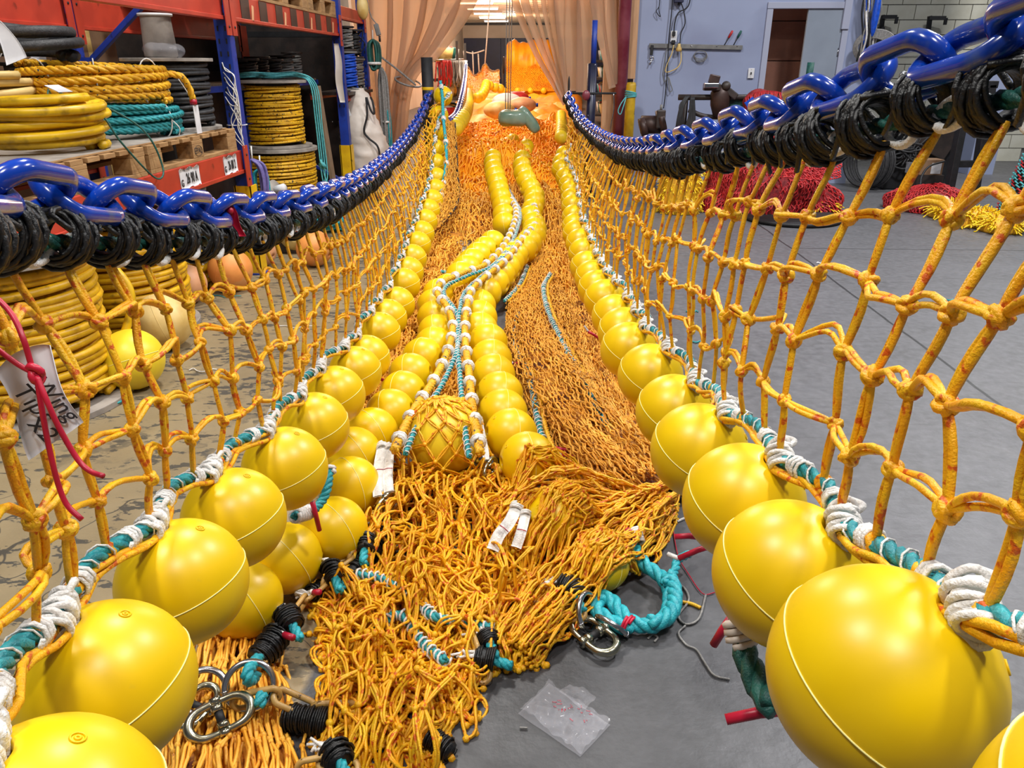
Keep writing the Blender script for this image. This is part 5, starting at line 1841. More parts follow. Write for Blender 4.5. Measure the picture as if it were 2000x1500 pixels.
rope_coil('hose_coil', 'stacked coil of yellow hose behind the pink ball', (-2.42, 4.85, 0.0), 0.17, 0.022, 7, 0.05, 'hosey', 7, 0.05, 0.012, 2, False, 2)
rope_coil('rope_coil', 'dark rope coil in the shade under the shelf', (-2.62, 3.55, 0.0), 0.16, 0.02, 6, 0.045, 'blackrope', 8, 0.03, 0.01, 1, False, 1)
spool('rope_drum', 'grey drum in the shade behind the nearest upright', (-2.75, 5.6, 0.0), 0.26, 0.14, 0.23, 0.6, 'greyrope', 0.05, 0.025)


def old_ball(px, py, R, mk, label, hole=None):
    c = at_h(px, py, R)
    t = thing('fishing_buoy', label, 'buoy', (c[0], c[1], 0), 'old balls on the floor by the rack')
    a = np.linspace(0.12, PI - 0.12, 30)
    pr_ = [(R * 0.09, R * 0.3), (R * 0.1, R * 0.95)] + [(R * math.sin(x), R * math.cos(x)) for x in a] + [(R * 0.1, -R * 0.95), (R * 0.09, -R * 0.3)]
    ax = nrm(V3(*(hole or (0.9, 0.3, 0.2))))
    ref = nrm(np.cross(ax, V3(0.1, 0.2, 1)))
    Rm = np.stack([ref, np.cross(ax, ref), ax], 1)
    obj('shell', MB().lathe(pr_, 44, c, Rm), M[mk], t)
    obj('seam', MB().ring(c, R * 1.002, 0.0012, ax, 56, 5), M['seam'] if mk == 'ball_y' else M[mk], t)
    return t


old_ball(258, 702, 0.142, 'ball_y', 'clean yellow ball float on the floor before the cable drums', (0.3, -0.2, -0.9))
old_ball(318, 628, 0.15, 'ball_c', 'worn cream ball float behind the yellow ball', (0.9, 0.4, 0.3))
old_ball(364, 555, 0.125, 'ball_p', 'pinkish ball float with a visible hole beside the hose coil', (0.25, -0.85, 0.45))
old_ball(450, 527, 0.143, 'ball_o', 'orange ball float standing before the yellow rack base', (-0.9, 0.3, 0.3))
old_ball(506, 487, 0.13, 'ball_p', 'faded pink ball float right behind the yellow rack base', (-0.9, 0.3, 0.3))
old_ball(614, 485, 0.135, 'ball_o', 'orange ball float seen through the net right of the rack base', (-0.9, 0.3, 0.3))
old_ball(580, 455, 0.15, 'ball_c', 'yellowish ball float behind the right orange ball', (0.1, -0.9, -0.1))
rope_coil('rope_coil', 'loose coil of teal rope on the floor beside the orange ball', (fl(640, 452)[0], fl(640, 452)[1], 0.0), 0.13, 0.02, 4, 0.04, 'tealb', 9, 0.12, 0.02, 2, True, 0)
t = thing('small_spool', 'small empty spool with white core tipped on a dark crate', 'spool', at_Y(538, 378, 6.1))
c = at_Y(538, 372, 6.1)
ax = nrm(V3(0.85, -0.2, 0.25))
ref = nrm(np.cross(ax, V3(0, 0, 1)))
Rm = np.stack([ref, np.cross(ax, ref), ax], 1)
obj('flange', MB().cyl(c, 0.085, 0.008, 28, Rm), M['ply'], t)
obj('core', MB().cyl(c + ax * 0.045, 0.035, 0.09, 20, Rm), M['paper'], t)
cr = thing('crate', 'dark low crate under the tipped small spool', 'crate', (c[0], c[1], 0))
obj('box', MB().box((c[0] + 0.02, c[1] + 0.02, (c[2] - 0.07) / 2), (0.36, 0.4, c[2] - 0.07)), M['mach'], cr, False, 0.006)
obj('rim', MB().box((c[0] + 0.02, c[1] + 0.02, c[2] - 0.08), (0.38, 0.42, 0.02)), M['black'], cr, False)
# litter on the painted floor
for k, (x, y, mk, lb_) in enumerate([(233, 787, 'teal', 'scrap of teal rope fibre on the floor before the yellow ball'), (40, 855, 'green_dk', 'dark green rope scrap on the floor near the paper tag'), (395, 725, 'white', 'short white string lying on the beige floor'), (575, 640, 'white', 'long white thread lying behind the left net'), (440, 580, 'teal', 'green thread lying under the orange ball')]):
    c = fl(x, y)
    t = thing('string_scrap', lb_, 'scrap', c)
    g = rng.normal(0, 0.025, (6, 3))
    L_ = [0.04, 0.05, 0.14, 0.22, 0.2][k]
    P = np.array([c + V3((q_ - 2.5) / 5 * L_, 0.02 * math.sin(q_ * 1.7), 0.006) for q_ in range(6)]) + g * V3(1, 1, 0) * (0.4 if k > 1 else 1)
    obj('strand', MB().tube(P, 0.003 if k > 1 else 0.005, 5, 30), M[mk], t)
    if k < 2:
        P2 = P[::-1] + rng.normal(0, 0.02, (6, 3)) * V3(1, 1, 0)
        obj('strand', MB().tube(P2 + V3(0, 0, 0.008), 0.005, 5, 30), M[mk], t)

# name tag on the left net
tt = thing('name_tag', 'crumpled white tag with handwriting tied to the left net by a red cord', 'tag', at_Y(70, 770, 0.80))
c0, c1, c2, c3 = at_Y(-12, 725, 0.6720), at_Y(92, 675, 0.6888), at_Y(160, 828, 0.6720), at_Y(62, 893, 0.6552)
G = np.zeros((16, 16, 3))
for i in range(16):
    for j in range(16):
        a, b = i / 15, j / 15
        q = c0 * (1 - a) * (1 - b) + c1 * (1 - a) * b + c2 * a * b + c3 * a * (1 - b)
        G[i, j] = q + V3(0, 1, 0.2) * (0.0035 * math.sin(a * 5 + b * 2) + 0.002 * math.sin(b * 9 + a * 4))
        if i == 0:
            G[i, j] += (c2 - c1) * (-0.10 * math.sin(PI * b) + 0.02)
obj('card', MB().slab(G, 0.0012), M['paper'], tt)
ex = nrm((c1 + c2) / 2 - (c0 + c3) / 2)
ey = nrm((c0 + c1) / 2 - (c2 + c3) / 2)
ez = np.cross(ex, ey)
# handwriting runs down the card
wtp = np.array(tt.location)
for txt, a, b, sz in (('Wing', 0.58, 0.80, 0.024), ('Tips', 0.50, 0.44, 0.026), ('x2', 0.80, 0.40, 0.026)):
    me = text_mesh(txt, sz, 0.0002, 0.25)
    me.materials.append(M['ink'])
    o = link('handwriting', me, parent=tt)
    q = c0 * (1 - a) * (1 - b) + c1 * (1 - a) * b + c2 * a * b + c3 * a * (1 - b)
    place(o, q + ez * 0.0062 - wtp, X=-ey * 0.94 + ex * 0.33, Z=ez)
kx = at_Y(72, 735, 0.6594)
rc = MB()
obj('red_knot', MB().ring(kx, 0.006, 0.004, (1, 0, 0.3), 14, 6).ring(kx + V3(0, 0, 0.006), 0.006, 0.004, (0.2, 1, 0.5), 14, 6).ball(kx, 0.007, 8, 6), M['red'], tt)
for pts in ([(-30, 560, 0.6972), (20, 610, 0.6804), (45, 660, 0.6636), (62, 715, 0.6594), (72, 735, 0.6552)], [(72, 735, 0.6552), (82, 800, 0.6468), (95, 870, 0.6384), (112, 940, 0.6342), (130, 985, 0.6300), (160, 1015, 0.6258)],
            [(72, 735, 0.6552), (90, 780, 0.6468), (115, 835, 0.6426), (150, 895, 0.6384), (175, 920, 0.6342), (202, 930, 0.6300)], [(-30, 660, 0.6720), (5, 690, 0.6636), (40, 715, 0.6594), (70, 730, 0.6552)]):
    obj('red_cord', MB().tube([at_Y(*q) for q in pts], 0.0028, 7, 36), M['red'], tt)
# small ties on the left chain
t = thing('red_tie', 'red plastic ribbon tied round the left blue chain', 'ribbon', at_Y(455, 430, 1.62))
c = resample([at_Y(440, 395, 1.6), at_Y(452, 415, 1.58), at_Y(458, 440, 1.58), at_Y(470, 462, 1.58)], 16)
obj('ribbon', MB().slab(c[:, None] + np.array([[-0.011, 0, 0], [0.011, 0.003, 0]])[None], 0.002), M['red'], t)
obj('ribbon_knot', MB().ball(at_Y(449, 412, 1.575), 0.008, 10, 8), M['red'], t)
t = thing('white_tie', 'white plastic loop tied round the left blue chain', 'tie', at_Y(535, 428, 1.95))
obj('loop', MB().ring(at_Y(538, 425, 1.95), 0.02, 0.004, (1, 0.2, 0.1), 20, 6), M['white'], t)
obj('tail', MB().tube([at_Y(536, 440, 1.93), at_Y(533, 448, 1.93)], 0.004, 6), M['white'], t)

# ================================================================ STRIP CURTAINS
def strip(px, Y, w, label, twist=0.0, group='clear strips of the door curtain', n=40):
    P = resample([at_Y(x, y, Y + dy) for x, y, dy in px], n)
    t_ = np.linspace(0, 1, n)
    wv = np.interp(t_, np.linspace(0, 1, len(w)), w)
    T = nrm(np.gradient(P, axis=0))
    a = twist + 0.25 * np.sin(t_ * 5 + px[0][0])
    G = np.zeros((n, 7, 3))
    for j, b in enumerate(np.linspace(-1, 1, 7)):
        s = nrm(np.cross(T, V3(0, 1, 0)))
        off = s * (np.cos(a) * b * wv / 2)[:, None] + np.array([0, 1, 0]) * (np.sin(a) * b * wv / 2 + 0.018 * math.cos(b * 3.1) * np.minimum(1, wv / 0.2))[:, None]
        G[:, j] = P + off
    o = obj('curtain_strip', MB().slab(G, 0.003), M['pvc'])
    return tag(o, label, 'curtain strip', group)


CW = YW - 0.15
LS = [([(705, -60, 0), (712, 60, 0), (728, 170, 0), (742, 270, 0), (748, 330, 0)], [0.3, 0.26, 0.2, 0.2, 0.2]),
      ([(742, -60, -.06), (746, 60, -.06), (748, 160, -.06), (752, 260, -.06), (755, 325, -.06)], [0.3, 0.28, 0.2, 0.16, 0.18]),
      ([(780, -60, 0), (778, 50, 0), (768, 150, -.05), (760, 230, -.05), (758, 310, 0)], [0.3, 0.28, 0.2, 0.16, 0.18]),
      ([(818, -60, -.08), (806, 50, -.08), (785, 140, -.1), (770, 200, -.1), (765, 305, -.06)], [0.3, 0.27, 0.18, 0.14, 0.16]),
      ([(856, -60, -.02), (836, 45, -.05), (802, 125, -.12), (780, 180, -.14), (771, 300, -.06)], [0.3, 0.26, 0.16, 0.12, 0.15]),
      ([(890, -60, -.1), (870, 25, -.1), (828, 105, -.15), (793, 160, -.18), (778, 292, -.1)], [0.3, 0.25, 0.15, 0.1, 0.14]),
      ([(935, -60, -.04), (905, 15, -.08), (850, 100, -.16), (803, 155, -.2), (783, 285, -.12)], [0.28, 0.24, 0.14, 0.1, 0.13])]
for k, (px, w) in enumerate(LS):
    strip(px, CW, w, 'tied back translucent curtain strip, %s from the rack in the left bunch' % ordinal(k + 1), 0.3 * ((k % 3) - 1), 'clear strips of the left curtain')
RS = [([(992, -60, 0), (1012, 20, 0), (1045, 100, 0), (1075, 155, 0), (1102, 205, -.1)], [0.12, 0.09, 0.07, 0.06, 0.04]),
      ([(1012, -60, -.05), (1030, 20, -.05), (1058, 95, -.05), (1085, 155, -.05), (1104, 203, -.12)], [0.12, 0.1, 0.08, 0.06, 0.04]),
      ([(1036, -60, 0), (1048, 20, 0), (1070, 100, 0), (1092, 160, 0), (1106, 203, -.12)], [0.08, 0.06, 0.05, 0.05, 0.04]),
      ([(1056, -60, -.05), (1064, 20, -.05), (1080, 95, -.05), (1096, 160, -.05), (1107, 203, -.12)], [0.08, 0.06, 0.05, 0.05, 0.04]),
      ([(1072, -60, 0), (1078, 20, 0), (1090, 95, 0), (1100, 155, 0), (1108, 200, -.12)], [0.12, 0.1, 0.08, 0.06, 0.04]),
      ([(1092, -60, -.07), (1093, 40, -.07), (1098, 110, -.07), (1104, 160, -.07), (1109, 195, -.12)], [0.16, 0.14, 0.1, 0.08, 0.04]),
      ([(1116, -60, 0), (1118, 60, 0), (1120, 120, 0), (1121, 178, 0)], [0.22, 0.22, 0.22, 0.22]),
      ([(1145, -60, -.06), (1144, 60, -.06), (1143, 120, -.06), (1142, 182, -.06)], [0.22, 0.22, 0.22, 0.22]),
      ([(1160, -60, -.12), (1170, 40, -.12), (1185, 120, -.12), (1196, 172, -.12)], [0.2, 0.16, 0.12, 0.1]),
      ([(1186, -60, -.1), (1190, 40, -.1), (1195, 100, -.1), (1199, 165, -.1)], [0.2, 0.18, 0.14, 0.1])]
for k, (px, w) in enumerate(RS):
    strip(px, CW, w, 'translucent curtain strip, %s from the left in the right curtain' % ordinal(k + 1), 0.3 * ((k % 3) - 1), 'clear strips of the right curtain')
cr_ = MB().tube([(-2.3, YW - 0.1, 3.42), (1.0, YW - 0.1, 3.42)], 0.03, 10)
tag(obj('curtain_rail', cr_, M['steel2']), 'steel rail above the doorway carrying the strip curtains', 'rail')
t = thing('curtain_tie', 'thin grey rope tying the left curtain back to the rack', 'rope', at_Y(800, 160, 9.6))
obj('rope', MB().rope([at_Y(745, 112, 9.5), at_Y(775, 135, 9.5), at_Y(812, 166, 9.55)], 0.012, 0.08), M['greyrope'], t)
obj('loop', MB().ring(at_Y(797, 160, 9.72), 0.16, 0.012, (0.3, -0.2, 1), 30, 6), M['greyrope'], t)

# shelves with goods in the back room, seen left of the trawl and right of the curtain
for (x, Y, lb_, wd) in ((878, 19.0, 'dark rack of small goods along the back room left wall', 0.62), (1182, 21.0, 'dark rack glimpsed behind the right curtain strips', 0.8)):
    c = at_Y(x, 200, Y)
    s = thing('goods_rack', lb_, 'rack', (c[0], Y, 0))
    for sx in (-1, 1):
        for sy in (-1, 1):
            obj('leg', MB().box((c[0] + sx * wd / 2, Y + sy * 0.9, 0.95), (0.05, 0.05, 1.9)), M['mach'], s, False)
    for z in (0.25, 0.7, 1.1, 1.5):
        obj('shelf', MB().box((c[0], Y, z), (wd, 1.85, 0.05)), M['mach'], s, False)
    names = ['red', 'white', 'green', 'pale', 'grey', 'dark']
    mks = ['netred', 'paper', 'teal', 'ball_c', 'grey', 'green_dk']
    posn = ['bottom', 'second', 'third', 'top']
    q = 0
    for zi, z in enumerate((0.275, 0.725, 1.125, 1.525)):
        for j in range(3):
            m_ = (q * 2 + zi + (0 if x < 1000 else 3)) % 6
            yy_ = Y - 0.6 + j * 0.6
            tg_ = thing('goods_bin', '%s bin, %s along the %s shelf of the %s back room rack' % (names[m_], ['nearest', 'middle', 'farthest'][j], posn[zi], 'left' if x < 1000 else 'right'), 'bin', (c[0], yy_, z), 'bins on the back room racks')
            obj('tub', MB().lathe([(0.0001, 0), (0.16, 0), (0.2, 0.24), (0.19, 0.24), (0.15, 0.02), (0.0001, 0.02)], 14, (c[0], yy_, z)), M[mks[m_]], tg_)
            obj('contents', MB().ball((c[0], yy_, z + 0.2), 0.17, 12, 8, (1, 1, 0.55)), M[mks[(m_ + 1) % 6]], tg_)
            q += 1
t = thing('hung_net', 'red and grey netting hung along the back room left rack', 'net', at_Y(890, 130, 18))
for k, (x, mk) in enumerate(((866, 'netred'), (880, 'greyrope'), (893, 'greyrope'), (899, 'paper'))):
    c = at_Y(x, 118, 17.5 + 0.4 * k)
    mb = MB()
    for j in range(16):
        a = rng.normal(0, 1, 6)
        mb.tube([c + V3(0.02 * j - 0.15, 0, 0), c + V3(0.02 * j - 0.15 + 0.02 * a[0], 0.05 * a[1], -0.25), c + V3(0.02 * j - 0.15 + 0.03 * a[2], 0.05 * a[3], -0.5 + 0.05 * a[4])], 0.016, 5, 8)
    o = obj('tassel', mb, M[mk], t)
    o['kind'] = 'stuff'
obj('pole', MB().tube([at_Y(850, 118, 17), at_Y(905, 116, 19.5)], 0.02, 8), M['steel2'], t)

# ================================================================ LAVENDER WALL: rail, cords, switch
YR = YW - 0.02


def wp(x, y, d=0.0):
    return at_Y(x, y, YR - d)


t = thing('tool_rail', 'long thin wooden tool rail on the lavender wall', 'rail', wp(1268, 92))
obj('board', MB().bar(wp(1268, 89, .01), wp(1450, 93, .01), 0.022, 0.05), M['grey'], t, False, 0.003)
for x in (1305, 1350, 1400, 1440):
    obj('screw', MB().ball(wp(x, 90, 0.025), 0.008, 8, 6), M['steel2'], t)
for x0, x1, mk, lb_ in ((1415, 1431, 'netred', 'red handled screwdriver stuck slanting in the tool rail'), (1433, 1448, 'green_dk', 'green handled screwdriver right of the red one')):
    t = thing('screwdriver', lb_, 'tool', wp(x0, 87), 'screwdrivers on the tool rail')
    a, b = wp(x0, 88, 0.02), wp(x1, 60, 0.02)
    obj('shaft', MB().tube([a, a * 0.45 + b * 0.55], 0.006, 6), M['black'], t)
    obj('handle', MB().tube([a * 0.5 + b * 0.5, a * 0.2 + b * 0.8, b], np.array([0.012, 0.016, 0.012]), 8), M[mk], t)
t = thing('hanging_tool', 'dark plier like tool with metal jaw hanging from the rail end', 'tool', wp(1273, 125))
obj('handle', MB().bar(wp(1274, 88, .03), wp(1272, 108, .03), 0.02, 0.035), M['black'], t, False, 0.005)
obj('jaw', MB().ring(wp(1273, 114, .03), 0.02, 0.008, (0, 1, 0), 16, 6).tube([wp(1272, 118, .03), wp(1269, 127, .03)], 0.009, 6), M['steel2'], t)
t = thing('wire_loop', 'small loop of pale wire hanging under the rail', 'wire', wp(1368, 120))
for k in range(4):
    obj('loop', MB().ring(wp(1368, 107 + k, .02), 0.045 + .006 * k, 0.004, (0.2 * k - .3, 1, 0), 24, 5, ry=0.08), M['greyrope'], t)
t = thing('light_switch', 'white light switch plate left of the door', 'switch', wp(1467, 143))
swp = obj('plate', MB().box(wp(1467, 143, .005), (0.075, 0.01, 0.115)), M['paper'], t, False, 0.004)
obj('toggle', MB().box(wp(1467, 143, .018), (0.012, 0.02, 0.026)), M['black'], swp, False, 0.002)
for k in (-1, 1):
    obj('screw', MB().ball(wp(1467, 143, .011) + V3(0, 0, 0.04 * k), 0.004, 8, 6), M['grey'], swp)
t = thing('wall_socket', 'white double wall socket with black plug above the rail', 'socket', wp(1316, 72))
obj('plate', MB().box(wp(1316, 71, .006), (0.075, 0.012, 0.125)), M['paper'], t, False, 0.004)
obj('black_plug', MB().box(wp(1316, 66, .03), (0.035, 0.04, 0.05)), M['black'], t, False, 0.006)
obj('adapter', MB().box(wp(1315, 82, .03), (0.045, 0.04, 0.04)), M['black'], t, False, 0.006)
t = thing('junction_box', 'dark blue box at the top of the hanging cords', 'box', wp(1326, 0))
obj('housing', MB().box(wp(1326, -6, .05), (0.11, 0.09, 0.12)), M['navy'], t, False, 0.006)
obj('gland', MB().cyl(wp(1326, 6, .05), 0.015, 0.05, 10), M['black'], t)
cords = [('black cord hanging from the ceiling past the socket down to the grinder', 'black', [(1316, -40), (1312, 20), (1306, 80), (1304, 130), (1300, 180), (1296, 212)], 0.007),
         ('black cord looping from the top down into the wall socket', 'black', [(1352, -40), (1345, 10), (1325, 25), (1318, 45), (1316, 66)], 0.008),
         ('thin black cord curving down from the blue box to the yellow plug', 'black', [(1330, 5), (1335, 20), (1338, 45), (1330, 65), (1328, 85)], 0.007),
         ('pale cord hanging in a long loop under the rail', 'ball_c', [(1316, 88), (1312, 105), (1305, 120), (1300, 140), (1315, 137), (1325, 130), (1330, 118), (1330, 100)], 0.007),
         ('grey cord hanging in a loop from the rail down the wall', 'grey', [(1303, 95), (1298, 120), (1295, 145), (1298, 160), (1305, 150), (1310, 165), (1313, 175), (1308, 178), (1305, 150)], 0.006),
         ('thin black wire hooked at the top left of the lavender wall', 'black', [(1287, -40), (1288, 8), (1282, 22), (1290, 33), (1287, 20), (1289, -5)], 0.005)]
for lb_, mk, px, r in cords:
    tag(obj('power_cord', MB().tube([wp(x, y, 0.04) for x, y in px], r, 6, 60), M[mk]), lb_, 'cord', 'cords on the lavender wall')
t = thing('plug_block', 'tan plug block hanging among the cords', 'plug', wp(1326, 95))
obj('body', MB().lathe([(0.0001, 0.05), (0.015, 0.05), (0.02, 0.02), (0.036, -0.01), (0.036, -0.035), (0.0001, -0.04)], 14, wp(1326, 94, 0.05)), M['ball_c'], t)
obj('strain_relief', MB().cyl(wp(1326, 86, 0.05), 0.01, 0.03, 8), M['black'], t)

# grinder and vice stand by the wall
gx = at_Y(1278, 240, 9.2)
t = thing('bench_grinder', 'dark bench grinder on a pedestal before the lavender wall', 'grinder', (gx[0], 9.2, 0))
obj('pedestal', MB().lathe([(0.0001, 0), (0.18, 0), (0.18, 0.03), (0.07, 0.06), (0.06, gx[2] - 0.2), (0.0001, gx[2] - 0.2)], 20, (gx[0], 9.2, 0)), M['mach'], t)
obj('motor', MB().cyl((gx[0] - 0.02, 9.2, gx[2] - 0.02), 0.10, 0.26, 24, R=np.array([[0, 0, 1], [0, 1, 0], [-1, 0, 0]])), M['mach2'], t)
obj('wheel_guard', MB().cyl((gx[0] + 0.07, 9.15, gx[2] + 0.02), 0.13, 0.07, 26, R=np.array([[0.3, 0, 0.95], [0, 1, 0], [-0.95, 0, 0.3]])), M['mach2'], t)
obj('wheel_guard', MB().cyl((gx[0] - 0.13, 9.15, gx[2] - 0.05), 0.11, 0.07, 26, R=np.array([[0.3, 0, 0.95], [0, 1, 0], [-0.95, 0, 0.3]])), M['mach2'], t)
obj('eye_shield', MB().box((gx[0] + 0.05, 9.05, gx[2] + 0.05), (0.1, 0.03, 0.2)), M['mach'], t, False, 0.015)
obj('switch_stub', MB().cyl((gx[0] + 0.06, 9.15, gx[2] + 0.17), 0.015, 0.06, 10), M['grey'], t)
vx = at_Y(1405, 190, 8.8)
t = thing('pipe_vice', 'greasy brown vice clamped on a horizontal pipe frame', 'vice', (vx[0], 8.8, 0))
obj('pipe', MB().tube([at_Y(1325, 190, 8.8), at_Y(1500, 190, 8.8)], 0.03, 12), M['mach'], t)
obj('lower_pipe', MB().tube([at_Y(1345, 215, 8.8), at_Y(1385, 228, 8.8), at_Y(1480, 228, 8.8)], 0.026, 10, 20), M['mach'], t)
for x in (1340, 1480):
    b = at_Y(x, 190, 8.8)
    obj('leg', MB().tube([b, (b[0], 8.8, 0)], 0.028, 10), M['mach'], t)
obj('body', MB().lathe([(0.0001, -0.2), (0.06, -0.19), (0.1, -0.08), (0.11, 0.04), (0.075, 0.12), (0.0001, 0.13)], 18, vx + V3(0.0, -0.05, 0)), M['mach2'], t)
obj('jaw', MB().box(at_Y(1390, 170, 8.7), (0.17, 0.1, 0.07)), M['mach'], t, False, 0.008)
obj('silver_block', MB().box(at_Y(1389, 167, 8.62), (0.15, 0.06, 0.05)), M['steel2'], t, False, 0.006)
obj('head', MB().box(at_Y(1395, 155, 8.7), (0.10, 0.1, 0.09), np.array([[.97, 0, .2], [0, 1, 0], [-.2, 0, .97]])), M['mach2'], t, False, 0.01)
obj('arm', MB().bar(at_Y(1410, 168, 8.7), at_Y(1438, 190, 8.7), 0.07, 0.07), M['mach'], t, False, 0.01)
obj('knob', MB().ball(at_Y(1418, 168, 8.68), 0.05, 14, 10), M['mach'], t)
obj('carton', MB().box(at_Y(1440, 205, 8.9), (0.22, 0.15, 0.12)), M['green_dk'], t, False, 0.006)
t = thing('cable_hank', 'bundle of black cables draped over the pipe frame', 'cable', at_Y(1335, 240, 8.75))
for k in range(9):
    a = rng.normal(0, 1, 4)
    obj('cable', MB().tube([at_Y(1345 + 4 * a[0], 187, 8.72), at_Y(1333 + 3 * a[1], 205, 8.68), at_Y(1322 + 1.5 * k, 240, 8.66), at_Y(1320 + 2.5 * k, 270 + 4 * a[2], 8.68), at_Y(1340 + 2 * k, 245, 8.7), at_Y(1352 + 2 * a[3], 190, 8.74)], 0.009, 6, 40), M['black'], t)
t = thing('draped_net', 'red net with blue strip draped over the pipe frame', 'net', at_Y(1490, 195, 8.7))
c = at_Y(1487, 198, 8.7)
mb = MB().ball((0, 0, 0), 1, 28, 14)
mb.v[0] = mb.v[0] * V3(0.2, 0.14, 0.11) + c + np.stack([0 * mb.v[0][:, 0], 0 * mb.v[0][:, 0], sines(mb.v[0], 3, 5) * 0.02], -1)
obj('net_under', mb, M['netred_u'], t)
mb = MB()
for k in range(46):
    a = rng.uniform(-1, 1, 6)
    mb.tube([c + V3(-0.2 + 0.01 * k, -0.1, 0.11 * math.sqrt(max(0, 1 - ((k - 23) / 25) ** 2))), c + V3(-0.2 + 0.01 * k + 0.02 * a[0], -0.145, 0.02 + 0.01 * a[1]), c + V3(-0.18 + 0.009 * k + 0.02 * a[2], -0.14, -0.1 + 0.02 * a[3])], 0.005, 4, 8)
o = obj('net_mesh', mb, M['netred'], t)
o['kind'] = 'stuff'
obj('blue_strip', MB().bar(at_Y(1462, 195, 8.55), at_Y(1468, 205, 8.55), 0.03, 0.1), M['bluerope'], t, False)
t = thing('twine_spindle', 'green spindle with a tuft of yellow twine standing by the door', 'spindle', at_Y(1580, 165, 9.3))
c = at_Y(1580, 150, 9.3)
obj('spindle', MB().cyl(c + V3(0, 0, 0.02), 0.038, 0.26, 16), M['green_dk'], t)
obj('stand_rod', MB().tube([c + V3(0, 0, -0.1), (c[0], 9.3, 0)], 0.02, 8), M['black'], t)
obj('stand_foot', MB().box((c[0], 9.3, 0.015), (0.3, 0.3, 0.03)), M['black'], t, False)
obj('holder', MB().tube([c + V3(-0.16, 0, -0.06), c + V3(-0.16, 0, -0.13), c + V3(0.1, 0, -0.1), c + V3(0.1, 0, -0.02)], 0.012, 6), M['black'], t)
mb = MB()
for k in range(30):
    a = rng.normal(0, 1, 6)
    mb.ring(c + V3(0.02 + 0.02 * a[0], -0.05 + 0.02 * a[1], -0.11 + 0.02 * a[2]), 0.035, 0.004, a[3:], 12, 4)
o = obj('yellow_tuft', mb, M['fringe'], t)
o['kind'] = 'stuff'


# ================================================================ RED NETS WITH YELLOW FRINGE
def fringe(mb, c, size, n_, L, seed, r=0.006, up=0.2):
    g = np.random.default_rng(seed)
    d = nrm(g.normal(size=(n_, 3)) * V3(1, 1, 1))
    d[:, 2] = np.abs(d[:, 2])
    d[:, 1] = -np.abs(d[:, 1]) * np.where(g.random(n_) < 0.8, 1, -1)
    A = np.asarray(c) + d * np.asarray(size) * 0.8
    out = nrm(d + g.normal(0, 0.45, (n_, 3)) + V3(0, 0, up))
    l = L * g.uniform(0.6, 1.2, (n_, 1))
    t_ = np.linspace(0, 1, 5)[None, :, None]
    P = A[:, None] + out[:, None] * l[:, None] * t_ + V3(0, 0, -1)[None, None] * l[:, None] * 0.5 * t_ ** 2
    P[..., 2] = np.maximum(P[..., 2], 0.006)
    mb.tubes(P, r, 4)
    # looped ends
    return mb


def lump(c, size, seed, amp=0.05, sq=0.75):
    mb = MB().ball((0, 0, 0), 1, 36, 20)
    v = mb.v[0]
    v = np.sign(v) * np.abs(v) ** sq * np.asarray(size)
    v += nrm(v) * (amp * sines(v, seed, 7) + amp * 0.4 * sines(v, seed + 1, 20))[:, None]
    v = v + np.asarray(c)
    v[:, 2] = np.maximum(v[:, 2], 0.004)
    mb.v[0] = v
    return mb


def net_over(c, size, nu, nv, seed, r, sq=0.75, amp=0.05):
    """diamond netting wrapped over a lump"""
    i = np.arange(nu)[:, None] + np.zeros((1, nv))
    j = np.arange(nv)[None] + 0.5 * (np.arange(nu)[:, None] % 2)
    la = PI / 2 * 0.97 - i / (nu - 1) * PI * 0.62
    lo = j / nv * 2 * PI
    v = np.stack([np.cos(la) * np.cos(lo), np.cos(la) * np.sin(lo), np.sin(la)], -1)
    v = np.sign(v) * np.abs(v) ** sq * np.asarray(size)
    v = v + nrm(v) * (amp * sines(v, seed, 7) + amp * 0.4 * sines(v, seed + 1, 20) + 0.012 + 0.015 * sines(v, seed + 5, 40))[..., None]
    X = v + np.asarray(c)
    X[..., 2] = np.maximum(X[..., 2], 0.008)
    mb = MB()
    ea, eb = [], []
    for k in range(nu - 1):
        ea.append(X[k]); eb.append(X[k + 1])
        sh_ = -1 if k % 2 else 1
        ea.append(X[k]); eb.append(np.roll(X[k + 1], sh_, 0))
    return edge_tubes(mb, np.concatenate(ea), np.concatenate(eb), r, seed, 0.1, 0, 4, 4)


c = fl(1512, 425) + V3(0, 0.35, 0)
t = thing('red_net_stack', 'large heap of dark red netting beside the yellow fringe stack', 'net', c)
sz = (0.70, 0.36, 0.66)
o = obj('net_under', lump(c + V3(0, 0, 0.02), sz, 5, 0.09, 0.92), M['netred_u'], t)
o = obj('net_mesh', net_over(c + V3(0, 0, 0.02), sz, 28, 100, 5, 0.0065, 0.92, 0.09), M['netred'], t)
o['kind'] = 'stuff'
mb = fringe(MB(), c + V3(-0.15, -0.1, 0.58), (0.1, 0.1, 0.1), 90, 0.1, 3)
o = obj('yellow_fringe', mb, M['fringe'], t)
o['kind'] = 'stuff'
mb = fringe(MB(), c + V3(0.55, -0.1, 0.05), (0.15, 0.1, 0.05), 60, 0.12, 4)
o = obj('yellow_ends', mb, M['fringe'], t)
o['kind'] = 'stuff'
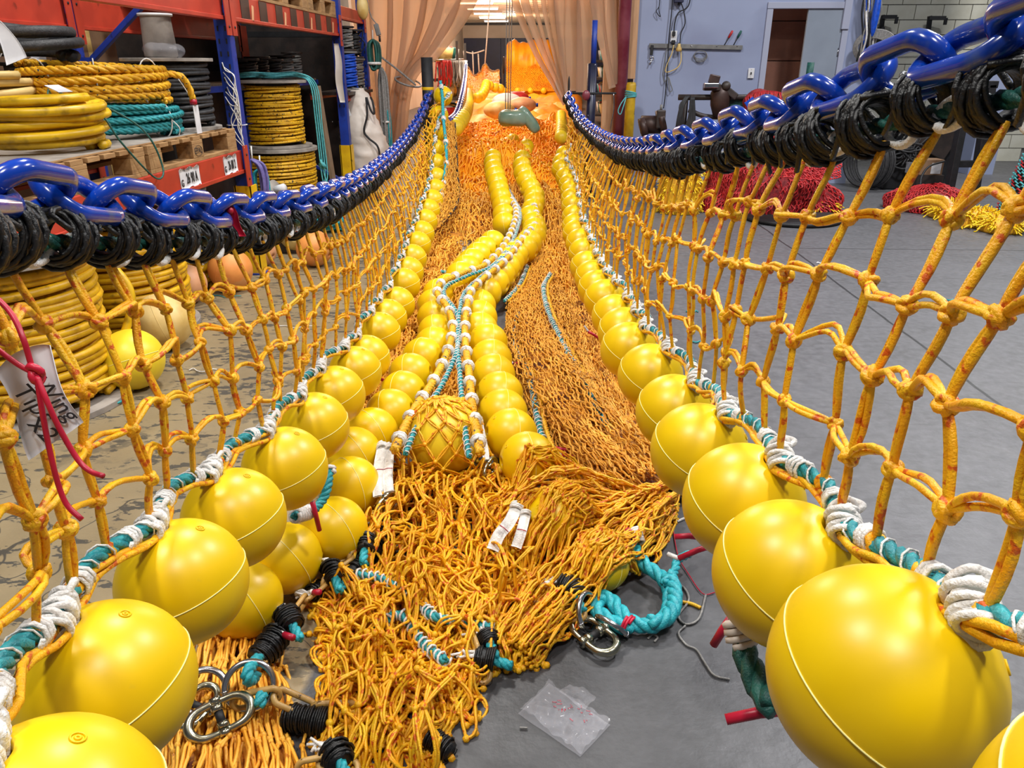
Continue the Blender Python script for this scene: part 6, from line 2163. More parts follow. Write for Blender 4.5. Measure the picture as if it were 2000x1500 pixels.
# sheet of red net fanning to the right with a straight edge
a = np.stack([at_Y(x, y, 7.2) for x, y in ((1530, 285), (1570, 290), (1610, 292), (1645, 280))])
b = np.stack([at_Y(x, y, 7.05) for x, y in ((1530, 345), (1570, 350), (1605, 352), (1643, 345))])
A_, B_ = resample(a, 26), resample(b, 26)
tt_ = np.linspace(0, 1, 14)[None, :, None]
G = A_[:, None] * (1 - tt_) + B_[:, None] * tt_ + rng.normal(0, 0.004, (26, 14, 3))
mb = MB()
edge_tubes(mb, G[:-1].reshape(-1, 3), G[1:].reshape(-1, 3), 0.006, 1, 0.15, 0, 4, 4)
edge_tubes(mb, G[:-1, :-1].reshape(-1, 3), G[1:, 1:].reshape(-1, 3), 0.006, 2, 0.12, 0, 4, 4)
o = obj('net_sheet', mb, M['netred'], t)
o['kind'] = 'stuff'
c = fl(1330, 420) + V3(0, 0.2, 0)
t = thing('fringe_stack', 'tall stack of netting with bright yellow fringed ends', 'net', c)
o = obj('net_under', lump(c + V3(0, 0, 0.08), (0.2, 0.2, 0.66), 7, 0.02), M['ropey'], t)
for k in range(9):
    mb = fringe(MB(), c + V3(0, 0, 0.03 + 0.075 * k), (0.24 - 0.004 * k, 0.22, 0.05), 170, 0.075, 20 + k, 0.0055, 0.1)
    o = obj('yellow_fringe', mb, M['fringe'], t)
    o['kind'] = 'stuff'
o = obj('red_top', net_over(c + V3(0.1, 0, 0.68), (0.13, 0.1, 0.09), 8, 24, 6, 0.006), M['netred'], t)
o['kind'] = 'stuff'
t = thing('rubber_mat', 'round black rubber mat under the red net heap', 'mat', fl(1560, 432))
c = fl(1545, 428)
obj('disc', MB().lathe([(0.0001, 0), (0.46, 0), (0.47, 0.02), (0.45, 0.04), (0.0001, 0.045)], 48, c), M['black'], t)
obj('rim', MB().ring(c + V3(0, 0, 0.025), 0.46, 0.018, (0, 0, 1), 48, 8), M['black'], t)

c = fl(1818, 412) + V3(0, 0.1, 0)
t = thing('red_net_roll', 'low roll of red netting with yellow fringe on the right floor', 'net', c)
obj('net_under', lump(c + V3(0, 0, 0.05), (0.4, 0.28, 0.16), 11, 0.02), M['netred_u'], t)
o = obj('net_mesh', net_over(c + V3(0, 0, 0.05), (0.4, 0.28, 0.16), 14, 60, 11, 0.006, amp=0.02), M['netred'], t)
o['kind'] = 'stuff'
for k, (x, y, n_, s_) in enumerate(((1790, 368, 160, 0.26), (1900, 440, 330, 0.32), (1850, 425, 160, 0.2), (1950, 452, 160, 0.2))):
    cc = fl(x, y)
    mb = fringe(MB(), cc + V3(0, 0, 0.04), (s_, 0.2, 0.13), n_, 0.11, 60 + k, 0.006, 0.3)
    o = obj('yellow_fringe', mb, M['fringe'], t)
    o['kind'] = 'stuff'
    o = obj('fringe_under', lump(cc + V3(0, 0, 0.02), (s_ * 0.85, 0.17, 0.13), 70 + k, 0.01), M['ropey'], t)

# teal and red rope netting hanging at the right edge
c = fl(2040, 430)
t = thing('teal_net_column', 'hanging column of black teal and red rope netting at the right edge', 'net', c)
obj('net_under', MB().lathe([(0.02, 1.32), (0.14, 1.18), (0.27, 0.7), (0.38, 0.2), (0.42, 0.01), (0.0001, 0.01)], 36, c), M['black'], t)
z = np.linspace(0.03, 1.2, 40)
mb, mb2 = MB(), MB()
for i, zz in enumerate(z):
    R = np.interp(zz, [0.01, 0.2, 0.7, 1.18, 1.32], [0.43, 0.39, 0.28, 0.15, 0.03])
    for j in range(30):
        a = (j + 0.5 * (i % 2)) / 30 * 2 * PI
        if math.cos(a + PI / 2) < -0.55:
            continue
        p0 = c + V3(R * math.cos(a), R * math.sin(a), zz)
        p1 = c + V3((R + 0.018) * math.cos(a + 0.08), (R + 0.018) * math.sin(a + 0.08), zz + 0.012)
        p2 = c + V3(R * math.cos(a + 0.17), R * math.sin(a + 0.17), zz - 0.012)
        (mb if (i + j) % 3 else mb2).tubes(np.stack([p0, p1, p2]), 0.008, 4)
o = obj('teal_rope', mb, M['tealnet'], t)
o['kind'] = 'stuff'
o = obj('red_rope', mb2, M['netred'], t)
o['kind'] = 'stuff'
mb = MB()
for k in range(40):
    a = k / 40 * 2 * PI
    mb.tube([c + V3(0.03 * math.cos(a), 0.03 * math.sin(a), 1.42), c + V3(0.16 * math.cos(a), 0.16 * math.sin(a), 1.18)], 0.008, 4)
o = obj('red_top', mb, M['netred'], t)
o['kind'] = 'stuff'

# black steel frame, hose coil, clutter in the recess
t = thing('welded_trestle', 'black welded steel frame leaning behind the teal net', 'frame', fl(1900, 385))
for a, b in (((1895, 160), (1850, 385)), ((1935, 165), (1900, 390)), ((1905, 165), (1945, 165))):
    obj('upright' if a[0] != 1905 else 'cap', MB().bar(at_Y(a[0], a[1], 8.4), at_Y(b[0], b[1], 8.4), 0.07, 0.11, (0, 1, 0)), M['black'], t, False, 0.006)
for y in (235, 320):
    obj('cross_bar', MB().bar(at_Y(1870, y, 8.4), at_Y(1925, y, 8.4), 0.05, 0.07), M['black'], t, False, 0.006)
c = at_Y(1700, 305, 9.6)
t = thing('hose_coil', 'upright coil of black hose standing against the lavender wall', 'hose', (c[0], 9.6, 0))
for k in range(13):
    obj('loop', MB().ring((c[0] + 0.0 + 0.012 * (k - 6), 9.62 + 0.01 * math.sin(k), 0.32), 0.28 + 0.012 * math.sin(k * 1.7), 0.014, (1, 0.5 + 0.05 * math.sin(k), 0.05), 36, 6), M['blackrope'], t)
t = thing('air_line', 'pale ribbed hose hanging beside the black hose coil', 'hose', at_Y(1728, 300, 9.6))
obj('ribbed_hose', MB().coilwrap([at_Y(1731, 262, 9.6), at_Y(1727, 290, 9.6), at_Y(1726, 330, 9.6)], 0.03, 0.009, 0.03, S=6, per=12), M['greyrope'], t)
obj('inner_hose', MB().tube([at_Y(1731, 240, 9.6), at_Y(1727, 290, 9.6), at_Y(1726, 340, 9.6)], 0.014, 6, 12), M['black'], t)
t = thing('machine', 'black workshop machine with tangled hoses in the shade', 'machine', at_Y(1790, 350, 9.5))
m0 = at_Y(1800, 270, 9.6)
obj('cabinet', MB().box((m0[0], 9.8, 0.42), (0.75, 0.45, 0.84)), M['black'], t, False, 0.02)
obj('slanted_guard', MB().box((m0[0] + 0.2, 9.5, 0.72), (0.4, 0.06, 0.62), np.array([[.9, 0, .43], [0, 1, 0], [-.43, 0, .9]])), M['mach'], t, False, 0.01)
for k in range(14):
    a = rng.normal(0, 1, 12)
    b = at_Y(1775, 290, 9.45)
    obj('hose', MB().tube([b + V3(0.12 * a[0], 0.02 * a[1], 0.1 * a[2]), b + V3(0.14 * a[3], 0.04 * a[4], 0.1 * a[5]), b + V3(0.14 * a[6], 0.03 * a[7], 0.12 * a[8]), b + V3(0.12 * a[9], 0.03 * a[10], 0.1 * a[11])], 0.011, 6, 30), M['blackrope'], t)
me = text_mesh('7', 0.09, 0.001, bold=0.003)
me.materials.append(M['paper'])
o = link('number', me, parent=t)
o.location = tuple(at_Y(1772, 314, 9.56) - np.array(t.location) + V3(0, 0.0, 0))
o.rotation_euler = (PI / 2, 0, 0)
obj('red_grip', MB().tube([at_Y(1817, 240, 9.4), at_Y(1828, 232, 9.4)], 0.03, 8), M['netred'], t)
obj('steel_plate', MB().bar(at_Y(1830, 255, 9.35), at_Y(1852, 220, 9.35), 0.01, 0.1), M['grey'], t, False)
t = thing('taped_carton', 'small brown carton with white label on the floor before the machine', 'box', at_Y(1815, 345, 9.2))
b = at_Y(1812, 325, 9.2)
obj('carton', MB().box(b, (0.26, 0.2, 0.17)), M['card'], t, False, 0.005)
obj('label', MB().box(b + V3(0.05, -0.102, -0.01), (0.11, 0.003, 0.12)), M['paper'], t, False)
obj('clear_tray', MB().box(b + V3(-0.17, 0, -0.02), (0.08, 0.18, 0.12)), M['clear'], t, False, 0.005)
obj('support', MB().box((b[0], 9.2, (b[2] - 0.085) / 2), (0.3, 0.24, max(0.01, b[2] - 0.085))), M['mach'], t, False)
tag(obj('rubber_cable', MB().tube([at_Y(1845, 315, 9.0), at_Y(1815, 325, 8.9), at_Y(1800, 345, 8.8), at_Y(1797, 365, 8.7)], 0.012, 6, 30), M['black']), 'black cable arching in front of the taped carton', 'cable')
# coat brackets on the block wall and cables on the corner
for k, (x0, x1, y0, y1) in enumerate(((1722, 1752, 33, 72), (1814, 1848, 35, 75))):
    t = thing('wall_bracket', 'black steel bracket on the block wall, %s one' % ('left' if k == 0 else 'right'), 'bracket', at_Y(x0, 60, 12.4), 'brackets on the block wall')
    a, b_, d = at_Y(x0 - 3, y1, 12.5), at_Y(x0 + 2, y0, 12.4), at_Y(x1, y0, 12.3)
    obj('arm', MB().bar(b_, d, 0.04, 0.05), M['black'], t, False)
    obj('upright', MB().bar(a, b_ + V3(0, 0, 0.02), 0.04, 0.06, (1, 0, 0)), M['black'], t, False)
    obj('tip', MB().bar(d, d + V3(0, 0, -0.09), 0.03, 0.04, (1, 0, 0)), M['black'], t, False)
t = thing('cable_bundle', 'thick bundle of hanging grey and blue cables at the wall corner', 'cable', at_Y(1700, 110, 9.8))
for k in range(26):
    a = rng.normal(0, 1, 8)
    x = 1684 + 26 * (k / 26)
    mk = ['greyrope', 'black', 'white', 'bluerope'][(k * 7) % 9 % 4]
    obj('cable', MB().tube([at_Y(x + 5 * a[0] + 8, -50, 9.85), at_Y(x + 5 * a[1] + 3, 20, 9.85), at_Y(x + 4 * a[2], 70, 9.85 + 0.03 * a[3]), at_Y(x + 6 * a[4] - 4, 115 + 6 * a[5], 9.85)], 0.011, 6, 24), M[mk], t)
for k in range(8):
    obj('grey_loop', MB().ring(at_Y(1703 + 0.8 * k, 92, 9.8), 0.1 + 0.012 * k, 0.011, (0.5, 1, 0.1), 30, 6, ry=0.16 + 0.01 * k), M['greyrope'], t)
tag(obj('blue_float_line', MB().ball(at_Y(1711, 25, 9.75), 0.05, 14, 10, (0.8, 0.8, 5)), M['bluerope']), 'long blue padded sleeve hanging among the cables', 'sleeve')
t = thing('wire_shelf', 'thin black wire shelf on the block wall behind the chain', 'shelf', at_Y(1760, 75, 12.4))
for k, y in enumerate((66, 72, 84)):
    obj('wire', MB().tube([at_Y(1715, y + 3, 12.3), at_Y(1830, y, 12.3)], 0.012, 6), M['black'], t)
obj('wall_plate', MB().box(at_Y(1716, 75, 12.5), (0.05, 0.2, 0.3)), M['black'], t, False)
# floor specks on the right
for k, (x, y, mk, lb_) in enumerate([(1595, 515, 'paper', 'white paper scrap lying beside the floor joint'), (1875, 590, 'red', 'small red string bit on the right floor'), (1850, 588, 'teal', 'green thread curl on the right floor near the red bit'), (1340, 610, 'teal', 'teal fibre scrap behind the right net'), (1345, 670, 'teal', 'second teal fibre scrap close behind the right net')]):
    c = fl(x, y)
    t = thing('floor_scrap', lb_, 'scrap', c)
    P = np.array([c + V3(0.012 * q_, 0.012 * math.sin(q_ * 2.2 + k), 0.005 + 0.004 * (q_ % 2)) for q_ in range(7)])
    obj('piece', MB().tube(P, 0.0045, 5, 24), M[mk], t)

# ================================================================ FOREGROUND GEAR
def gear_chain(name, label, px, mk, p=0.062, d=0.0125, w=0.042, h=0.03, cat='chain', flat=False):
    P = [at_h(x, y, hh_) for x, y, hh_ in px]
    L = plen(P)
    n_ = max(2, int(round(L / p)))
    c = resample(P, n_ + 1)
    t = thing(name, label, cat, c[0])
    lm = link_mesh(p, d, w)
    lm.materials.append(M[mk])
    w0 = np.array(t.location)
    for k in range(n_):
        m = (c[k] + c[k + 1]) / 2
        tt_ = nrm(c[k + 1] - c[k])
        s_ = nrm(np.cross(tt_, V3(0, 0, 1)))
        u_ = np.cross(s_, tt_)
        a = 0.35 if k % 2 else 1.45
        o = link('link', lm, parent=t)
        place(o, m - w0, X=tt_, Z=s_ * math.sin(a) + u_ * math.cos(a))
    return t, c


ct, cc = gear_chain('tan_chain', 'tan steel chain wrapped in black cord along the left foreground floats',
                    [(762, 965, .10), (738, 1015, .09), (718, 1050, .09), (690, 1085, .08), (655, 1105, .07), (632, 1140, .07), (600, 1165, .06), (578, 1195, .06), (552, 1225, .07), (530, 1255, .08), (505, 1300, .07), (478, 1345, .06)], 'chain_tan', 0.066, 0.0125, 0.044)


def black_wrap(px, R, label, cat='lashing', tail=True):
    P = [at_h(x, y, h_) for x, y, h_ in px]
    t = thing('cord_wrap', label, cat, P[0], 'black cord wraps')
    obj('winding', MB().coilwrap(P, R, 0.0034, 0.0054, S=4, per=12, jit=0.16, seed=int(px[0][0])), M['lash'], t)
    obj('inner_rope', MB().tube(P, R * 0.97, 8, 12), M['lash'], t)
    if tail:
        e_ = np.asarray(P[-1])
        obj('teal_end', MB().rope([np.asarray(P[-2]), e_, e_ + nrm(e_ - np.asarray(P[-2])) * 0.045 + V3(0, 0, -0.005)], 0.013, 0.06), M['tealb'], t)
        s_ = np.asarray(P[0])
        tf = MB()
        for q_ in range(9):
            e2 = rng.normal(0, 1, 6)
            b0 = s_ + nrm(s_ - np.asarray(P[1])) * 0.004
            tf.tube([b0, b0 + V3(-0.016 + 0.01 * e2[0], 0.008 * e2[1], 0.006 + 0.006 * e2[2]), b0 + V3(-0.032 + 0.012 * e2[3], 0.014 * e2[4], 0.004 + 0.008 * e2[5])], 0.0036, 5, 7)
        o = obj('white_tuft', tf, M['white'], t)
        o['kind'] = 'stuff'
    return t


black_wrap([(752, 1018, .06), (738, 1050, .06), (722, 1085, .06)], 0.026, 'black cord wrap highest along the tan chain, nearest the steel hook')
black_wrap([(716, 1048, .11), (712, 1075, .10)], 0.024, 'short black cord wrap over the tan chain beside a float')
black_wrap([(710, 1088, .055), (690, 1115, .055), (675, 1135, .05)], 0.024, 'long slanting black cord wrap in the middle of the tan chain')
black_wrap([(645, 1102, .10), (655, 1130, .09)], 0.024, 'short black cord wrap at the third float by the tan chain')
black_wrap([(607, 1160, .055), (628, 1145, .05)], 0.02, 'small black cord wrap with a red end below the netting edge')
black_wrap([(556, 1195, .11), (572, 1222, .10)], 0.028, 'black cord wrap bulging over the tan chain beside the lowest float')
black_wrap([(545, 1240, .08), (525, 1262, .08), (502, 1288, .075)], 0.032, 'biggest black cord wrap at the lower end of the tan chain')
for k, (x, y, h_, dx, dy) in enumerate([(555, 1240, .1, .03, -.02), (613, 1157, .08, .02, -.01)]):
    c = at_h(x, y, h_)
    t = thing('cord_end', ['red whipped cord end sticking from the biggest black wrap', 'red whipped cord end at the small black wrap'][k], 'cord', c, 'red whipped cord ends')
    obj('red_sleeve', MB().tube([c, c + V3(dx, dy, 0.01)], 0.0085, 10), M['red'], t)
    obj('cord', MB().tube([c - V3(dx, dy, 0.0) * 0.5, c], 0.0065, 8), M['white'], t)


def steel_ring(x, y, h_, R, r, ax, label):
    c = at_h(x, y, h_)
    t = thing('steel_ring', label, 'ring', c, 'steel rings')
    obj('ring', MB().ring(c, R, r, ax, 40, 10), M['steel2'], t)
    obj('weld', MB().ring(c + nrm(np.cross(nrm(V3(*ax)), V3(0, 0, 1)) + 1e-6) * R, r * 1.02, r * 0.25, np.cross(nrm(V3(*ax)), np.cross(nrm(V3(*ax)), V3(0, 0, 1)) + 1e-6), 12, 5), M['steel2'], t)
    return t


steel_ring(487, 1340, .115, 0.052, 0.0075, (0.3, -0.75, 0.6), 'steel ring joining the lower ends of the tan chain')
steel_ring(398, 1352, .11, 0.048, 0.008, (0.3, -0.6, 0.75), 'steel ring half hidden behind the nearest left float')
gear_chain('tan_chain', 'short tan chain running right from the steel ring on the floor', [(462, 1372, .10), (520, 1345, .10), (545, 1362, .09), (600, 1388, .05), (650, 1378, .035), (690, 1385, .03)], 'chain_tan', 0.085, 0.0145, 0.05)
black_wrap([(560, 1400, .04), (600, 1405, .04), (640, 1412, .035)], 0.026, 'black cord wrap lying below the short tan chain', tail=False)
t = thing('teal_lashing', 'turn of teal rope through the left steel ring', 'rope', at_h(490, 1310, .1))
obj('turn', MB().rope([at_h(505, 1285, .12), at_h(492, 1300, .15), at_h(482, 1318, .16), at_h(488, 1330, .13), at_h(500, 1320, .11)], 0.014, 0.06), M['tealb'], t)
obj('turn', MB().rope([at_h(512, 1352, .10), at_h(510, 1365, .11), at_h(505, 1378, .10)], 0.014, 0.06), M['tealb'], t)


def coupling(c, X, Z, s, label):
    """hinged chain coupling: two forged half loops and a pin"""
    t = thing('chain_coupling', label, 'coupling', c, 'steel chain couplings')
    X, Z = nrm(np.asarray(X, float)), np.asarray(Z, float)
    Z = nrm(Z - X * (Z @ X))
    Yv = np.cross(Z, X)
    R = np.stack([X, Yv, Z], 1)

    def w(p):
        return np.asarray(c) + (np.asarray(p, float) * s) @ R.T
    for sg_ in (-1, 1):
        a = np.linspace(-PI / 2, PI / 2, 15)
        arc = np.stack([sg_ * (0.028 + 0.034 * np.cos(a)), 0.03 * np.sin(a), 0 * a], 1)
        ends0 = np.array([[sg_ * 0.0, -0.026, 0], [sg_ * 0.012, -0.031, 0]])
        ends1 = np.array([[sg_ * 0.012, 0.031, 0], [sg_ * 0.0, 0.026, 0]])
        P = np.vstack([ends0, arc, ends1])
        rr = 0.0075 + 0.003 * np.cos(np.linspace(-PI / 2, PI / 2, len(P))) ** 2
        obj('half_link', MB().tubes(w(P), rr * s, 10, caps=True), M['steel'], t)
        for y in (-0.026, 0.026):
            obj('lug', MB().tube([w((sg_ * 0.001, y + 0.008 * sg_ - 0.006, 0)), w((sg_ * 0.001, y + 0.008 * sg_ + 0.006, 0))], 0.0125 * s, 12), M['steel'], t)
    obj('pin', MB().tube([w((0, -0.042, 0)), w((0, 0.042, 0))], 0.006 * s, 10), M['black'], t)
    obj('sleeve', MB().tube([w((0, -0.014, 0)), w((0, 0.014, 0))], 0.009 * s, 12), M['black'], t)
    return t


coupling(at_h(430, 1400, .105), (0.75, 0.55, 0.05), (0.2, -0.5, 0.85), 1.05, 'forged steel coupling beside the nearest left float')
coupling(at_h(385, 1378, .09), (0.2, 0.9, 0.05), (0.2, -0.2, 0.95), 0.9, 'dark forged coupling half hidden by the nearest left float')
coupling(at_h(1160, 1240, .025), (0.62, -0.75, 0.0), (0.1, -0.25, 0.95), 1.15, 'large forged steel coupling on the bare floor at the right chain end')
coupling(at_h(757, 985, .11), (0.35, 0.9, 0.1), (0.9, -0.3, 0.3), 0.85, 'brass coloured coupling under the left white webbing')
coupling(at_h(958, 915, .1), (0.3, 0.9, 0.1), (0.9, -0.3, 0.3), 0.8, 'steel coupling beside the netted ball and right floats')
gear_chain('tan_chain', 'tan chain coming out of the yellow netting towards the right coupling', [(1010, 1185, .03), (1060, 1192, .04), (1090, 1195, .04), (1140, 1200, .045)], 'chain_tan', 0.085, 0.0145, 0.052)
steel_ring(1148, 1195, .05, 0.05, 0.0075, (0.85, -0.4, 0.35), 'steel ring on the right tan chain')
steel_ring(1195, 1222, .03, 0.045, 0.007, (0.5, 0.6, 0.6), 'steel ring joining the right coupling to the teal rope')
gear_chain('tan_chain', 'tan chain links peeping from the lower right netting edge', [(920, 1240, .05), (938, 1262, .05), (925, 1300, .04), (945, 1325, .02)], 'chain_tan', 0.07, 0.0135, 0.048)
black_wrap([(950, 1240, .06), (958, 1258, .06)], 0.026, 'black cord wrap showing in the lower right netting edge')
black_wrap([(930, 1282, .05), (965, 1290, .045)], 0.026, 'black cord wrap below the other at the lower right netting edge')
black_wrap([(1095, 1140, .08), (1118, 1152, .075), (1125, 1165, .07)], 0.03, 'black cord wrap beside the floor float at the right')
black_wrap([(650, 1462, .05), (665, 1490, .05)], 0.03, 'black wrap with teal core at the bottom of the netting heap')
gear_chain('tan_chain', 'tan chain links at the lower left corner of the yellow heap', [(600, 1498, .04), (640, 1490, .04), (680, 1500, .03)], 'chain_tan', 0.07, 0.0135, 0.048)
black_wrap([(840, 1440, .03), (880, 1468, .025)], 0.022, 'black cord wrap lying at the lower right of the yellow heap', tail=False)

# thick teal rope with splice on the right
t = thing('teal_rope', 'thick teal rope with bulky splice lying on the floor at right', 'rope', fl(1290, 1180))
main = [(1232, 1045, .10), (1240, 1075, .07), (1262, 1105, .05), (1290, 1125, .045), (1306, 1150, .04), (1308, 1178, .035), (1300, 1205, .035), (1275, 1222, .03), (1240, 1218, .035), (1212, 1195, .04), (1192, 1170, .045), (1172, 1168, .045), (1165, 1188, .04), (1180, 1205, .035), (1210, 1222, .03), (1235, 1225, .03)]
P = [at_h(*q) for q in main]
obj('laid_rope', MB().rope(P, 0.021, 0.12, S=8, per=10), M['tealb'], t)
c = resample(P, 60)
obj('splice', MB().rope(c[14:34] + V3(0.012, 0, 0.012), 0.022, 0.09, S=8, per=10, lay=-1), M['tealb'], t)
obj('tail', MB().rope([at_h(1296, 1140, .06), at_h(1318, 1115, .06), at_h(1322, 1095, .06), at_h(1345, 1082, .05)], 0.013, 0.07), M['tealb'], t)
obj('red_mark', MB().coilwrap([at_h(1222, 1218, .035), at_h(1232, 1224, .033)], 0.026, 0.004, 0.007), M['red'], t)
obj('red_sleeve', MB().coilwrap([at_h(1230, 1040, .10), at_h(1235, 1060, .09)], 0.02, 0.005, 0.008), M['red'], t)
obj('white_sleeve', MB().coilwrap([at_h(1240, 1035, .11), at_h(1248, 1062, .09)], 0.017, 0.005, 0.008), M['white'], t)


# white webbing
def webbing(px, w, label):
    P = resample([at_h(*q) for q in px], 30)
    T = nrm(np.gradient(P, axis=0))
    s_ = nrm(np.cross(T, V3(0, -0.6, 0.8)))
    G = P[:, None] + s_[:, None] * (np.linspace(-1, 1, 5)[None, :, None] * w / 2)
    G = G + V3(0, -0.6, 0.8) * (0.006 * np.cos(np.linspace(-1.5, 1.5, 5)))[None, :, None]
    t = thing('webbing_strap', label, 'strap', P[0], 'white webbing straps')
    obj('band', MB().slab(G, 0.006), M['white'], t)
    i = 17
    obj('red_stitch', MB().tube([G[i, 0] + V3(0, -.004, .005), G[i, 2] + V3(0, -.004, .005), G[i, 4] + V3(0, -.004, .005)], 0.0012, 5), M['red'], t)
    obj('end_turns', MB().coilwrap([P[1], P[4]], w * 0.55, 0.004, 0.008, S=5, per=12), M['white'], t)
    return t


webbing([(748, 868, .16), (742, 900, .16), (738, 935, .15), (740, 970, .13)], 0.034, 'left strand of white webbing hanging to the brass coupling')
webbing([(762, 870, .16), (760, 900, .16), (758, 930, .155), (760, 962, .14)], 0.03, 'right strand of white webbing hanging to the brass coupling')
webbing([(1012, 985, .17), (995, 1020, .15), (975, 1045, .13), (962, 1075, .10)], 0.034, 'left white webbing strap showing through the yellow fan of netting')
webbing([(1028, 1000, .16), (1018, 1040, .14), (1008, 1070, .11)], 0.028, 'right white webbing strap showing through the yellow fan of netting')
webbing([(935, 815, .2), (942, 850, .17), (948, 880, .13), (950, 900, .12)], 0.02, 'thin white webbing between netted ball and right floats')

# big old ball wrapped in netting
c = at_h(868, 852, 0.15)
t = thing('netted_buoy', 'old yellow ball wrapped in orange netting between the middle rows', 'buoy', (c[0], c[1], 0))
a = np.linspace(0.1, PI - 0.1, 30)
R = 0.142
obj('shell', MB().lathe([(R * math.sin(x), R * math.cos(x)) for x in a], 44, c), M['ball_y'], t)
nu, nv = 9, 11
i = np.arange(nu)[:, None] + np.zeros((1, nv))
j = np.arange(nv)[None] + 0.5 * (np.arange(nu)[:, None] % 2)
la = PI / 2 * 0.93 - i / (nu - 1) * PI * 0.78
lo = j / nv * 2 * PI + 0.3
v = np.stack([np.cos(la) * np.cos(lo), np.cos(la) * np.sin(lo), np.sin(la)], -1)
fl_out = np.clip(-np.sin(la), 0, 1)[..., None]
X = c + v * (R + 0.005) + (v * V3(1, 1, 0)) * fl_out * 0.10 + np.stack([sines(v, 1, 6), sines(v, 2, 6), sines(v, 3, 6)], -1) * 0.014
rd = nrm(X - c)
dist = np.linalg.norm(X - c, axis=-1, keepdims=True)
X = c + rd * np.maximum(dist, R + 0.005)
X[..., 2] = np.maximum(X[..., 2], 0.02)
# legs follow the ball
mb = MB()
for k in range(nu - 1):
    for sh_ in (0, -1 if k % 2 else 1):
        A, B = X[k], np.roll(X[k + 1], sh_, 0)
        tt_ = np.linspace(0, 1, 7)[None, :, None]
        for dd in (-1, 1):
            L_ = A[:, None] * (1 - tt_) + B[:, None] * tt_
            off = nrm(np.cross(B - A, rd[k]))[:, None] * 0.0042 * dd * np.sin(PI * tt_)
            L_ = L_ + off
            dv = L_ - c
            dl = np.linalg.norm(dv, axis=-1, keepdims=True)
            L_ = c + dv / dl * np.maximum(dl, R + 0.005)
            mb.tubes(L_, 0.0034, 5)
mb.balls(X.reshape(-1, 3), 0.0085, 6, 5)
o = obj('net_cover', mb, M['twine'], t)
o['kind'] = 'stuff'

# teal edging ropes in the brown netting
for k, (px, lb_) in enumerate([([(1075, 535), (1062, 560), (1068, 600), (1085, 640), (1110, 690), (1140, 745), (1165, 790), (1185, 830)], 'teal and white edging rope winding over the brown net bundle'),
                               ([(1030, 520), (1018, 550), (1000, 575), (985, 588)], 'short teal and white edging rope beside the right middle floats'),
                               ([(1010, 610), (1005, 650), (1012, 690), (1030, 720), (1045, 790), (1058, 850), (1075, 890)], 'teal edging rope between right middle floats and brown bundle'),
                               ([(862, 530), (880, 535), (884, 560)], 'teal rope end crossing beside the left middle floats')]):
    P = [at_h(x, y, 0.15 if k == 0 else 0.09) for x, y in px]
    t = thing('edging_rope', lb_, 'rope', P[0], 'teal edging ropes')
    obj('laid_rope', MB().rope(P, 0.011, 0.07), M['teal'], t)
    obj('white_spiral', MB().coilwrap(P, 0.013, 0.0028, 0.03, S=4, per=8, jit=0.2), M['white'], t)
    obj('yellow_line', MB().rope([p + V3(0.025, 0, 0.0) for p in P], 0.009, 0.06), M['ropey'], t)
for k, (px, lb_) in enumerate([([(690, 1120), (755, 1135), (820, 1180), (850, 1205), (900, 1215), (960, 1225)], 'teal and white edging rope half buried in the yellow heap'),
                               ([(735, 1230), (780, 1200), (830, 1260), (870, 1290)], 'second teal and white rope showing low in the yellow heap')]):
    P = [at_h(x, y, 0.066 + 0.014 * math.sin(x * 0.06)) for x, y in px]
    t = thing('edging_rope', lb_, 'rope', P[0], 'teal edging ropes')
    obj('laid_rope', MB().rope(P, 0.012, 0.07), M['teal'], t)
    obj('white_spiral', MB().coilwrap(P, 0.0145, 0.0034, 0.022, S=4, per=8, jit=0.2), M['white'], t)
P = [at_h(1225, 1010, .04), at_h(1262, 1012, .04), at_h(1292, 1003, .05), at_h(1308, 985, .06)]
t = thing('edging_rope', 'teal edging rope curling under the right tip of the yellow fan', 'rope', P[0], 'teal edging ropes')
obj('laid_rope', MB().rope(P, 0.012, 0.07), M['tealb'], t)
obj('white_spiral', MB().coilwrap(P, 0.014, 0.003, 0.03, S=4, per=8), M['white'], t)

# red whipped cord ends around the rows
ends = [(1345, 1049, 0.45, -0.03, 0.0, 'red cord end pointing left below the third right float'), (1362, 1077, 0.40, 0.04, 0.02, 'red cord end below the second right float'), (1410, 1235, 0.45, -0.012, -0.03, 'red cord end hanging under the second right float'),
        (1482, 1395, 0.55, -0.045, -0.012, 'thick red cord end sticking left from the nearest right float'), (752, 745, 0.14, 0.03, -0.015, 'red cord end between the left float rows'), (617, 1008, 0.3, 0.005, -0.045, 'red cord end hanging on the teal rope beside a left float'),
        (1015, 710, 0.08, 0.03, 0.0, 'red cord end right of the middle floats, farther one'), (1105, 880, 0.05, 0.04, -0.01, 'red cord end beside the brown net bundle, upper one'), (1118, 893, 0.05, 0.04, -0.01, 'red cord end beside the brown net bundle, lower one'), (1160, 655, 0.12, 0.03, -0.02, 'red cord end under the right hanging floats')]
for x, y, h_, dx, dz_, lb_ in ends:
    c = at_h(x, y, h_)
    t = thing('cord_end', lb_, 'cord', c, 'red whipped cord ends')
    a, b = c - V3(dx, 0, dz_), c + V3(dx, 0, dz_)
    s_ = 0.0085 if dx * dx + dz_ * dz_ > 0.0021 or y > 1200 else 0.007
    obj('red_sleeve', MB().tube([a, (a + b) / 2 + V3(0, 0, .003), b], np.array([s_, s_ * 0.95, s_ * 0.9]), 10), M['red'], t)
    obj('cord', MB().tube([a, a - nrm(b - a) * 0.025 + V3(0.0, 0.015, 0.012)], s_ * 0.75, 8, 6), M['white'], t)
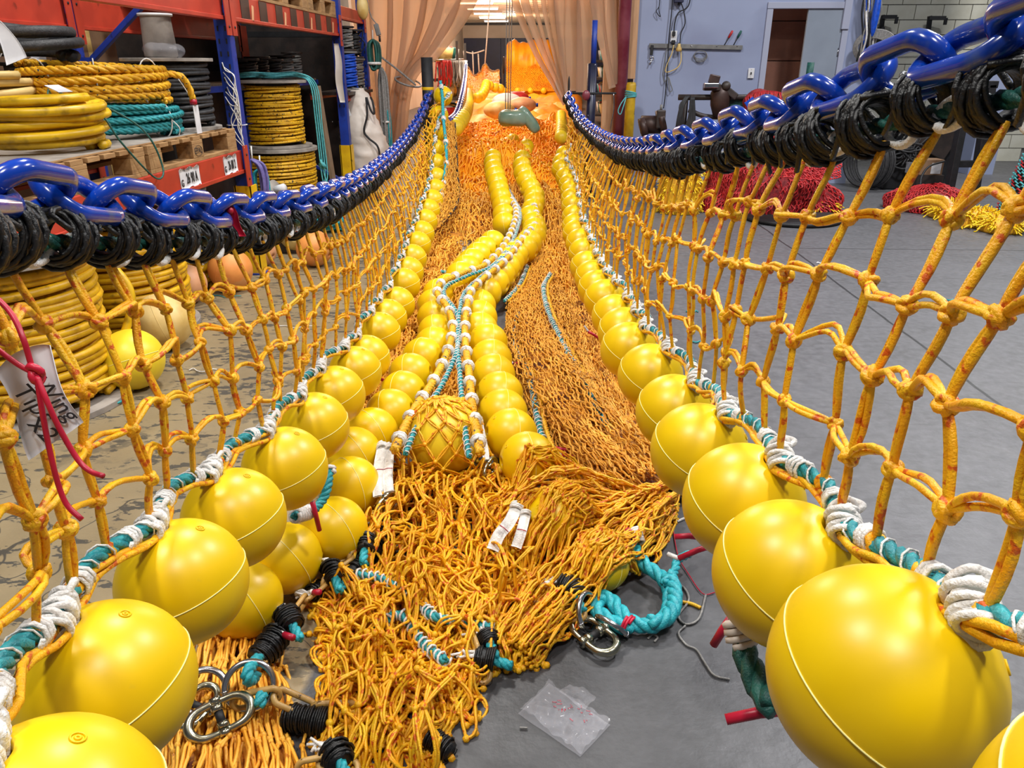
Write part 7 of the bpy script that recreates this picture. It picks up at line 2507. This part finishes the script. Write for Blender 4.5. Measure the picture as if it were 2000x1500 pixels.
# short teal lashing between the left rows
t = thing('teal_lashing', 'teal twisted lashing with white knots between two left floats', 'rope', at_h(600, 1000, .3))
P = [at_h(643, 915, .36), at_h(640, 950, .33), at_h(628, 980, .30), at_h(605, 1000, .30), at_h(575, 1008, .33)]
obj('rope', MB().rope(P, 0.013, 0.05), M['teal'], t)
obj('white_knot', MB().coilwrap([P[3], P[4]], 0.016, 0.006, 0.012), M['white'], t)
obj('white_knot', MB().coilwrap([P[0], P[0] * 0.8 + P[1] * 0.2], 0.016, 0.006, 0.012), M['white'], t)
# green and white rope hanging under the second right float
t = thing('drop_rope', 'dark green rope with white stop hanging below the second right float', 'rope', at_h(1460, 1300, .5))
P = [at_Y(1440, 1210, .88), at_Y(1450, 1260, .86), at_Y(1465, 1300, .83), at_Y(1485, 1345, .80), at_Y(1510, 1380, .76)]
obj('laid_rope', MB().rope(P[1:], 0.019, 0.1), M['green_dk'], t)
obj('white_stop', MB().coilwrap(P[:2], 0.018, 0.006, 0.01), M['bag'], t)

# clear plastic bag on the floor
t = thing('plastic_bag', 'clear crumpled plastic bag with red specks on the bare floor', 'bag', fl(1105, 1410))
c0, c1, c2, c3 = fl(1072, 1336), fl(1192, 1418), fl(1133, 1480), fl(1012, 1396)
n_ = 36
G = np.zeros((n_, n_, 3))
for i in range(n_):
    for j in range(n_):
        a, b = i / (n_ - 1), j / (n_ - 1)
        q = c0 * (1 - a) * (1 - b) + c1 * (1 - a) * b + c2 * a * b + c3 * a * (1 - b)
        G[i, j] = q
wv = 0.006 * sines(G[..., :2], 3, 40) + 0.005 * np.abs(sines(G[..., :2], 4, 90)) + 0.003 * sines(G[..., :2], 5, 200)
top = G.copy()
top[..., 2] = 0.012 + np.maximum(wv, -0.006)
bot = G.copy()
bot[..., 2] = 0.0025 + 0.001 * np.abs(sines(G[..., :2], 6, 60))
obj('top_film', MB().grid(top), M['clear'], t)
obj('bottom_film', MB().grid(bot, True), M['clear'], t)
f0 = top[:14, 10:26] + V3(0.01, 0.02, 0.014)
f0[..., 2] += 0.006 * sines(f0[..., :2], 9, 70)
obj('folded_flap', MB().grid(f0), M['clear'], t)
for k in range(22):
    i, j = int(rng.integers(3, 18)), int(rng.integers(8, 28))
    p = top[i, j] - V3(0, 0, 0.004)
    a = rng.normal(0, 1, 3)
    obj('red_speck', MB().tube([p, p + V3(0.006 * a[0], 0.006 * a[1], 0.001)], 0.0016, 5), M['red'], t)

# loose strings on the bare floor
for px, mk, r_, lb_ in [([(1338, 1225), (1325, 1240), (1340, 1262), (1360, 1272), (1378, 1300), (1395, 1322), (1425, 1330)], 'greyrope', 0.0032, 'grey frayed string curling on the floor below the teal rope'),
                        ([(1312, 1140), (1335, 1150), (1345, 1175), (1325, 1205), (1340, 1222), (1365, 1210), (1378, 1165)], 'greyrope', 0.0035, 'looped grey string right of the teal rope'),
                        ([(1312, 1000), (1315, 1040), (1325, 1090), (1345, 1125), (1372, 1162), (1395, 1160)], 'red', 0.0018, 'thin dark red wire running down the floor beside the teal rope'),
                        ([(1308, 1172), (1330, 1178), (1350, 1182), (1368, 1190)], 'ropey', 0.006, 'flat yellow ribbon scrap right of the teal rope'),
                        ([(1015, 1424), (1030, 1425)], 'greyrope', 0.0025, 'tiny white thread left of the plastic bag'),
                        ([(1322, 1021), (1338, 1014)], 'white', 0.005, 'short white plastic stub beside the third right float'),
                        ([(1265, 1250), (1275, 1242), (1284, 1248), (1278, 1256)], 'greyrope', 0.003, 'small grey thread tuft below the teal rope')]:
    P = [fl(x, y) + V3(0, 0, 0.005) for x, y in px]
    tag(obj('loose_string', MB().tube(P, r_, 5, max(4, 8 * len(px))), M[mk]), lb_, 'string', 'loose strings on the bare floor')
t = thing('cloth_scrap', 'dark cloth scrap with yellow cord behind the teal rope', 'cloth', fl(1270, 1060))
G = np.zeros((12, 12, 3))
c0, c1, c2, c3 = fl(1235, 1015), fl(1297, 1010), fl(1292, 1085), fl(1262, 1085)
for i in range(12):
    for j in range(12):
        a, b = i / 11, j / 11
        G[i, j] = c0 * (1 - a) * (1 - b) + c1 * (1 - a) * b + c2 * a * b + c3 * a * (1 - b) + V3(0, 0, 0.012 + 0.006 * math.sin(a * 7 + b * 4))
obj('cloth', MB().slab(G, 0.003), M['mach'], t)
obj('yellow_cord', MB().tube([fl(1255, 1055) + V3(0, 0, .022), fl(1275, 1062) + V3(0, 0, .024), fl(1292, 1060) + V3(0, 0, .022)], 0.003, 5, 12), M['ropey'], t)
